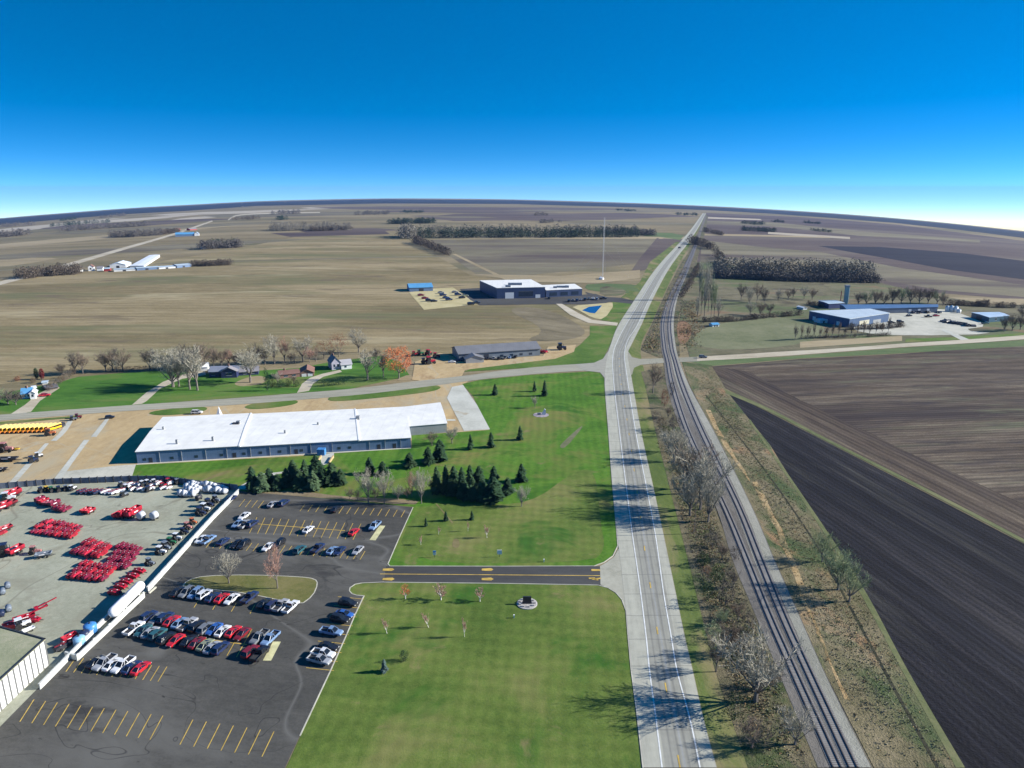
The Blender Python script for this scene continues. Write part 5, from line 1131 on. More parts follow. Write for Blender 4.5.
# elevator leg
p = G(845, 306); h = tall(p, 287); root = empty('elevator_leg', p); tag(root, 'tall narrow grey elevator leg rising behind the metal building', 'tower')
MB().box(-1.7, 1.7, -1.5, 1.5, -1, h).build('casing', ribbed('green grey casing', (.26, .36, .34), 1.5, 'Z', .3), root); MB().box(-2.2, 2.2, -2, 2, h, h + 2).build('head', M_greywall, root); MB().tube([(-5.5, 0, -1), (-5.5, 0, h * .8)], .35, 6).build('spout', M_red, root)
MB().box(1.71, 2.5, -.8, .8, -1, h - 1).build('ladder_cage', M_whitetrim, root)
for i, (x, y, t) in enumerate(((947, 311.5, 305.5), (951, 311.7, 305.2), (955.5, 312, 305.8), (958.5, 313, 308.8))):
    p = G(x, y); h = tall(p, t); r = 3.4 * mpp(p) / 1.6 * .8; root = empty('white_silo', p); tag(root, f'white silo, {nth(i, 4)} of the cluster behind the industrial yard', 'silo', 'silos behind the industrial yard')
    MB().tube([(0, 0, -1), (0, 0, h * .82)], r, 14).build('bin', M_whitetrim, root, True); MB().tube([(0, 0, h * .82), (0, 0, h)], [r * 1.03, .3], 14).build('cone_roof', M_paleroof, root)
root = empty('scrap_heap', G(948, 324)); tag(root, 'long dark heap lying across the pale industrial yard', 'heap')
m = MB()
for i in range(40):
    t = i / 39; p = G(942 + 26 * t, 321.5 + 4.5 * t) - root.location; s = R.uniform(1.2, 2.6); mm = Matrix.Translation(p + Vector((R.uniform(-3, 3), R.uniform(-4, 4), 0))) @ Matrix.Rotation(R.uniform(0, 3), 4, 'Z') @ Matrix.Rotation(R.uniform(-.6, .6), 4, 'X'); m.box(-s, s, -s * .7, s * .7, -.5, s * .8, mm)
m.build('heap', M_steel, root)
# corner building, bottom left
M_rib = ribbed('white ribbed wall', (.74, .75, .73), 1.9, 'X', .95, .5, .04, .3)
zc = 7.2
c0, c1 = G(45, 640, zc), G(-20, 622, zc); e = (c1 - c0); e.z = 0; e.normalize(); n = Vector((e.y, -e.x, 0))
s_ = G(12, 670, zc) - c0; s_.z = 0; s_.normalize()
q = [Vector((p.x, p.y, 0)) for p in (c0, c0 + s_ * 46, c0 + s_ * 46 + e * 60, c0 + e * 60)]
root = empty('ribbed_building', (c0.x, c0.y, 0)); tag(root, 'white ribbed building with green flat roof at the lower left corner', 'building')
o = MB().prism([(p.x, p.y) for p in q], -.3, zc).build('wall', None); o.data.transform(Matrix.Translation(-root.location)); o.parent = root
# rotate the object frame so seams run along the wall
ang = math.atan2(s_.y, s_.x); o.data.transform(Matrix.Rotation(-ang, 4, 'Z')); o.rotation_euler = (0, 0, ang); o.data.materials.append(M_rib)
c = sum(q, Vector()) / 4
o = MB().prism([((c + (p - c) * 1.004).x, (c + (p - c) * 1.004).y) for p in q], zc + .003, zc + .25).build('roof', land('weathered green roof', ((.20, .22, .13), (.26, .27, .17), (.33, .32, .22)), .1, .8)); o.data.transform(Matrix.Translation(-root.location)); o.parent = root
m = MB()
for a, b in zip(q, q[1:] + q[:1]):
    t = (b - a).normalized(); nn = Vector((t.y, -t.x, 0)); m.prism([(p.x, p.y) for p in (a - t * .2 - nn * .15, a - t * .2 + nn * .25, b + t * .2 + nn * .25, b + t * .2 - nn * .15)], zc + .26, zc + .5)
o = m.build('parapet', M_steel); o.data.transform(Matrix.Translation(-root.location)); o.parent = root
# ------------------------------------------------------------------ fences and the bullet-tank enclosure
M_fw = paint('white fence panels', (.52, .53, .49), .6, .1, .3); M_fd = paint('slate fence panels', (.14, .16, .20), .8, .35, .5, stretch=(1, 1, .2))
def fence(pts, h, th, mat, name, label, posts=None, cat='fence', postmat=None, cap=0):
    P = [G(*p) for p in pts]; root = empty(name, P[0]); tag(root, label, cat); m = MB(); pm = []
    for a, b in zip(P, P[1:]):
        t = b - a; L = t.length; M = Matrix.Translation(a - P[0]) @ Matrix.Rotation(math.atan2(t.y, t.x), 4, 'Z')
        m.box(0, L, -th / 2, th / 2, -.1, h, M)
        if cap: m.box(-.05, L + .05, -th / 2 - .12, th / 2 + .12, h + .002, h + .18, M)
        if posts:
            k = max(1, int(L / posts))
            for i in range(k): pm.append(M @ Vector((i * L / k, 0, 0)))
    m.build('panel', mat, root)
    for p in pm[:100]: MB().box(p.x - .14, p.x + .14, p.y - th / 2 - .2, p.y + th / 2 + .2, -.1, h + .25).build('post', postmat or mat, root)
    return root
fence([(-60, 492), (0, 489), (55, 484.5), (90, 483.2), (130, 481.5), (165, 481.5), (200, 486.5), (238, 490.5)], 2.6, .15, M_fd, 'slatted_fence', 'dark slatted fence along the top of the machinery yard', 3.2, postmat=M_steel)
fence([(239, 493.5), (214, 519), (190, 545.5), (168, 570), (148, 592.5)], 1.75, .35, M_fw, 'white_fence', 'white panel fence between the machinery yard and the car park', 4, cap=.1)
fence([(133, 596.5), (106, 622), (62, 667.5), (40, 690)], 1.6, .3, M_fw, 'white_fence', 'white fence running on past the bullet tank beside the machinery yard', 4, cap=.1)
fence([(149, 594), (156, 588)], .5, .5, M_pale, 'low_kerb_wall', 'low pale wall end at the gap above the bullet tank', None, 'wall')
fence([(144, 598), (110, 630), (78, 660.5), (66, 657)], 1.7, .45, M_fw, 'containment_wall', 'white containment wall in front of the bullet and blue tanks', 6, 'wall')
a, b = G(115, 621), G(141, 594.5); root = empty('bullet_tank', (a + b) / 2); t = b - a; root.rotation_euler = (0, 0, math.atan2(t.y, t.x)); tag(root, 'big white bullet tank on saddles beside the white fence', 'tank'); L = t.length / 2
MB().tube([(-L - 1.35, 0, 2.9), (-L - 1.2, 0, 2.9), (-L - .7, 0, 2.9), (-L, 0, 2.9), (L, 0, 2.9), (L + .7, 0, 2.9), (L + 1.2, 0, 2.9), (L + 1.35, 0, 2.9)], [.25, .8, 1.3, 1.55, 1.55, 1.3, .8, .25], 24).build('shell', M_tankw, root, True)
for x in (-L * .6, L * .6): MB().box(x - .3, x + .3, -1.3, 1.3, 0, 2.2).build('saddle', M_conc, root)
MB().tube([(0, 0, 4.4), (0, 0, 4.9)], .35, 10).build('manway', M_gy, root); MB().tube([(-L * .2, 0, 4.5), (L * .5, 0, 4.6), (L * .8, 0, 4.55)], .07, 6).build('pipe', M_gy, root)
for i, (x, y, r, h, m, t) in enumerate([(91, 633, 1.7, 2.6, M_bl, 'bright blue tank, uppermost of three inside the white enclosure'), (85, 639, 1.4, 2.2, M_dk, 'dark blue tank, middle of three inside the white enclosure'), (80, 645, 1.5, 2.3, paint('pale blue enamel', (.22, .42, .60), .4), 'pale blue tank, lowest of three inside the white enclosure')]):
    p = G(x, y); root = empty('blue_tank', p); tag(root, t, 'tank', 'blue tanks in the enclosure'); MB().tube([(0, 0, 0), (0, 0, h), (0, 0, h + .3), (0, 0, h + .45)], [r, r, r * .7, .2], 16).build('shell', m, root, True); MB().tube([(0, 0, h + .3), (0, 0, h + .8)], .25, 8).build('lid', M_steel, root)
for i, (x, y) in enumerate(((123, 610), (100, 634))):
    pass
# poles, mast, signs, monuments
M_wood = paint('weathered pole wood', (.16, .13, .10), .9, .2, 2)
def pole(x, y, top, label, r=.17, arm=True):
    p = G(x, y); h = tall(p, top); root = empty('utility_pole', p); tag(root, label, 'utility pole'); MB().tube([(0, 0, -.2), (0, 0, h)], [r, r * .7], 8).build('post', M_wood, root)
    if arm: MB().box(-1.2, 1.2, -.06, .06, h - .9, h - .75).build('crossarm', M_wood, root)
pole(694, 534, 500, 'wooden utility pole in the brush casting a thin shadow over the highway')
p = G(602.5, 279); h = tall(p, 217.5); root = empty('radio_mast', p); tag(root, 'tall thin lattice radio mast with guy wires in the far field', 'mast'); M_mast = paint('pale mast steel', (.55, .55, .55), .5)
m = MB(); r = .75
for k in range(3):
    a = k * 2 * PI / 3; m.tube([(r * math.cos(a), r * math.sin(a), 0), (r * math.cos(a), r * math.sin(a), h)], .12, 4)
for i in range(int(h / 3)):
    for k in range(3):
        a, b = k * 2 * PI / 3, (k + 1) * 2 * PI / 3; m.tube([(r * math.cos(a), r * math.sin(a), i * 3), (r * math.cos(b), r * math.sin(b), i * 3 + 3)], .07, 3)
m.build('lattice', M_mast, root)
for k in range(3):
    a = k * 2 * PI / 3 + .5
    for f in (.5, .95): MB().tube([(0, 0, h * f), (45 * math.cos(a), 45 * math.sin(a), 0)], .035, 3).build('guy_wire', M_mast, root)
MB().box(-3, -1, 4, 8, 0, 3).build('equipment_hut', M_whitetrim, root)
p = G(601.5, 279.5); root = empty('round_tank', p); tag(root, 'low white round tank at the foot of the radio mast', 'tank'); rr = 2.4 * mpp(p); MB().tube([(0, 0, -.5), (0, 0, 2.2), (0, 0, 2.6), (0, 0, 2.61), (0, 0, 2.2)], [rr, rr, rr, rr * .6, rr * .55], 20).build('shell', M_tankw, root)
p = G(527, 604); root = empty('monument_sign', p); tag(root, 'dark slab sign on a round stone bed in the lower lawn', 'sign')
M_stone = paint('pale bed stone', (.36, .34, .32), .9, .3, 3)
MB().tube([(0, 0, -.1), (0, 0, .25), (0, 0, .32)], [3.1, 3.1, 2.7], 24).build('stone_bed', M_stone, root); MB().box(-1.25, 1.25, -.3, .3, .3, 2.5).build('slab', paint('dark slab', (.02, .02, .024), .4), root); MB().box(-1.45, 1.45, -.45, .45, .28, .6).build('plinth', M_steel, root)
for i in range(9):
    a = i * .7; MB().box(2.3 * math.cos(a) - .3, 2.3 * math.cos(a) + .3, 2.1 * math.sin(a) - .25, 2.1 * math.sin(a) + .25, .2, .65).build('boulder', M_stone, root)
p = G(541, 415); root = empty('memorial', p); tag(root, 'white winged memorial on a round paved pad in the upper lawn', 'memorial'); rr = 8 * mpp(p)
MB().tube([(0, 0, -.1), (0, 0, .12)], [rr, rr], 10).build('paved_pad', paint('purple grey pavers', (.30, .26, .28), .9, .2, .6), root); MB().add([(0, -.3, .1), (2.6, -.3, .1), (2.6, .3, .1), (0, .3, .1), (1.9, -.3, 3.6), (2.6, -.3, 3.0), (2.6, .3, 3.0), (1.9, .3, 3.6)], [(3, 2, 1, 0), (0, 1, 5, 4), (1, 2, 6, 5), (2, 3, 7, 6), (3, 0, 4, 7), (4, 5, 6, 7)]).build('wing', M_whitetrim, root); MB().box(-2.0, -.1, -.4, .4, .1, 1.2).build('bench', M_stone, root)
for i, (x, y, t, w, l) in enumerate([(434.6, 557.5, 551, .5, 'small white sign with a blue top near the drive'), (499.5, 557, 550, .8, 'larger white sign board standing by the drive')]):
    p = G(x, y); h = tall(p, t); root = empty('lawn_sign', p); tag(root, l, 'sign', 'signs on the lawn by the drive')
    MB().box(-.08, .08, -.06, .06, 0, h * .5).build('post', M_steel, root); MB().box(-w, w, -.1, .1, h * .4, h).build('board', M_whitetrim, root)
    if i == 0: MB().box(-w - .02, w + .02, -.13, .13, h * .8, h + .02).build('blue_band', M_bl, root)
for i, (x, y) in enumerate(((531, 601), (544, 562))):
    p = G(x, y) if i else G(514, 618); root = empty('marker_post', p); tag(root, ['small white marker in the lower lawn below the dark sign', 'small white marker post beside the drive kerb'][i], 'post'); MB().box(-.16, .16, -.16, .16, 0, .9).build('post', M_whitetrim, root); MB().box(-.22, .22, -.22, .22, .9, 1.05).build('cap', M_whitetrim, root)
# ------------------------------------------------------------------ trees
def strip(vs, fs, a, b, w):
    d = b - a
    u = d.cross(Vector((R.uniform(-1, 1), R.uniform(-1, 1), R.uniform(-1, 1))))
    if u.length < 1e-6: return
    u = u.normalized() * w; n = len(vs); vs += [a - u, a + u, b + u * .4, b - u * .4]; fs.append((n, n + 1, n + 2, n + 3))
def bare_proto(width=.85, twigs=5, low=.22, seed=0, w0=.0045, dens=1.0):
    """leafless tree of height 1: trunk (with main limbs) and a crown of fine twigs"""
    R.seed(seed); t = MB(); cv, cf = [], []
    def inenv(p):
        z = (p.z - .58) / .45; r = math.hypot(p.x, p.y) / (width / 2); return z * z + r * r < R.uniform(.85, 1.2)
    t.tube([(0, 0, -.02), (.005, .004, low * .6), (.0, .0, low * 1.15)], [.026, .021, .016], 6)
    limbs = int(9 * dens)
    for i in range(limbs):
        a = i * 2.4 + R.uniform(-.4, .4); z0 = low * R.uniform(.75, 1.2); el = R.uniform(.5, 1.35)
        L = R.uniform(.42, .72) * (.55 + .45 * math.sin(el)); d = Vector((math.cos(a) * math.cos(el) * width, math.sin(a) * math.cos(el) * width, math.sin(el))).normalized()
        p0 = Vector((0, 0, z0)); pts = [p0]; dd = d.copy()
        for k in range(4): dd = (dd + Vector((R.uniform(-.2, .2), R.uniform(-.2, .2), R.uniform(-.05, .2)))).normalized(); pts.append(pts[-1] + dd * L / 4)
        t.tube(pts, [.011, .008, .006, .004, .0025], 4)
        for j in range(int(8 * dens)):
            f = R.uniform(.25, 1) * 3.99; k = int(f); q = pts[k].lerp(pts[k + 1], f - k); e = (pts[k + 1] - pts[k]).normalized()
            b = (e + Vector((R.uniform(-1, 1), R.uniform(-1, 1), R.uniform(-.5, .9))) * .9).normalized(); l2 = R.uniform(.12, .24); m = q + b * l2 * .5; n = m + (b + Vector((R.uniform(-.4, .4), R.uniform(-.4, .4), .25))).normalized() * l2 * .5
            strip(cv, cf, q, m, w0 * 1.0); strip(cv, cf, m, n, w0 * .8)
            for h in range(twigs):
                g = R.uniform(.2, 1); s = q.lerp(n, g); dr = (b + Vector((R.uniform(-1, 1), R.uniform(-1, 1), R.uniform(-.6, 1))) * 1.1).normalized(); l3 = R.uniform(.05, .11); x = s + dr * l3
                if not inenv(x): continue
                strip(cv, cf, s, x, w0 * .6)
                for _ in range(3): y = s.lerp(x, R.uniform(.3, .95)); strip(cv, cf, y, y + (dr + Vector((R.uniform(-1, 1), R.uniform(-1, 1), R.uniform(-.5, 1)))).normalized() * R.uniform(.025, .06), w0 * .5)
    return t, (cv, cf)
def leaf_cloud(n, env, size, clumps=0, seed=0):
    R.seed(seed); vs, fs = [], []
    cl = [env() for _ in range(clumps)] if clumps else None
    for i in range(n):
        if cl: c = R.choice(cl); p = c + Vector((R.gauss(0, 1), R.gauss(0, 1), R.gauss(0, .8))) * size * 2.6
        else: p = env()
        u = Vector((R.gauss(0, 1), R.gauss(0, 1), R.gauss(0, 1))).normalized(); v = u.cross(Vector((R.gauss(0, 1), R.gauss(0, 1), R.gauss(0, 1)))).normalized(); s = size * R.uniform(.6, 1.3); k = len(vs)
        vs += [p - u * s, p + v * s * .6, p + u * s, p - v * s * .6]; fs.append((k, k + 1, k + 2, k + 3))
    return vs, fs
def ell(w, z0, z1):
    def f():
        while True:
            x, y, z = R.uniform(-1, 1), R.uniform(-1, 1), R.uniform(-1, 1); r = x * x + y * y + z * z
            if r < 1 and r > .12: return Vector((x * w / 2, y * w / 2, z0 + (z + 1) / 2 * (z1 - z0)))
    return f
def spruce_mesh(width=.5, n=34, seed=0, dens=1.0):
    R.seed(seed); vs, fs = [], []
    for i in range(n):
        t = i / n; z = .06 + .93 * t; rad = width / 2 * min(1, .55 + t * 3) * (1 - t) ** .52 * R.uniform(.8, 1.08) + .015
        for k in range(max(5, int((10 + 18 * (1 - t)) * dens))):
            a = R.uniform(0, 2 * PI); rr = rad * R.uniform(.6, 1.1) * (1 + .16 * math.sin(a * 3 + z * 9) + .1 * math.sin(a * 5 - z * 17)); c, s = math.cos(a), math.sin(a); zz = z + R.uniform(-.02, .02); drop = rr * R.uniform(.15, .55)
            p0 = Vector((c * rr * .15, s * rr * .15, zz + .012)); p1 = Vector((c * rr * .65, s * rr * .65, zz - drop * .4)); p2 = Vector((c * rr, s * rr, zz - drop * .75)); w = Vector((-s, c, R.uniform(-.3, .3))) * (.018 + rr * .16)
            q = len(vs); vs += [p0, p1 - w, p2, p1 + w]; fs += [(q, q + 1, q + 2, q + 3)]
    return vs, fs
def tmesh(name, vf, mat):
    me = bpy.data.meshes.new(name); me.from_pydata([tuple(v) for v in vf[0]], [], vf[1]); me.materials.append(mat); return me
M_bark = leafy('grey bark', (.17, .15, .13), .3); M_twig = leafy('pale grey twigs', (.34, .318, .25), .28); M_twigb = leafy('brown twigs', (.20, .155, .115), .3); M_twigd = leafy('dark twigs', (.11, .095, .08), .3)
M_twigp = leafy('pinkish twigs', (.36, .22, .17), .3); M_twigg = leafy('green grey twigs', (.22, .26, .145), .3); M_birch = leafy('white birch bark', (.68, .64, .58), .1)
M_spr = leafy('dark spruce needles', (.026, .058, .026), .5); M_sprm = leafy('mid green needles', (.036, .07, .03), .45); M_sprb = leafy('blue spruce needles', (.075, .115, .10), .35); M_sprp = leafy('pale pine needles', (.07, .115, .055), .4); M_orange = leafy('orange autumn leaves', (.52, .16, .06), .4); M_rust = leafy('russet leaves', (.20, .085, .05), .4)
M_shr = leafy('dull green shrub leaves', (.05, .075, .028), .45); M_shrb = leafy('brown shrub twigs', (.12, .085, .055), .4)
TP = {}
def reg(k, t, c, mt, mc):
    me_t = bpy.data.meshes.new('trunk')
    o = t.build('trunk', mt, link=False); me_t = o.data; bpy.data.objects.remove(o)
    TP[k] = (me_t, tmesh('crown', c, mc))
for i in range(3): reg(f'bare{i}', *bare_proto(.9, 7, .2, 31 + i, .0044, 1.25), M_bark, M_twig)
for i in range(2): reg(f'fine{i}', *bare_proto(1.0, 7, .14, 51 + i, .0038, 1.35), M_bark, M_twig)
for i in range(2): reg(f'tall{i}', *bare_proto(.5, 6, .2, 61 + i, .006), M_bark, M_twig)
for i in range(2): reg(f'sprig{i}', *bare_proto(.5, 5, .16, 71 + i, .012, .8), M_birch, M_twigp)
t0 = MB().tube([(0, 0, -.02), (0, 0, .5)], [.022, .01], 6); R.seed(5)
reg('spruce0', t0, spruce_mesh(.62, 34, 3), M_bark, M_spr); reg('spruce1', t0, spruce_mesh(.78, 30, 4), M_bark, M_spr); reg('spruce2', t0, spruce_mesh(.58, 38, 5), M_bark, M_spr)
t1, _ = bare_proto(.9, 1, .2, 91)
reg('leafy0', t1, leaf_cloud(3600, ell(.92, .2, 1.0), .014, 230, 92), M_bark, M_orange)
reg('leafy1', t1, leaf_cloud(1300, ell(.9, .3, 1.0), .014, 120, 93), M_bark, M_rust)
reg('shrub0', MB().tube([(0, 0, -.02), (0, 0, .3)], .03, 5), leaf_cloud(1500, ell(1.1, 0, 1.0), .03, 90, 94), M_bark, M_shr)
reg('shrub1', MB().tube([(0, 0, -.02), (0, 0, .3)], .03, 5), leaf_cloud(1500, ell(1.3, 0, .95), .026, 60, 95), M_bark, M_shr)
reg('column', MB().tube([(0, 0, -.02), (0, 0, .3)], .03, 5), leaf_cloud(1500, ell(.36, .02, 1.0), .025, 0, 96), M_bark, M_spr)
def tree(kind, x, y, top, label, group=None, wpx=None, mat=None, bark=None, name='tree', cat='tree', lean=0, sink=0):
    p = G(x, y); h = tall(p, top); mt, mc = TP[kind]
    root = empty(name, p, R.uniform(0, 6.28)); tag(root, label, cat, group)
    cw = max(v.co.x for v in mc.vertices) - min(v.co.x for v in mc.vertices)
    sx = h if not wpx else wpx * mpp(p) / cw
    root.scale = (sx, sx, h * 1.02); root.rotation_euler = (lean * .5, lean, R.uniform(0, 6.28)) if not lean else (0, lean, 0)
    for nm, me, mm in (('trunk', mt, bark), ('crown', mc, mat)):
        o = bpy.data.objects.new(nm, me); COL.objects.link(o); o.parent = root
        if mm: setmat(o, mm)
    return root
R.seed(77)
# trees behind the row of houses
HT = [(75, 374, 353, 16, M_twigd, 'bare0'), (83, 374, 352, 14, M_twigb, 'bare1'), (106, 371.5, 352, 15, M_twigb, 'bare2'), (113, 371, 350, 16, M_twigd, 'bare0'), (123, 371, 350, 18, M_twigb, 'bare1'), (150, 370.5, 349, 18, M_twigd, 'bare2'), (158, 371, 350, 12, M_twig, 'bare0'), (173, 387, 347, 40, M_twig, 'fine0'), (179, 386.5, 350, 26, M_twig, 'bare1'),
      (190, 389.5, 350, 26, M_twig, 'bare0'), (197.5, 390.5, 346, 22, M_twig, 'tall0'), (204, 370, 340, 26, M_twigb, 'fine1'), (189, 369, 343, 24, M_twigd, 'bare1'), (222, 367, 348, 18, M_twigb, 'bare2'), (229, 366, 352, 12, M_twigp, 'bare0'), (250.5, 382.5, 347, 30, M_twig, 'bare2'), (257, 365, 344, 15, M_twigd, 'bare1'), (274.5, 364, 336.5, 22, M_twig, 'bare0'), (285, 362.5, 337, 13, M_twigp, 'tall1'),
      (294.5, 363, 349, 12, M_twigb, 'leafy1'), (303, 362, 336, 19, M_twig, 'bare2'), (309.5, 363, 348, 12, M_twigp, 'bare1'), (324, 358.5, 343, 15, M_rust, 'leafy1'), (339, 357, 336, 17, M_rust, 'leafy1'), (358.7, 352.5, 330, 20, M_twig, 'bare0'), (367.5, 380, 350, 22, M_twig, 'tall0'), (383.5, 377.5, 351, 14, M_twigb, 'tall1')]
NM = {id(M_twig): 'pale bare', id(M_twigb): 'brown bare', id(M_twigd): 'dark bare', id(M_twigp): 'pinkish bare', id(M_rust): 'russet leaved'}
for i, (x, y, t, w, m, k) in enumerate(HT):
    w_ = ORD[i] if i < 20 else {20: 'twenty-first', 21: 'twenty-second', 22: 'twenty-third', 23: 'twenty-fourth', 24: 'twenty-fifth', 25: 'twenty-sixth', 26: 'last'}[i]
    tree(k, x, y, t - 2.5, f'{NM[id(m)]} tree, {w_} from the left among the houses behind the county road', 'trees among the houses', w * 1.25, m)
BK = [(62, 375.5, 362), (117, 372, 356), (165, 370.5, 348), (181, 370, 345), (214, 367.5, 351), (236, 366, 350), (243, 366, 352), (265, 364.5, 348), (291, 363, 351), (316, 361.5, 347), (331, 359, 346), (376, 362, 346)]
for i, (x, y, t) in enumerate(BK): tree(R.choice(['bare0', 'bare1', 'bare2', 'fine0']), x, y, t, f'brown grey bare tree, {nth(i, len(BK))} in the ragged back row along the stubble field', 'back row along the stubble', (y - t) * R.uniform(.8, 1.1), R.choice([M_twigb, M_twigd, M_twig]))
tree('leafy0', 399, 378.5, 346.5, 'orange autumn tree beside the gravel forecourt', None, 33)
for x, y, t, w, m, l in [(8, 404, 387, 22, M_twigd, 'dark grey bare tree left of the white farmhouse'), (16, 405, 388, 18, M_twigd, 'dark bare tree nearest the white farmhouse'), (1, 400, 386, 14, M_twigg, 'greenish bare tree at the left picture edge by the farmhouse')]: tree('fine1', x, y, t, l, 'trees by the farmhouse', w, m)
tree('column', 37, 379.5, 368, 'dark green columnar tree behind the white farmhouse', None, 4, M_spr); tree('column', 42.5, 379.5, 368.5, 'dark red columnar tree beside the green columnar one', None, 4.5, leafy('dark red leaves', (.14, .02, .02)))
tree('shrub0', 33.5, 383, 377.5, 'brown shrub below the two columnar trees', None, 6, M_shrb, cat='shrub', name='shrub'); tree('shrub0', 18, 381, 376, 'russet shrub alone on the far farm lawn', None, 6, M_rust, cat='shrub', name='shrub')
for i in range(7): tree('shrub1', 50 + i * 3.9, 391 - i * 2.6, 384 - i * 2.9, f'grey brown shrub, {nth(i, 7)} in the hedge above the dirt drive', 'hedge shrubs by the dirt drive', 7, [M_shrb, M_twigb, M_twigd][i % 3], cat='shrub', name='shrub')
for i, (x, y, t, w, m) in enumerate([(267.5, 391, 368, 7, M_spr), (272, 387, 378, 9, M_shr), (278, 384, 370, 12, M_twig), (281, 387.5, 380, 10, M_spr), (288, 386, 379, 9, M_shr), (294, 384, 373, 10, M_twigb), (297, 386.5, 380, 8, M_shr)]):
    tree('shrub0' if m in (M_spr, M_shr) else 'fine0', x, y, t, f'{"green" if m in (M_spr, M_shr) else "bare"} bush, {nth(i, 7)} of those before the brown roofed house', 'bushes before the brown house', w, m, cat='shrub', name='shrub')
for i in range(5): tree('shrub1', 324 + i * 5, 386.5 - i * .5, 378.5 - i * .4, f'dark green bush, {nth(i, 5)} in the hedge by the grey house lawn', 'hedge by the grey house', 7, M_spr, cat='shrub', name='shrub')
for i in range(6): tree('shrub1', 112 + i * 8.5, 371.8 - i * .3, 366.6 - i * .3, f'low dark bush, {nth(i, 6)} along the far edge of the big green garden', 'bushes along the garden edge', 9, M_twigd, cat='shrub', name='shrub')
# evergreens and bare trees before the warehouse
EV = [(253, 490.5, 467.5, 11, 0, M_spr), (262.5, 491, 473, 14, 1, M_sprp), (270, 487, 469, 10, 2, M_spr), (278, 489, 475, 12, 1, M_spr), (287, 487, 469, 11, 0, M_spr), (294, 485.5, 461, 11, 2, M_spr), (300, 489, 470, 13, 1, M_spr), (306, 487, 460.5, 13, 0, M_spr), (313.5, 490, 471, 14, 1, M_sprp), (317, 480, 456, 12, 2, M_spr), (323, 485, 467, 12, 1, M_spr), (332.5, 484, 463.5, 14, 0, M_spr), (341, 485, 470, 11, 2, M_spr), (310, 478, 466, 11, 0, M_spr)]
for i, (x, y, t, w, k, m) in enumerate(EV): tree(f'spruce{k}', x, y, t - 1, f'{"pale" if m is M_sprp else "dark"} evergreen, {nth(i, len(EV)) if i < 13 else "set back"} in the belt left of the bare trees', 'evergreens below the warehouse', w * R.uniform(1.3, 1.75), R.choice([M_spr, M_spr, M_sprm]) if m is M_spr else m, name='evergreen_tree')
for i, (x, y, t, w, m) in enumerate([(368.5, 503.5, 462.5, 27, M_twig), (384.5, 503.5, 467, 24, M_twig), (421.5, 503.5, 461, 22, M_twig)]): tree(['fine0', 'bare1', 'fine1'][i], x, y, t, f'large pale bare tree, {nth(i, 3)} of three at the car park end', 'bare trees at the car park end', w, m)
for i, (x, y, t, w, m) in enumerate([(350, 499, 486, 13, M_twigb), (358, 500, 487, 12, M_twigd), (376, 500, 485, 14, M_twigd), (398, 500, 482, 16, M_twig), (407, 498, 484, 14, M_twigb), (412, 497, 464, 13, M_twigp), (433, 492, 476, 13, M_twigb)]): tree('fine1', x, y, t, f'low bare bush, {nth(i, 7)} under the large pale bare trees', 'bushes under the bare trees', w, m, cat='shrub', name='shrub')
E2 = [(410, 467.5, 452.5, 13, 1), (370, 474, 457, 11, 0), (383, 475, 461, 11, 1), (428.5, 464.5, 446.5, 14, 1), (440, 461, 439.5, 14, 0), (437, 493, 466.5, 14, 1), (446, 495, 465, 13, 0), (454, 496, 466, 15, 2), (462, 494, 467, 13, 0), (470, 491, 464.5, 14, 1), (479, 489, 466, 14, 2), (463, 499, 474, 14, 1), (473, 501, 478, 15, 0), (482, 501, 479, 15, 1), (493.5, 501.5, 477, 17, 2), (494, 481, 466, 9, 0), (507.5, 494, 477.5, 14, 1), (521.5, 481.5, 463.5, 13, 1)]
L2 = ['evergreen just below the warehouse corner', 'evergreen poking up behind the left bare tree', 'evergreen poking up behind the middle bare tree', 'left evergreen of the pair near the warehouse wing', 'right, taller evergreen of the pair near the warehouse wing'] + [f'dark evergreen, {ORD[i]} from the left in the big clump right of the bare trees' for i in range(10)] + ['slim evergreen behind the right end of the big clump', 'round dark evergreen just right of the big clump', 'lone dark evergreen above the rounded bare tree']
for (x, y, t, w, k), l in zip(E2, L2): tree(f'spruce{k}', x, y, t, l, 'evergreens on the lawn', w * R.uniform(1.15, 1.6), R.choice([M_spr, M_spr, M_sprm]), name='evergreen_tree')
tree('fine0', 521.6, 506.5, 482.5, 'small rounded pale bare tree on the lawn', None, 19, M_twig); tree('bare2', 452, 443.5, 424, 'bare tree at the right corner of the warehouse', None, 18, M_twig); tree('fine1', 432, 446, 428, 'faint bare tree before the warehouse wing', None, 16, M_twigb)
for x, y, t, w, l in [(470.5, 449.5, 434, 9, 'left of two evergreens below the concrete drive'), (491, 447.5, 432, 11, 'right of two evergreens below the concrete drive'), (520, 440, 425.5, 9, 'lone evergreen below the memorial'), (495, 395, 383.5, 9, 'evergreen near the top of the concrete drive'), (534.5, 391.5, 381, 6, 'small evergreen, left of two by the memorial trees'), (544.5, 396, 380, 9, 'evergreen, right of two by the memorial trees')]: tree('spruce1', x, y, t, l, 'evergreens dotted on the lawn', w, name='evergreen_tree')
tree('fine0', 535, 408, 394, 'thin bare tree beside the memorial pad', None, 9, M_twig)
for x, y, t, w, l in [(426, 526.5, 517.5, 5, 'smallest dark conifer, left of three in a row'), (446, 521, 511, 7, 'middle dark conifer of three in a row'), (472, 520, 510.5, 6, 'right dark conifer of three in a row')]: tree('spruce1', x, y, t, l, 'young conifers on the lawn', w, name='evergreen_tree')
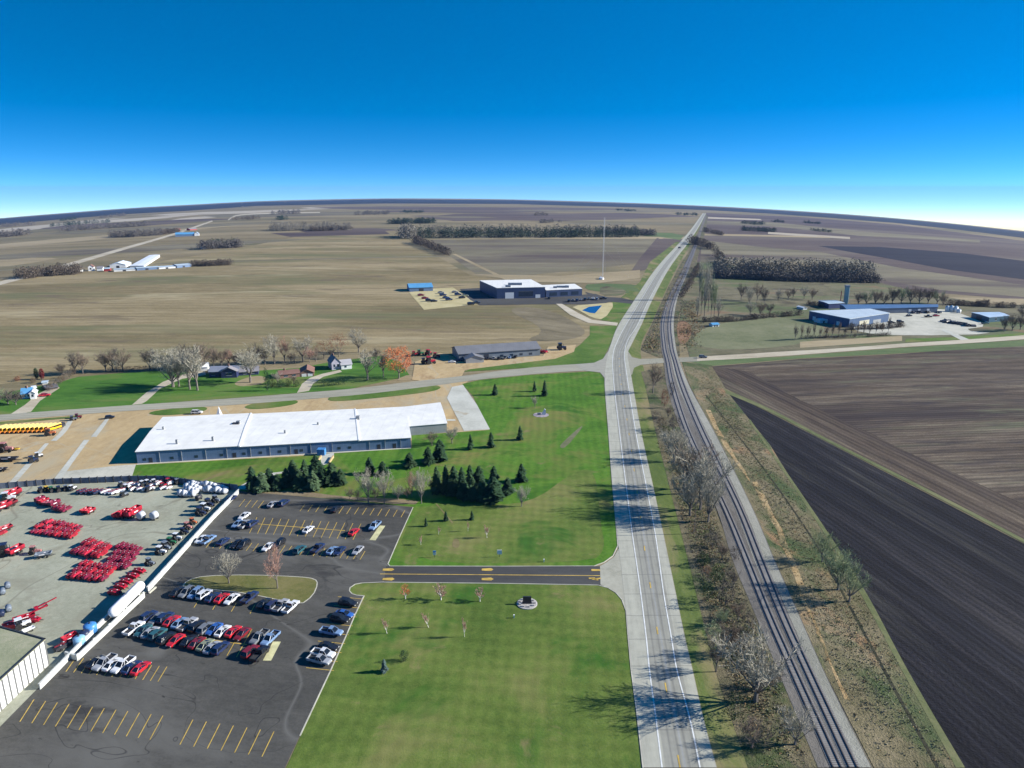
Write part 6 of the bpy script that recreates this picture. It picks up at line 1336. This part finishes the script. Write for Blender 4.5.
for i, (x, y, t, w, le) in enumerate([(438.5, 534.5, 525, 5, .1), (468, 531.5, 519, 4, 0), (487, 538, 522, 8, -.1), (421, 545, 534, 6, 0)]): tree('sprig0', x, y, t, f'young pinkish birch, {nth(i, 4)} on the lawn above the drive', 'young birches above the drive', w, lean=le)
for i, (x, y, t, w, m) in enumerate([(405.5, 599, 584.5, 9, M_orange), (441, 600, 583.5, 13, M_twigp), (480, 601.5, 587, 10, M_twigp)]): tree('sprig1', x, y, t, f'young pinkish tree, {nth(i, 3)} in the upper row of the lower lawn', 'young trees in the lower lawn', w, m)
for i, (x, y, t, w, le) in enumerate([(387, 633.5, 615, 9, -.18), (428.5, 627.5, 609, 9, -.30), (464.5, 637, 614, 7, -.04)]): tree('sprig0', x, y, t, f'white stemmed birch, {nth(i, 3)} in the nearer row of the lower lawn', 'birches in the lower lawn', w, M_twigp, lean=le)
tree('shrub0', 404, 661.5, 650, 'round dark green bush at the foot of the lower lawn', None, 10, M_spr, name='shrub', cat='shrub'); tree('spruce1', 384.5, 672, 659, 'small bluish spruce beside the round dark bush', None, 9, M_sprb, name='evergreen_tree')
tree('fine1', 229, 583.5, 546, 'pale grey bare tree on the grass island', None, 29, M_twig); tree('bare0', 277.5, 588.5, 545, 'brown twigged tree on the grass island', None, 24, M_twigp)
# along highway and railway
RT = [(653, 393, 361.5, 23, 'bare0', M_twigb, 'brown bare tree just south of the railway crossing'), (674, 462, 424, 38, 'fine0', M_twig, 'grey bare tree, first in the thicket going down the highway'), (684, 489, 432, 48, 'fine1', M_twig, 'grey bare tree, second in the thicket going down the highway'), (700, 510, 440, 60, 'fine0', M_twig, 'widest grey bare tree of the thicket beside the highway'), (690, 516, 458, 46, 'fine1', M_twig, 'grey bare tree in front of the widest one in the thicket'), (708, 522, 466, 40, 'fine0', M_twig, 'grey bare tree of the thicket closest to the rails'), (692, 494, 438, 50, 'bare2', M_twigb, 'brownish bare tree at the back of the thicket beside the highway'), (668, 452, 424, 26, 'fine1', M_twig, 'small grey bare tree at the upper end of the thicket'),
      (756, 702, 624, 84, 'fine0', M_twig, 'big pale bare tree between highway and rails at the bottom'), (716, 672, 634, 26, 'bare1', M_twigd, 'dark bare tree beside the big pale bottom tree'), (730, 655, 615, 30, 'fine1', M_twigb, 'brownish bare tree above the big pale bottom tree'), (822, 562, 526, 30, 'fine1', M_twigg, 'smaller green grey tree by the black field'), (838, 590, 546, 44, 'fine0', M_twigg, 'larger green grey tree by the black field'), (849, 602, 558, 36, 'fine1', M_twigg, 'green grey tree lowest of the three by the black field')]
for x, y, t, w, k, m, l in RT: tree(k, x, y, t, l, 'trees along the railway', w, m)
for i, (x, y, t, w, k, m) in enumerate([(664, 408, 388, 9, 'shrub1', M_rust), (671, 398, 380, 7, 'shrub1', M_twigd), (668, 418, 404, 14, 'fine0', M_twigb), (661, 430, 416, 12, 'shrub1', M_shrb), (674, 432, 414, 14, 'shrub1', M_twigd), (666, 437, 425, 11, 'shrub1', M_shr), (655, 420, 410, 9, 'shrub1', M_twigb), (712, 548, 530, 18, 'shrub1', M_twigd), (722, 560, 540, 16, 'fine0', M_twigb), (733, 588, 566, 16, 'fine0', M_twigd), (716, 582, 566, 16, 'shrub1', M_shr), (725, 606, 580, 18, 'shrub1', M_twigd), (708, 600, 584, 16, 'shrub1', M_shr), (738, 620, 598, 18, 'fine1', M_twigb), (748, 632, 612, 16, 'shrub1', M_twigd), (720, 626, 606, 20, 'fine0', M_twigg), (703, 566, 552, 14, 'shrub0', M_shr), (706, 576, 566, 10, 'leafy1', M_rust), (735, 560, 546, 14, 'shrub1', M_twigd), (712, 640, 622, 22, 'shrub1', M_twigg), (740, 655, 634, 22, 'shrub1', M_twigd), (770, 690, 660, 26, 'fine1', M_twigb), (795, 745, 706, 44, 'fine0', M_twig), (752, 748, 716, 36, 'fine1', M_twigb), (735, 720, 694, 30, 'shrub1', M_shr)]):
    l = ['russet', 'dark', 'brown', 'tan', 'dark', 'green'][i % 6]
    l = 'russet' if m is M_rust else 'green' if m is M_shr else 'dark' if m is M_twigd else 'grey green' if m is M_twigg else 'pale' if m is M_twig else 'brown'
    o_ = ORD[i] if i < 20 else ['twenty-first', 'twenty-second', 'twenty-third', 'twenty-fourth', 'lowest'][i - 20]
    tree(k, x, y, t, f'{l} bush, {o_} going down the strip between highway and rails', 'bushes beside the rails', w, m, name='shrub', cat='shrub')
for i, (x, y, t, w) in enumerate([(701, 314, 272, 9), (704, 318, 268, 10), (708, 312, 262, 9), (711, 318, 270, 8), (699, 300, 258, 8), (706, 300, 256, 9), (714, 317, 282, 8), (697, 322, 290, 8), (718, 321, 296, 8)]): tree('tall1' if i % 2 else 'tall0', x, y, t, f'tall pale bare tree, {ORD[i]} of the stand east of the rails', 'tall stand east of the rails', w, M_twig if i % 3 else M_twigg)
for i, (x, y, t, w) in enumerate([(741, 300, 282, 12), (749, 304, 284, 14), (757, 301, 281, 13), (764, 303, 286, 12), (750, 315, 300, 14), (760, 316, 299, 16), (770, 315, 302, 13), (778, 300, 287, 12), (788, 300, 288, 10), (793, 298, 286, 9), (804, 299, 285, 10), (812, 300, 286, 11)]): tree('fine0' if i % 2 else 'bare1', x, y, t, f'grey bare tree, {ORD[i]} from the left in the pasture left of the plant', 'bare trees in the pasture', w, [M_twigd, M_twig, M_twigb][i % 3])
for i, (x, y, t, w) in enumerate([(858, 305, 290, 13), (866, 305, 288, 14), (875, 305, 287, 16), (884, 305, 290, 12), (892, 304, 284, 16), (901, 304, 283, 17), (910, 304, 283, 17), (919, 304, 284, 16), (928, 303.5, 285, 16), (937, 304, 287, 15), (943, 306, 292, 11)]): tree('fine1' if i % 2 else 'fine0', x, y, t, f'grey bare tree, {ORD[i]} from the left behind the long plant hall', 'bare trees behind the plant', w, [M_twigd, M_twigg, M_twigb, M_twigd][i % 4])
for i in range(16): x = 795 + i * 6.2; tree('tall0' if i % 2 else 'tall1', x, 340.5 - i * .45, 340.5 - i * .45 - R.uniform(12, 19), f'thin bare sapling, {ORD[i]} from the left in the line along the gravel road', 'saplings along the gravel road', R.uniform(4, 7), M_twigb if i % 3 else M_twigd)
for i, (x, y, t, w) in enumerate([(1004, 332, 313, 12), (1012, 331, 311, 14), (1020, 330, 312, 13), (978, 306, 298, 8), (985, 306, 297, 8), (1022, 318, 306, 12)]): tree('fine0', x, y, t, f'dark bare tree, {ORD[i]} from the left beyond the pale roofed blue barn', 'bare trees by the blue barn', w, M_twigd)
# ------------------------------------------------------------------ distant belts and groves: masses
def belt(name, label, pts, hpx, n, mat, wid=3.0, kind='stuff', depth=0, trunkless=False, leafn=100, var=.35):
    """mass of crowns along photo points (base line); hpx crown height in pixels"""
    vs, fs = [], []; segs = []; tot = 0
    for a, b in zip(pts, pts[1:]): L = math.hypot(b[0] - a[0], b[1] - a[1]); segs.append((a, b, L)); tot += L
    p0 = G(*pts[0])
    for i in range(n):
        s = R.uniform(0, tot)
        for a, b, L in segs:
            if s <= L: break
            s -= L
        t = s / L; p = G(a[0] + (b[0] - a[0]) * t, a[1] + (b[1] - a[1]) * t - R.uniform(0, depth)); k = mpp(p); h = hpx * k * R.uniform(1 - var, 1 + var * .4); w = wid * k * R.uniform(.7, 1.2)
        for _ in range(leafn):
            x, y, z = R.gauss(0, .38), R.gauss(0, .38), R.uniform(.04, 1); r = math.sqrt(max(.05, 1 - (2 * z - .9) ** 2)); c = p + Vector((x * w * r, y * w * r, z * h)); u = Vector((R.gauss(0, 1), R.gauss(0, 1), R.gauss(0, 1))).normalized(); v = u.cross(Vector((R.gauss(0, 1), R.gauss(0, 1), R.gauss(0, 1)))).normalized(); q = R.uniform(.05, .11) * w; m = len(vs)
            vs += [c - u * q, c + v * q * .6, c + u * q, c - v * q * .6]; fs.append((m, m + 1, m + 2, m + 3))
    me = bpy.data.meshes.new(name); me.from_pydata([tuple(v - p0) for v in vs], [], fs); me.materials.append(mat); o = bpy.data.objects.new(name, me); COL.objects.link(o); o.location = p0
    tag(o, label, 'trees', kind=kind); return o
M_bg = leafy('far grey twigs', (.12, .11, .10), .35); M_bgp = leafy('far pale twigs', (.20, .185, .15), .35); M_bgd = leafy('far dark needles', (.03, .05, .035), .4); M_bgb = leafy('far brown twigs', (.11, .09, .07), .35)

belt('woodland', 'grey wooded mass beyond the dry pasture right of the rails', [(714, 277), (760, 279), (820, 281), (872, 282.5)], 17, 300, M_bgp, 8, depth=3); belt('woodland', 'dark foot of the grey wood right of the rails', [(716, 278.5), (800, 282), (878, 283.5)], 8, 200, M_bgd if False else M_bg, 6, depth=1)
belt('woodland', 'dark evergreen shelterbelt across the middle of the far fields', [(418, 238.5), (480, 238.2), (560, 238), (638, 237.5)], 9, 330, M_bgd, 5, depth=1.5); belt('woodland', 'grey treetops standing behind the dark shelterbelt', [(415, 234), (500, 233.5), (640, 234)], 8, 200, M_bgp, 5, depth=1)
belt('woodland', 'pale round grove at the left end of the shelterbelt', [(401, 239), (414, 239)], 12, 60, M_bgp, 7, depth=3); belt('woodland', 'brushy line of trees running down from the shelterbelt', [(414, 243), (430, 249), (450, 257)], 7, 120, M_bgb, 5, depth=2)
belt('woodland', 'small dark grove above the shelterbelt', [(388, 224.5), (434, 223.5)], 5, 110, M_bgd, 4, depth=1); belt('woodland', 'grey row of trees in the middle distance', [(272, 231.5), (310, 231), (350, 230.5)], 7, 130, M_bgp, 5, depth=2); belt('woodland', 'darker trees at the right of the middle distance row', [(310, 231.5), (352, 230)], 4, 70, M_bgb, 4, depth=1)
belt('hedgerow', 'brown hedgerow of bare trees left of the white farmstead', [(17, 280), (40, 277.5), (80, 274.5)], 8, 150, M_bgb, 5, depth=3); belt('hedgerow', 'brown hedgerow right of the white farmstead', [(192, 267), (231, 265.3)], 5, 100, M_bgb, 4, depth=1.5)
belt('woodland', 'grey tree belt left of the long blue barn', [(111, 238), (140, 237), (162, 235.5)], 5.5, 120, M_bg, 4, depth=1.5); belt('woodland', 'grove of dark and pale trees around sheds in the far field', [(201, 250), (220, 248.8), (241, 247.5)], 7, 110, M_bg, 5, depth=2)
belt('woodland', 'dark trees among the grove in the far field', [(208, 249), (236, 247)], 7.5, 25, M_bgd, 4, depth=2); belt('woodland', 'trees beside the blue barn at the far road', [(161, 235), (178, 233)], 4, 50, M_bgb, 4, depth=1)
for i, (pts, h, n, m, l) in enumerate([([(-20, 239), (30, 235)], 5, 60, M_bg, 'dim belt at the far left edge'), ([(50, 227), (110, 223)], 3, 60, M_bgd, 'thin dark far belt on the left'), ([(-20, 229), (34, 225.5)], 3, 60, M_bg, 'faint belt near the left horizon'), ([(60, 232), (150, 226)], 4, 120, M_bg, 'long dim belt above the left fields'), ([(60, 221.5), (78, 219.5)], 2.2, 25, M_bgd, 'short dark clump near the left horizon'), ([(100, 218.5), (125, 216)], 2.2, 35, M_bg, 'low clump near the left horizon'), ([(230, 220.5), (260, 219.5)], 3, 40, M_bgb, 'brown belt near the far gravel bend'), ([(270, 215), (300, 214)], 3.5, 45, M_bg, 'clump above the middle distance row'),
        ([(277, 220.5), (287, 220)], 4, 15, M_bgd, 'tiny dark clump in pale fields'), ([(355, 215.5), (390, 214.5)], 3.5, 55, M_bg, 'belt above the small dark grove'), ([(400, 213), (425, 212.8)], 2, 40, M_bgd, 'fine dark belt near the middle horizon'), ([(535, 216), (548, 216)], 3, 18, M_bgb, 'small clump in the far middle fields'), ([(540, 223.5), (560, 223)], 3.5, 25, M_bg, 'clump left of the far highway'), ([(600, 234), (655, 236)], 6, 80, M_bg, 'grey trees at the right of the shelterbelt'), ([(676, 215.2), (698, 216)], 2.5, 35, M_bgd, 'dark belt left of the highway vanishing point'), ([(616, 211), (635, 211.6)], 2, 25, M_bgd, 'low dark line near the horizon'),
        ([(742, 224), (765, 225.5)], 3, 45, M_bgd, 'upper dark clump right of the far rails'), ([(742, 231), (775, 232.5)], 4, 60, M_bgd, 'lower dark clump right of the far rails'), ([(770, 222), (785, 223)], 2, 22, M_bgd, 'small dark line on the right horizon side'), ([(802, 223), (820, 224.5)], 2, 25, M_bgd, 'faint dark clump on the right'), ([(810, 231), (832, 232.8)], 2.5, 30, M_bgd, 'thin dark clump far right'), ([(690, 243), (712, 250), (722, 262), (716, 272)], 7, 90, M_bgb, 'scrubby trees crowding the far rails'), ([(704, 232), (722, 236)], 4, 40, M_bgb, 'bushes beside the far crossing'), ([(680, 300), (690, 285), (698, 268)], 6, 60, M_bgb, 'dark brush along the rail bend'), ([(703, 322), (735, 322), (770, 318), (800, 316)], 5, 110, M_bgb, 'dark brush line across the pasture'), ([(800, 339), (850, 338), (890, 336)], 3, 80, M_bgb, 'low brush under the saplings'), ([(846, 330), (885, 329.5), (905, 327)], 5, 60, M_bgb, 'brown brush heap before the metal building'), ([(945, 305), (1000, 308), (1030, 309)], 4.5, 90, M_bgb, 'dark brush behind the blue barn'), ([(808, 305), (830, 309)], 3.5, 40, M_bgb, 'weeds left of the metal building')]):
    belt('woodland' if i < 21 else 'brush', l, pts, h, n, m, max(2.2, h * .8), depth=1)
# ------------------------------------------------------------------ rough weeds beside the rails
def weeds(name, label, poly, n, h0, h1, mats):
    xs = [p[0] for p in poly]; ys = [p[1] for p in poly]; vs, fs, mi = [], [], []; k = 0
    W = [G(*p) for p in poly]; wp = [(p.x, p.y) for p in W]; x0, x1, y0, y1 = min(p[0] for p in wp), max(p[0] for p in wp), min(p[1] for p in wp), max(p[1] for p in wp); c = []
    while k < n:
        if not c or R.random() < .06: c = (R.uniform(x0, x1), R.uniform(y0, y1)); m_ = R.choice(mats[1])
        x, y = c[0] + R.gauss(0, 3.2), c[1] + R.gauss(0, 6)
        if not inside((x, y), wp): c = []; k += .02; continue
        k += 1; h = R.uniform(h0, h1)
        for _ in range(5):
            a = R.uniform(0, 6.28); l = R.uniform(.1, .55); p = Vector((x + R.uniform(-.5, .5), y + R.uniform(-.5, .5), gz(x, y))); t = p + Vector((math.cos(a) * l * h, math.sin(a) * l * h, h * R.uniform(.4, .9))); w = Vector((-math.sin(a), math.cos(a), 0)) * R.uniform(.06, .16); q = len(vs); vs += [p - w * .6, p + w * .6, t + w, t - w]; fs.append((q, q + 1, q + 2, q + 3)); mi.append(m_)
    me = bpy.data.meshes.new(name); me.from_pydata([tuple(v) for v in vs], [], fs)
    for m in mats[0]: me.materials.append(m)
    for f, i in zip(me.polygons, mi): f.material_index = i
    o = bpy.data.objects.new(name, me); COL.objects.link(o); tag(o, label, 'weeds', kind='stuff')
WM = [leafy('dry tan weed', (.33, .26, .14), .3), leafy('rusty weed', (.27, .17, .085), .35), leafy('green weed', (.12, .15, .055), .4), leafy('grey weed', (.24, .22, .165), .35), leafy('dark weed', (.11, .10, .07), .4)]
weeds('weeds', 'rusty tan and green weeds between the rails and the black field', [(690, 368), (712, 368), (728, 396), (770, 448), (815, 521), (860, 592), (905, 675), (955, 768), (878, 768), (828, 671), (801, 612), (778, 558), (752, 500), (717, 432)], 9000, .12, .42, (WM, [0, 1, 2, 2, 3, 3, 4, 0]))
weeds('weeds', 'brown and green brush weeds between the highway and the rails', [(655, 440), (672, 445), (714, 512), (732, 566), (752, 615), (776, 671), (810, 768), (760, 768), (722, 671), (694, 560), (668, 470)], 6500, .15, .55, (WM, [0, 1, 2, 2, 3, 4, 4]))
weeds('weeds', 'dry brush weeds beside the far rail bend', [(641, 350), (655, 322), (670, 290), (684, 266), (688, 268), (672, 300), (660, 320), (659, 356)], 1800, .5, 1.8, (WM, [0, 0, 1, 2, 3]))
weeds('weeds', 'dry tan and rusty weeds east of the rail bend', [(676, 330), (682, 300), (700, 300), (706, 330), (700, 352), (682, 355)], 1500, .5, 1.8, (WM, [0, 1, 1, 2, 3, 4]))
for r_ in list(CARS.values()) + list(PW.values()) + [BUS]: drop(r_)
# ------------------------------------------------------------------ sky, sun, air, camera
SUN_AZ, SUN_EL = math.radians(87), math.radians(25)    # from +Y towards +X
w = bpy.data.worlds.new('World'); S.world = w; w.use_nodes = True
nt = w.node_tree; bg = nt.nodes['Background']
sky = nt.nodes.new('ShaderNodeTexSky'); sky.sky_type = 'NISHITA'; sky.sun_disc = False
sky.sun_elevation = SUN_EL; sky.sun_rotation = SUN_AZ; sky.altitude = 300; sky.air_density = 1.0; sky.dust_density = .05; sky.ozone_density = 3.0
co = nt.nodes.new('ShaderNodeTexCoord')
mp = nt.nodes.new('ShaderNodeMapping'); mp.inputs['Scale'].default_value = (1, 1, SKY_STRETCH); mp.inputs['Location'].default_value = (0, 0, SKY_LIFT)
nt.links.new(co.outputs['Generated'], mp.inputs['Vector'])
nm = nt.nodes.new('ShaderNodeVectorMath'); nm.operation = 'NORMALIZE'; nt.links.new(mp.outputs[0], nm.inputs[0])
nt.links.new(nm.outputs[0], sky.inputs['Vector'])
hs = nt.nodes.new('ShaderNodeHueSaturation'); hs.inputs['Saturation'].default_value = SKY_SAT; hs.inputs['Value'].default_value = 1
nt.links.new(sky.outputs[0], hs.inputs['Color']); nt.links.new(hs.outputs[0], bg.inputs['Color'])
bg.inputs['Strength'].default_value = SKY_STR
ld = bpy.data.lights.new('sun', 'SUN'); ld.energy = SUN_STR; ld.angle = math.radians(.5); ld.color = (1, .955, .88)
lo_ = bpy.data.objects.new('sun', ld); COL.objects.link(lo_); lo_.location = (300, 0, 300)
sd = Vector((math.sin(SUN_AZ) * math.cos(SUN_EL), math.cos(SUN_AZ) * math.cos(SUN_EL), math.sin(SUN_EL)))
lo_.rotation_euler = sd.to_track_quat('Z', 'Y').to_euler()
if HAZE > 0:
    hz = MB().box(-14200, 14200, -3600, 19700, min(v.co.z for v in bpy.data.objects['ground'].data.vertices) - 1, 150).build('haze', None)
    hz['kind'] = 'stuff'; tag(hz, 'thin blue haze lying over the far farmland', 'haze', kind='stuff')
    m = bpy.data.materials.new('thin air'); m.use_nodes = True; t = m.node_tree
    for n in list(t.nodes):
        if n.type != 'OUTPUT_MATERIAL': t.nodes.remove(n)
    v = t.nodes.new('ShaderNodeVolumePrincipled'); v.inputs['Density'].default_value = HAZE; v.inputs['Color'].default_value = (*HAZE_COL, 1); v.inputs['Anisotropy'].default_value = 0
    t.links.new(v.outputs[0], [n for n in t.nodes if n.type == 'OUTPUT_MATERIAL'][0].inputs['Volume'])
    hz.data.materials.append(m)
cd = bpy.data.cameras.new('camera'); cam = bpy.data.objects.new('camera', cd); COL.objects.link(cam)
cam.location = (0, 0, CH); cam.rotation_euler = (PI / 2 - PITCH, 0, 0)
cd.sensor_fit = 'HORIZONTAL'; cd.sensor_width = 36; cd.lens = 36 * F / W; cd.clip_start = .5; cd.clip_end = 80000
S.camera = cam
S.render.engine = 'CYCLES'; S.cycles.use_denoising = True; S.cycles.max_bounces = 5; S.cycles.diffuse_bounces = 2; S.cycles.volume_bounces = 0; S.cycles.glossy_bounces = 2
S.cycles.transparent_max_bounces = 4
vs = S.view_settings; vs.view_transform = 'Standard'; vs.look = 'None'; vs.exposure = EXPOSURE; vs.gamma = 1; vs.use_curve_mapping = False
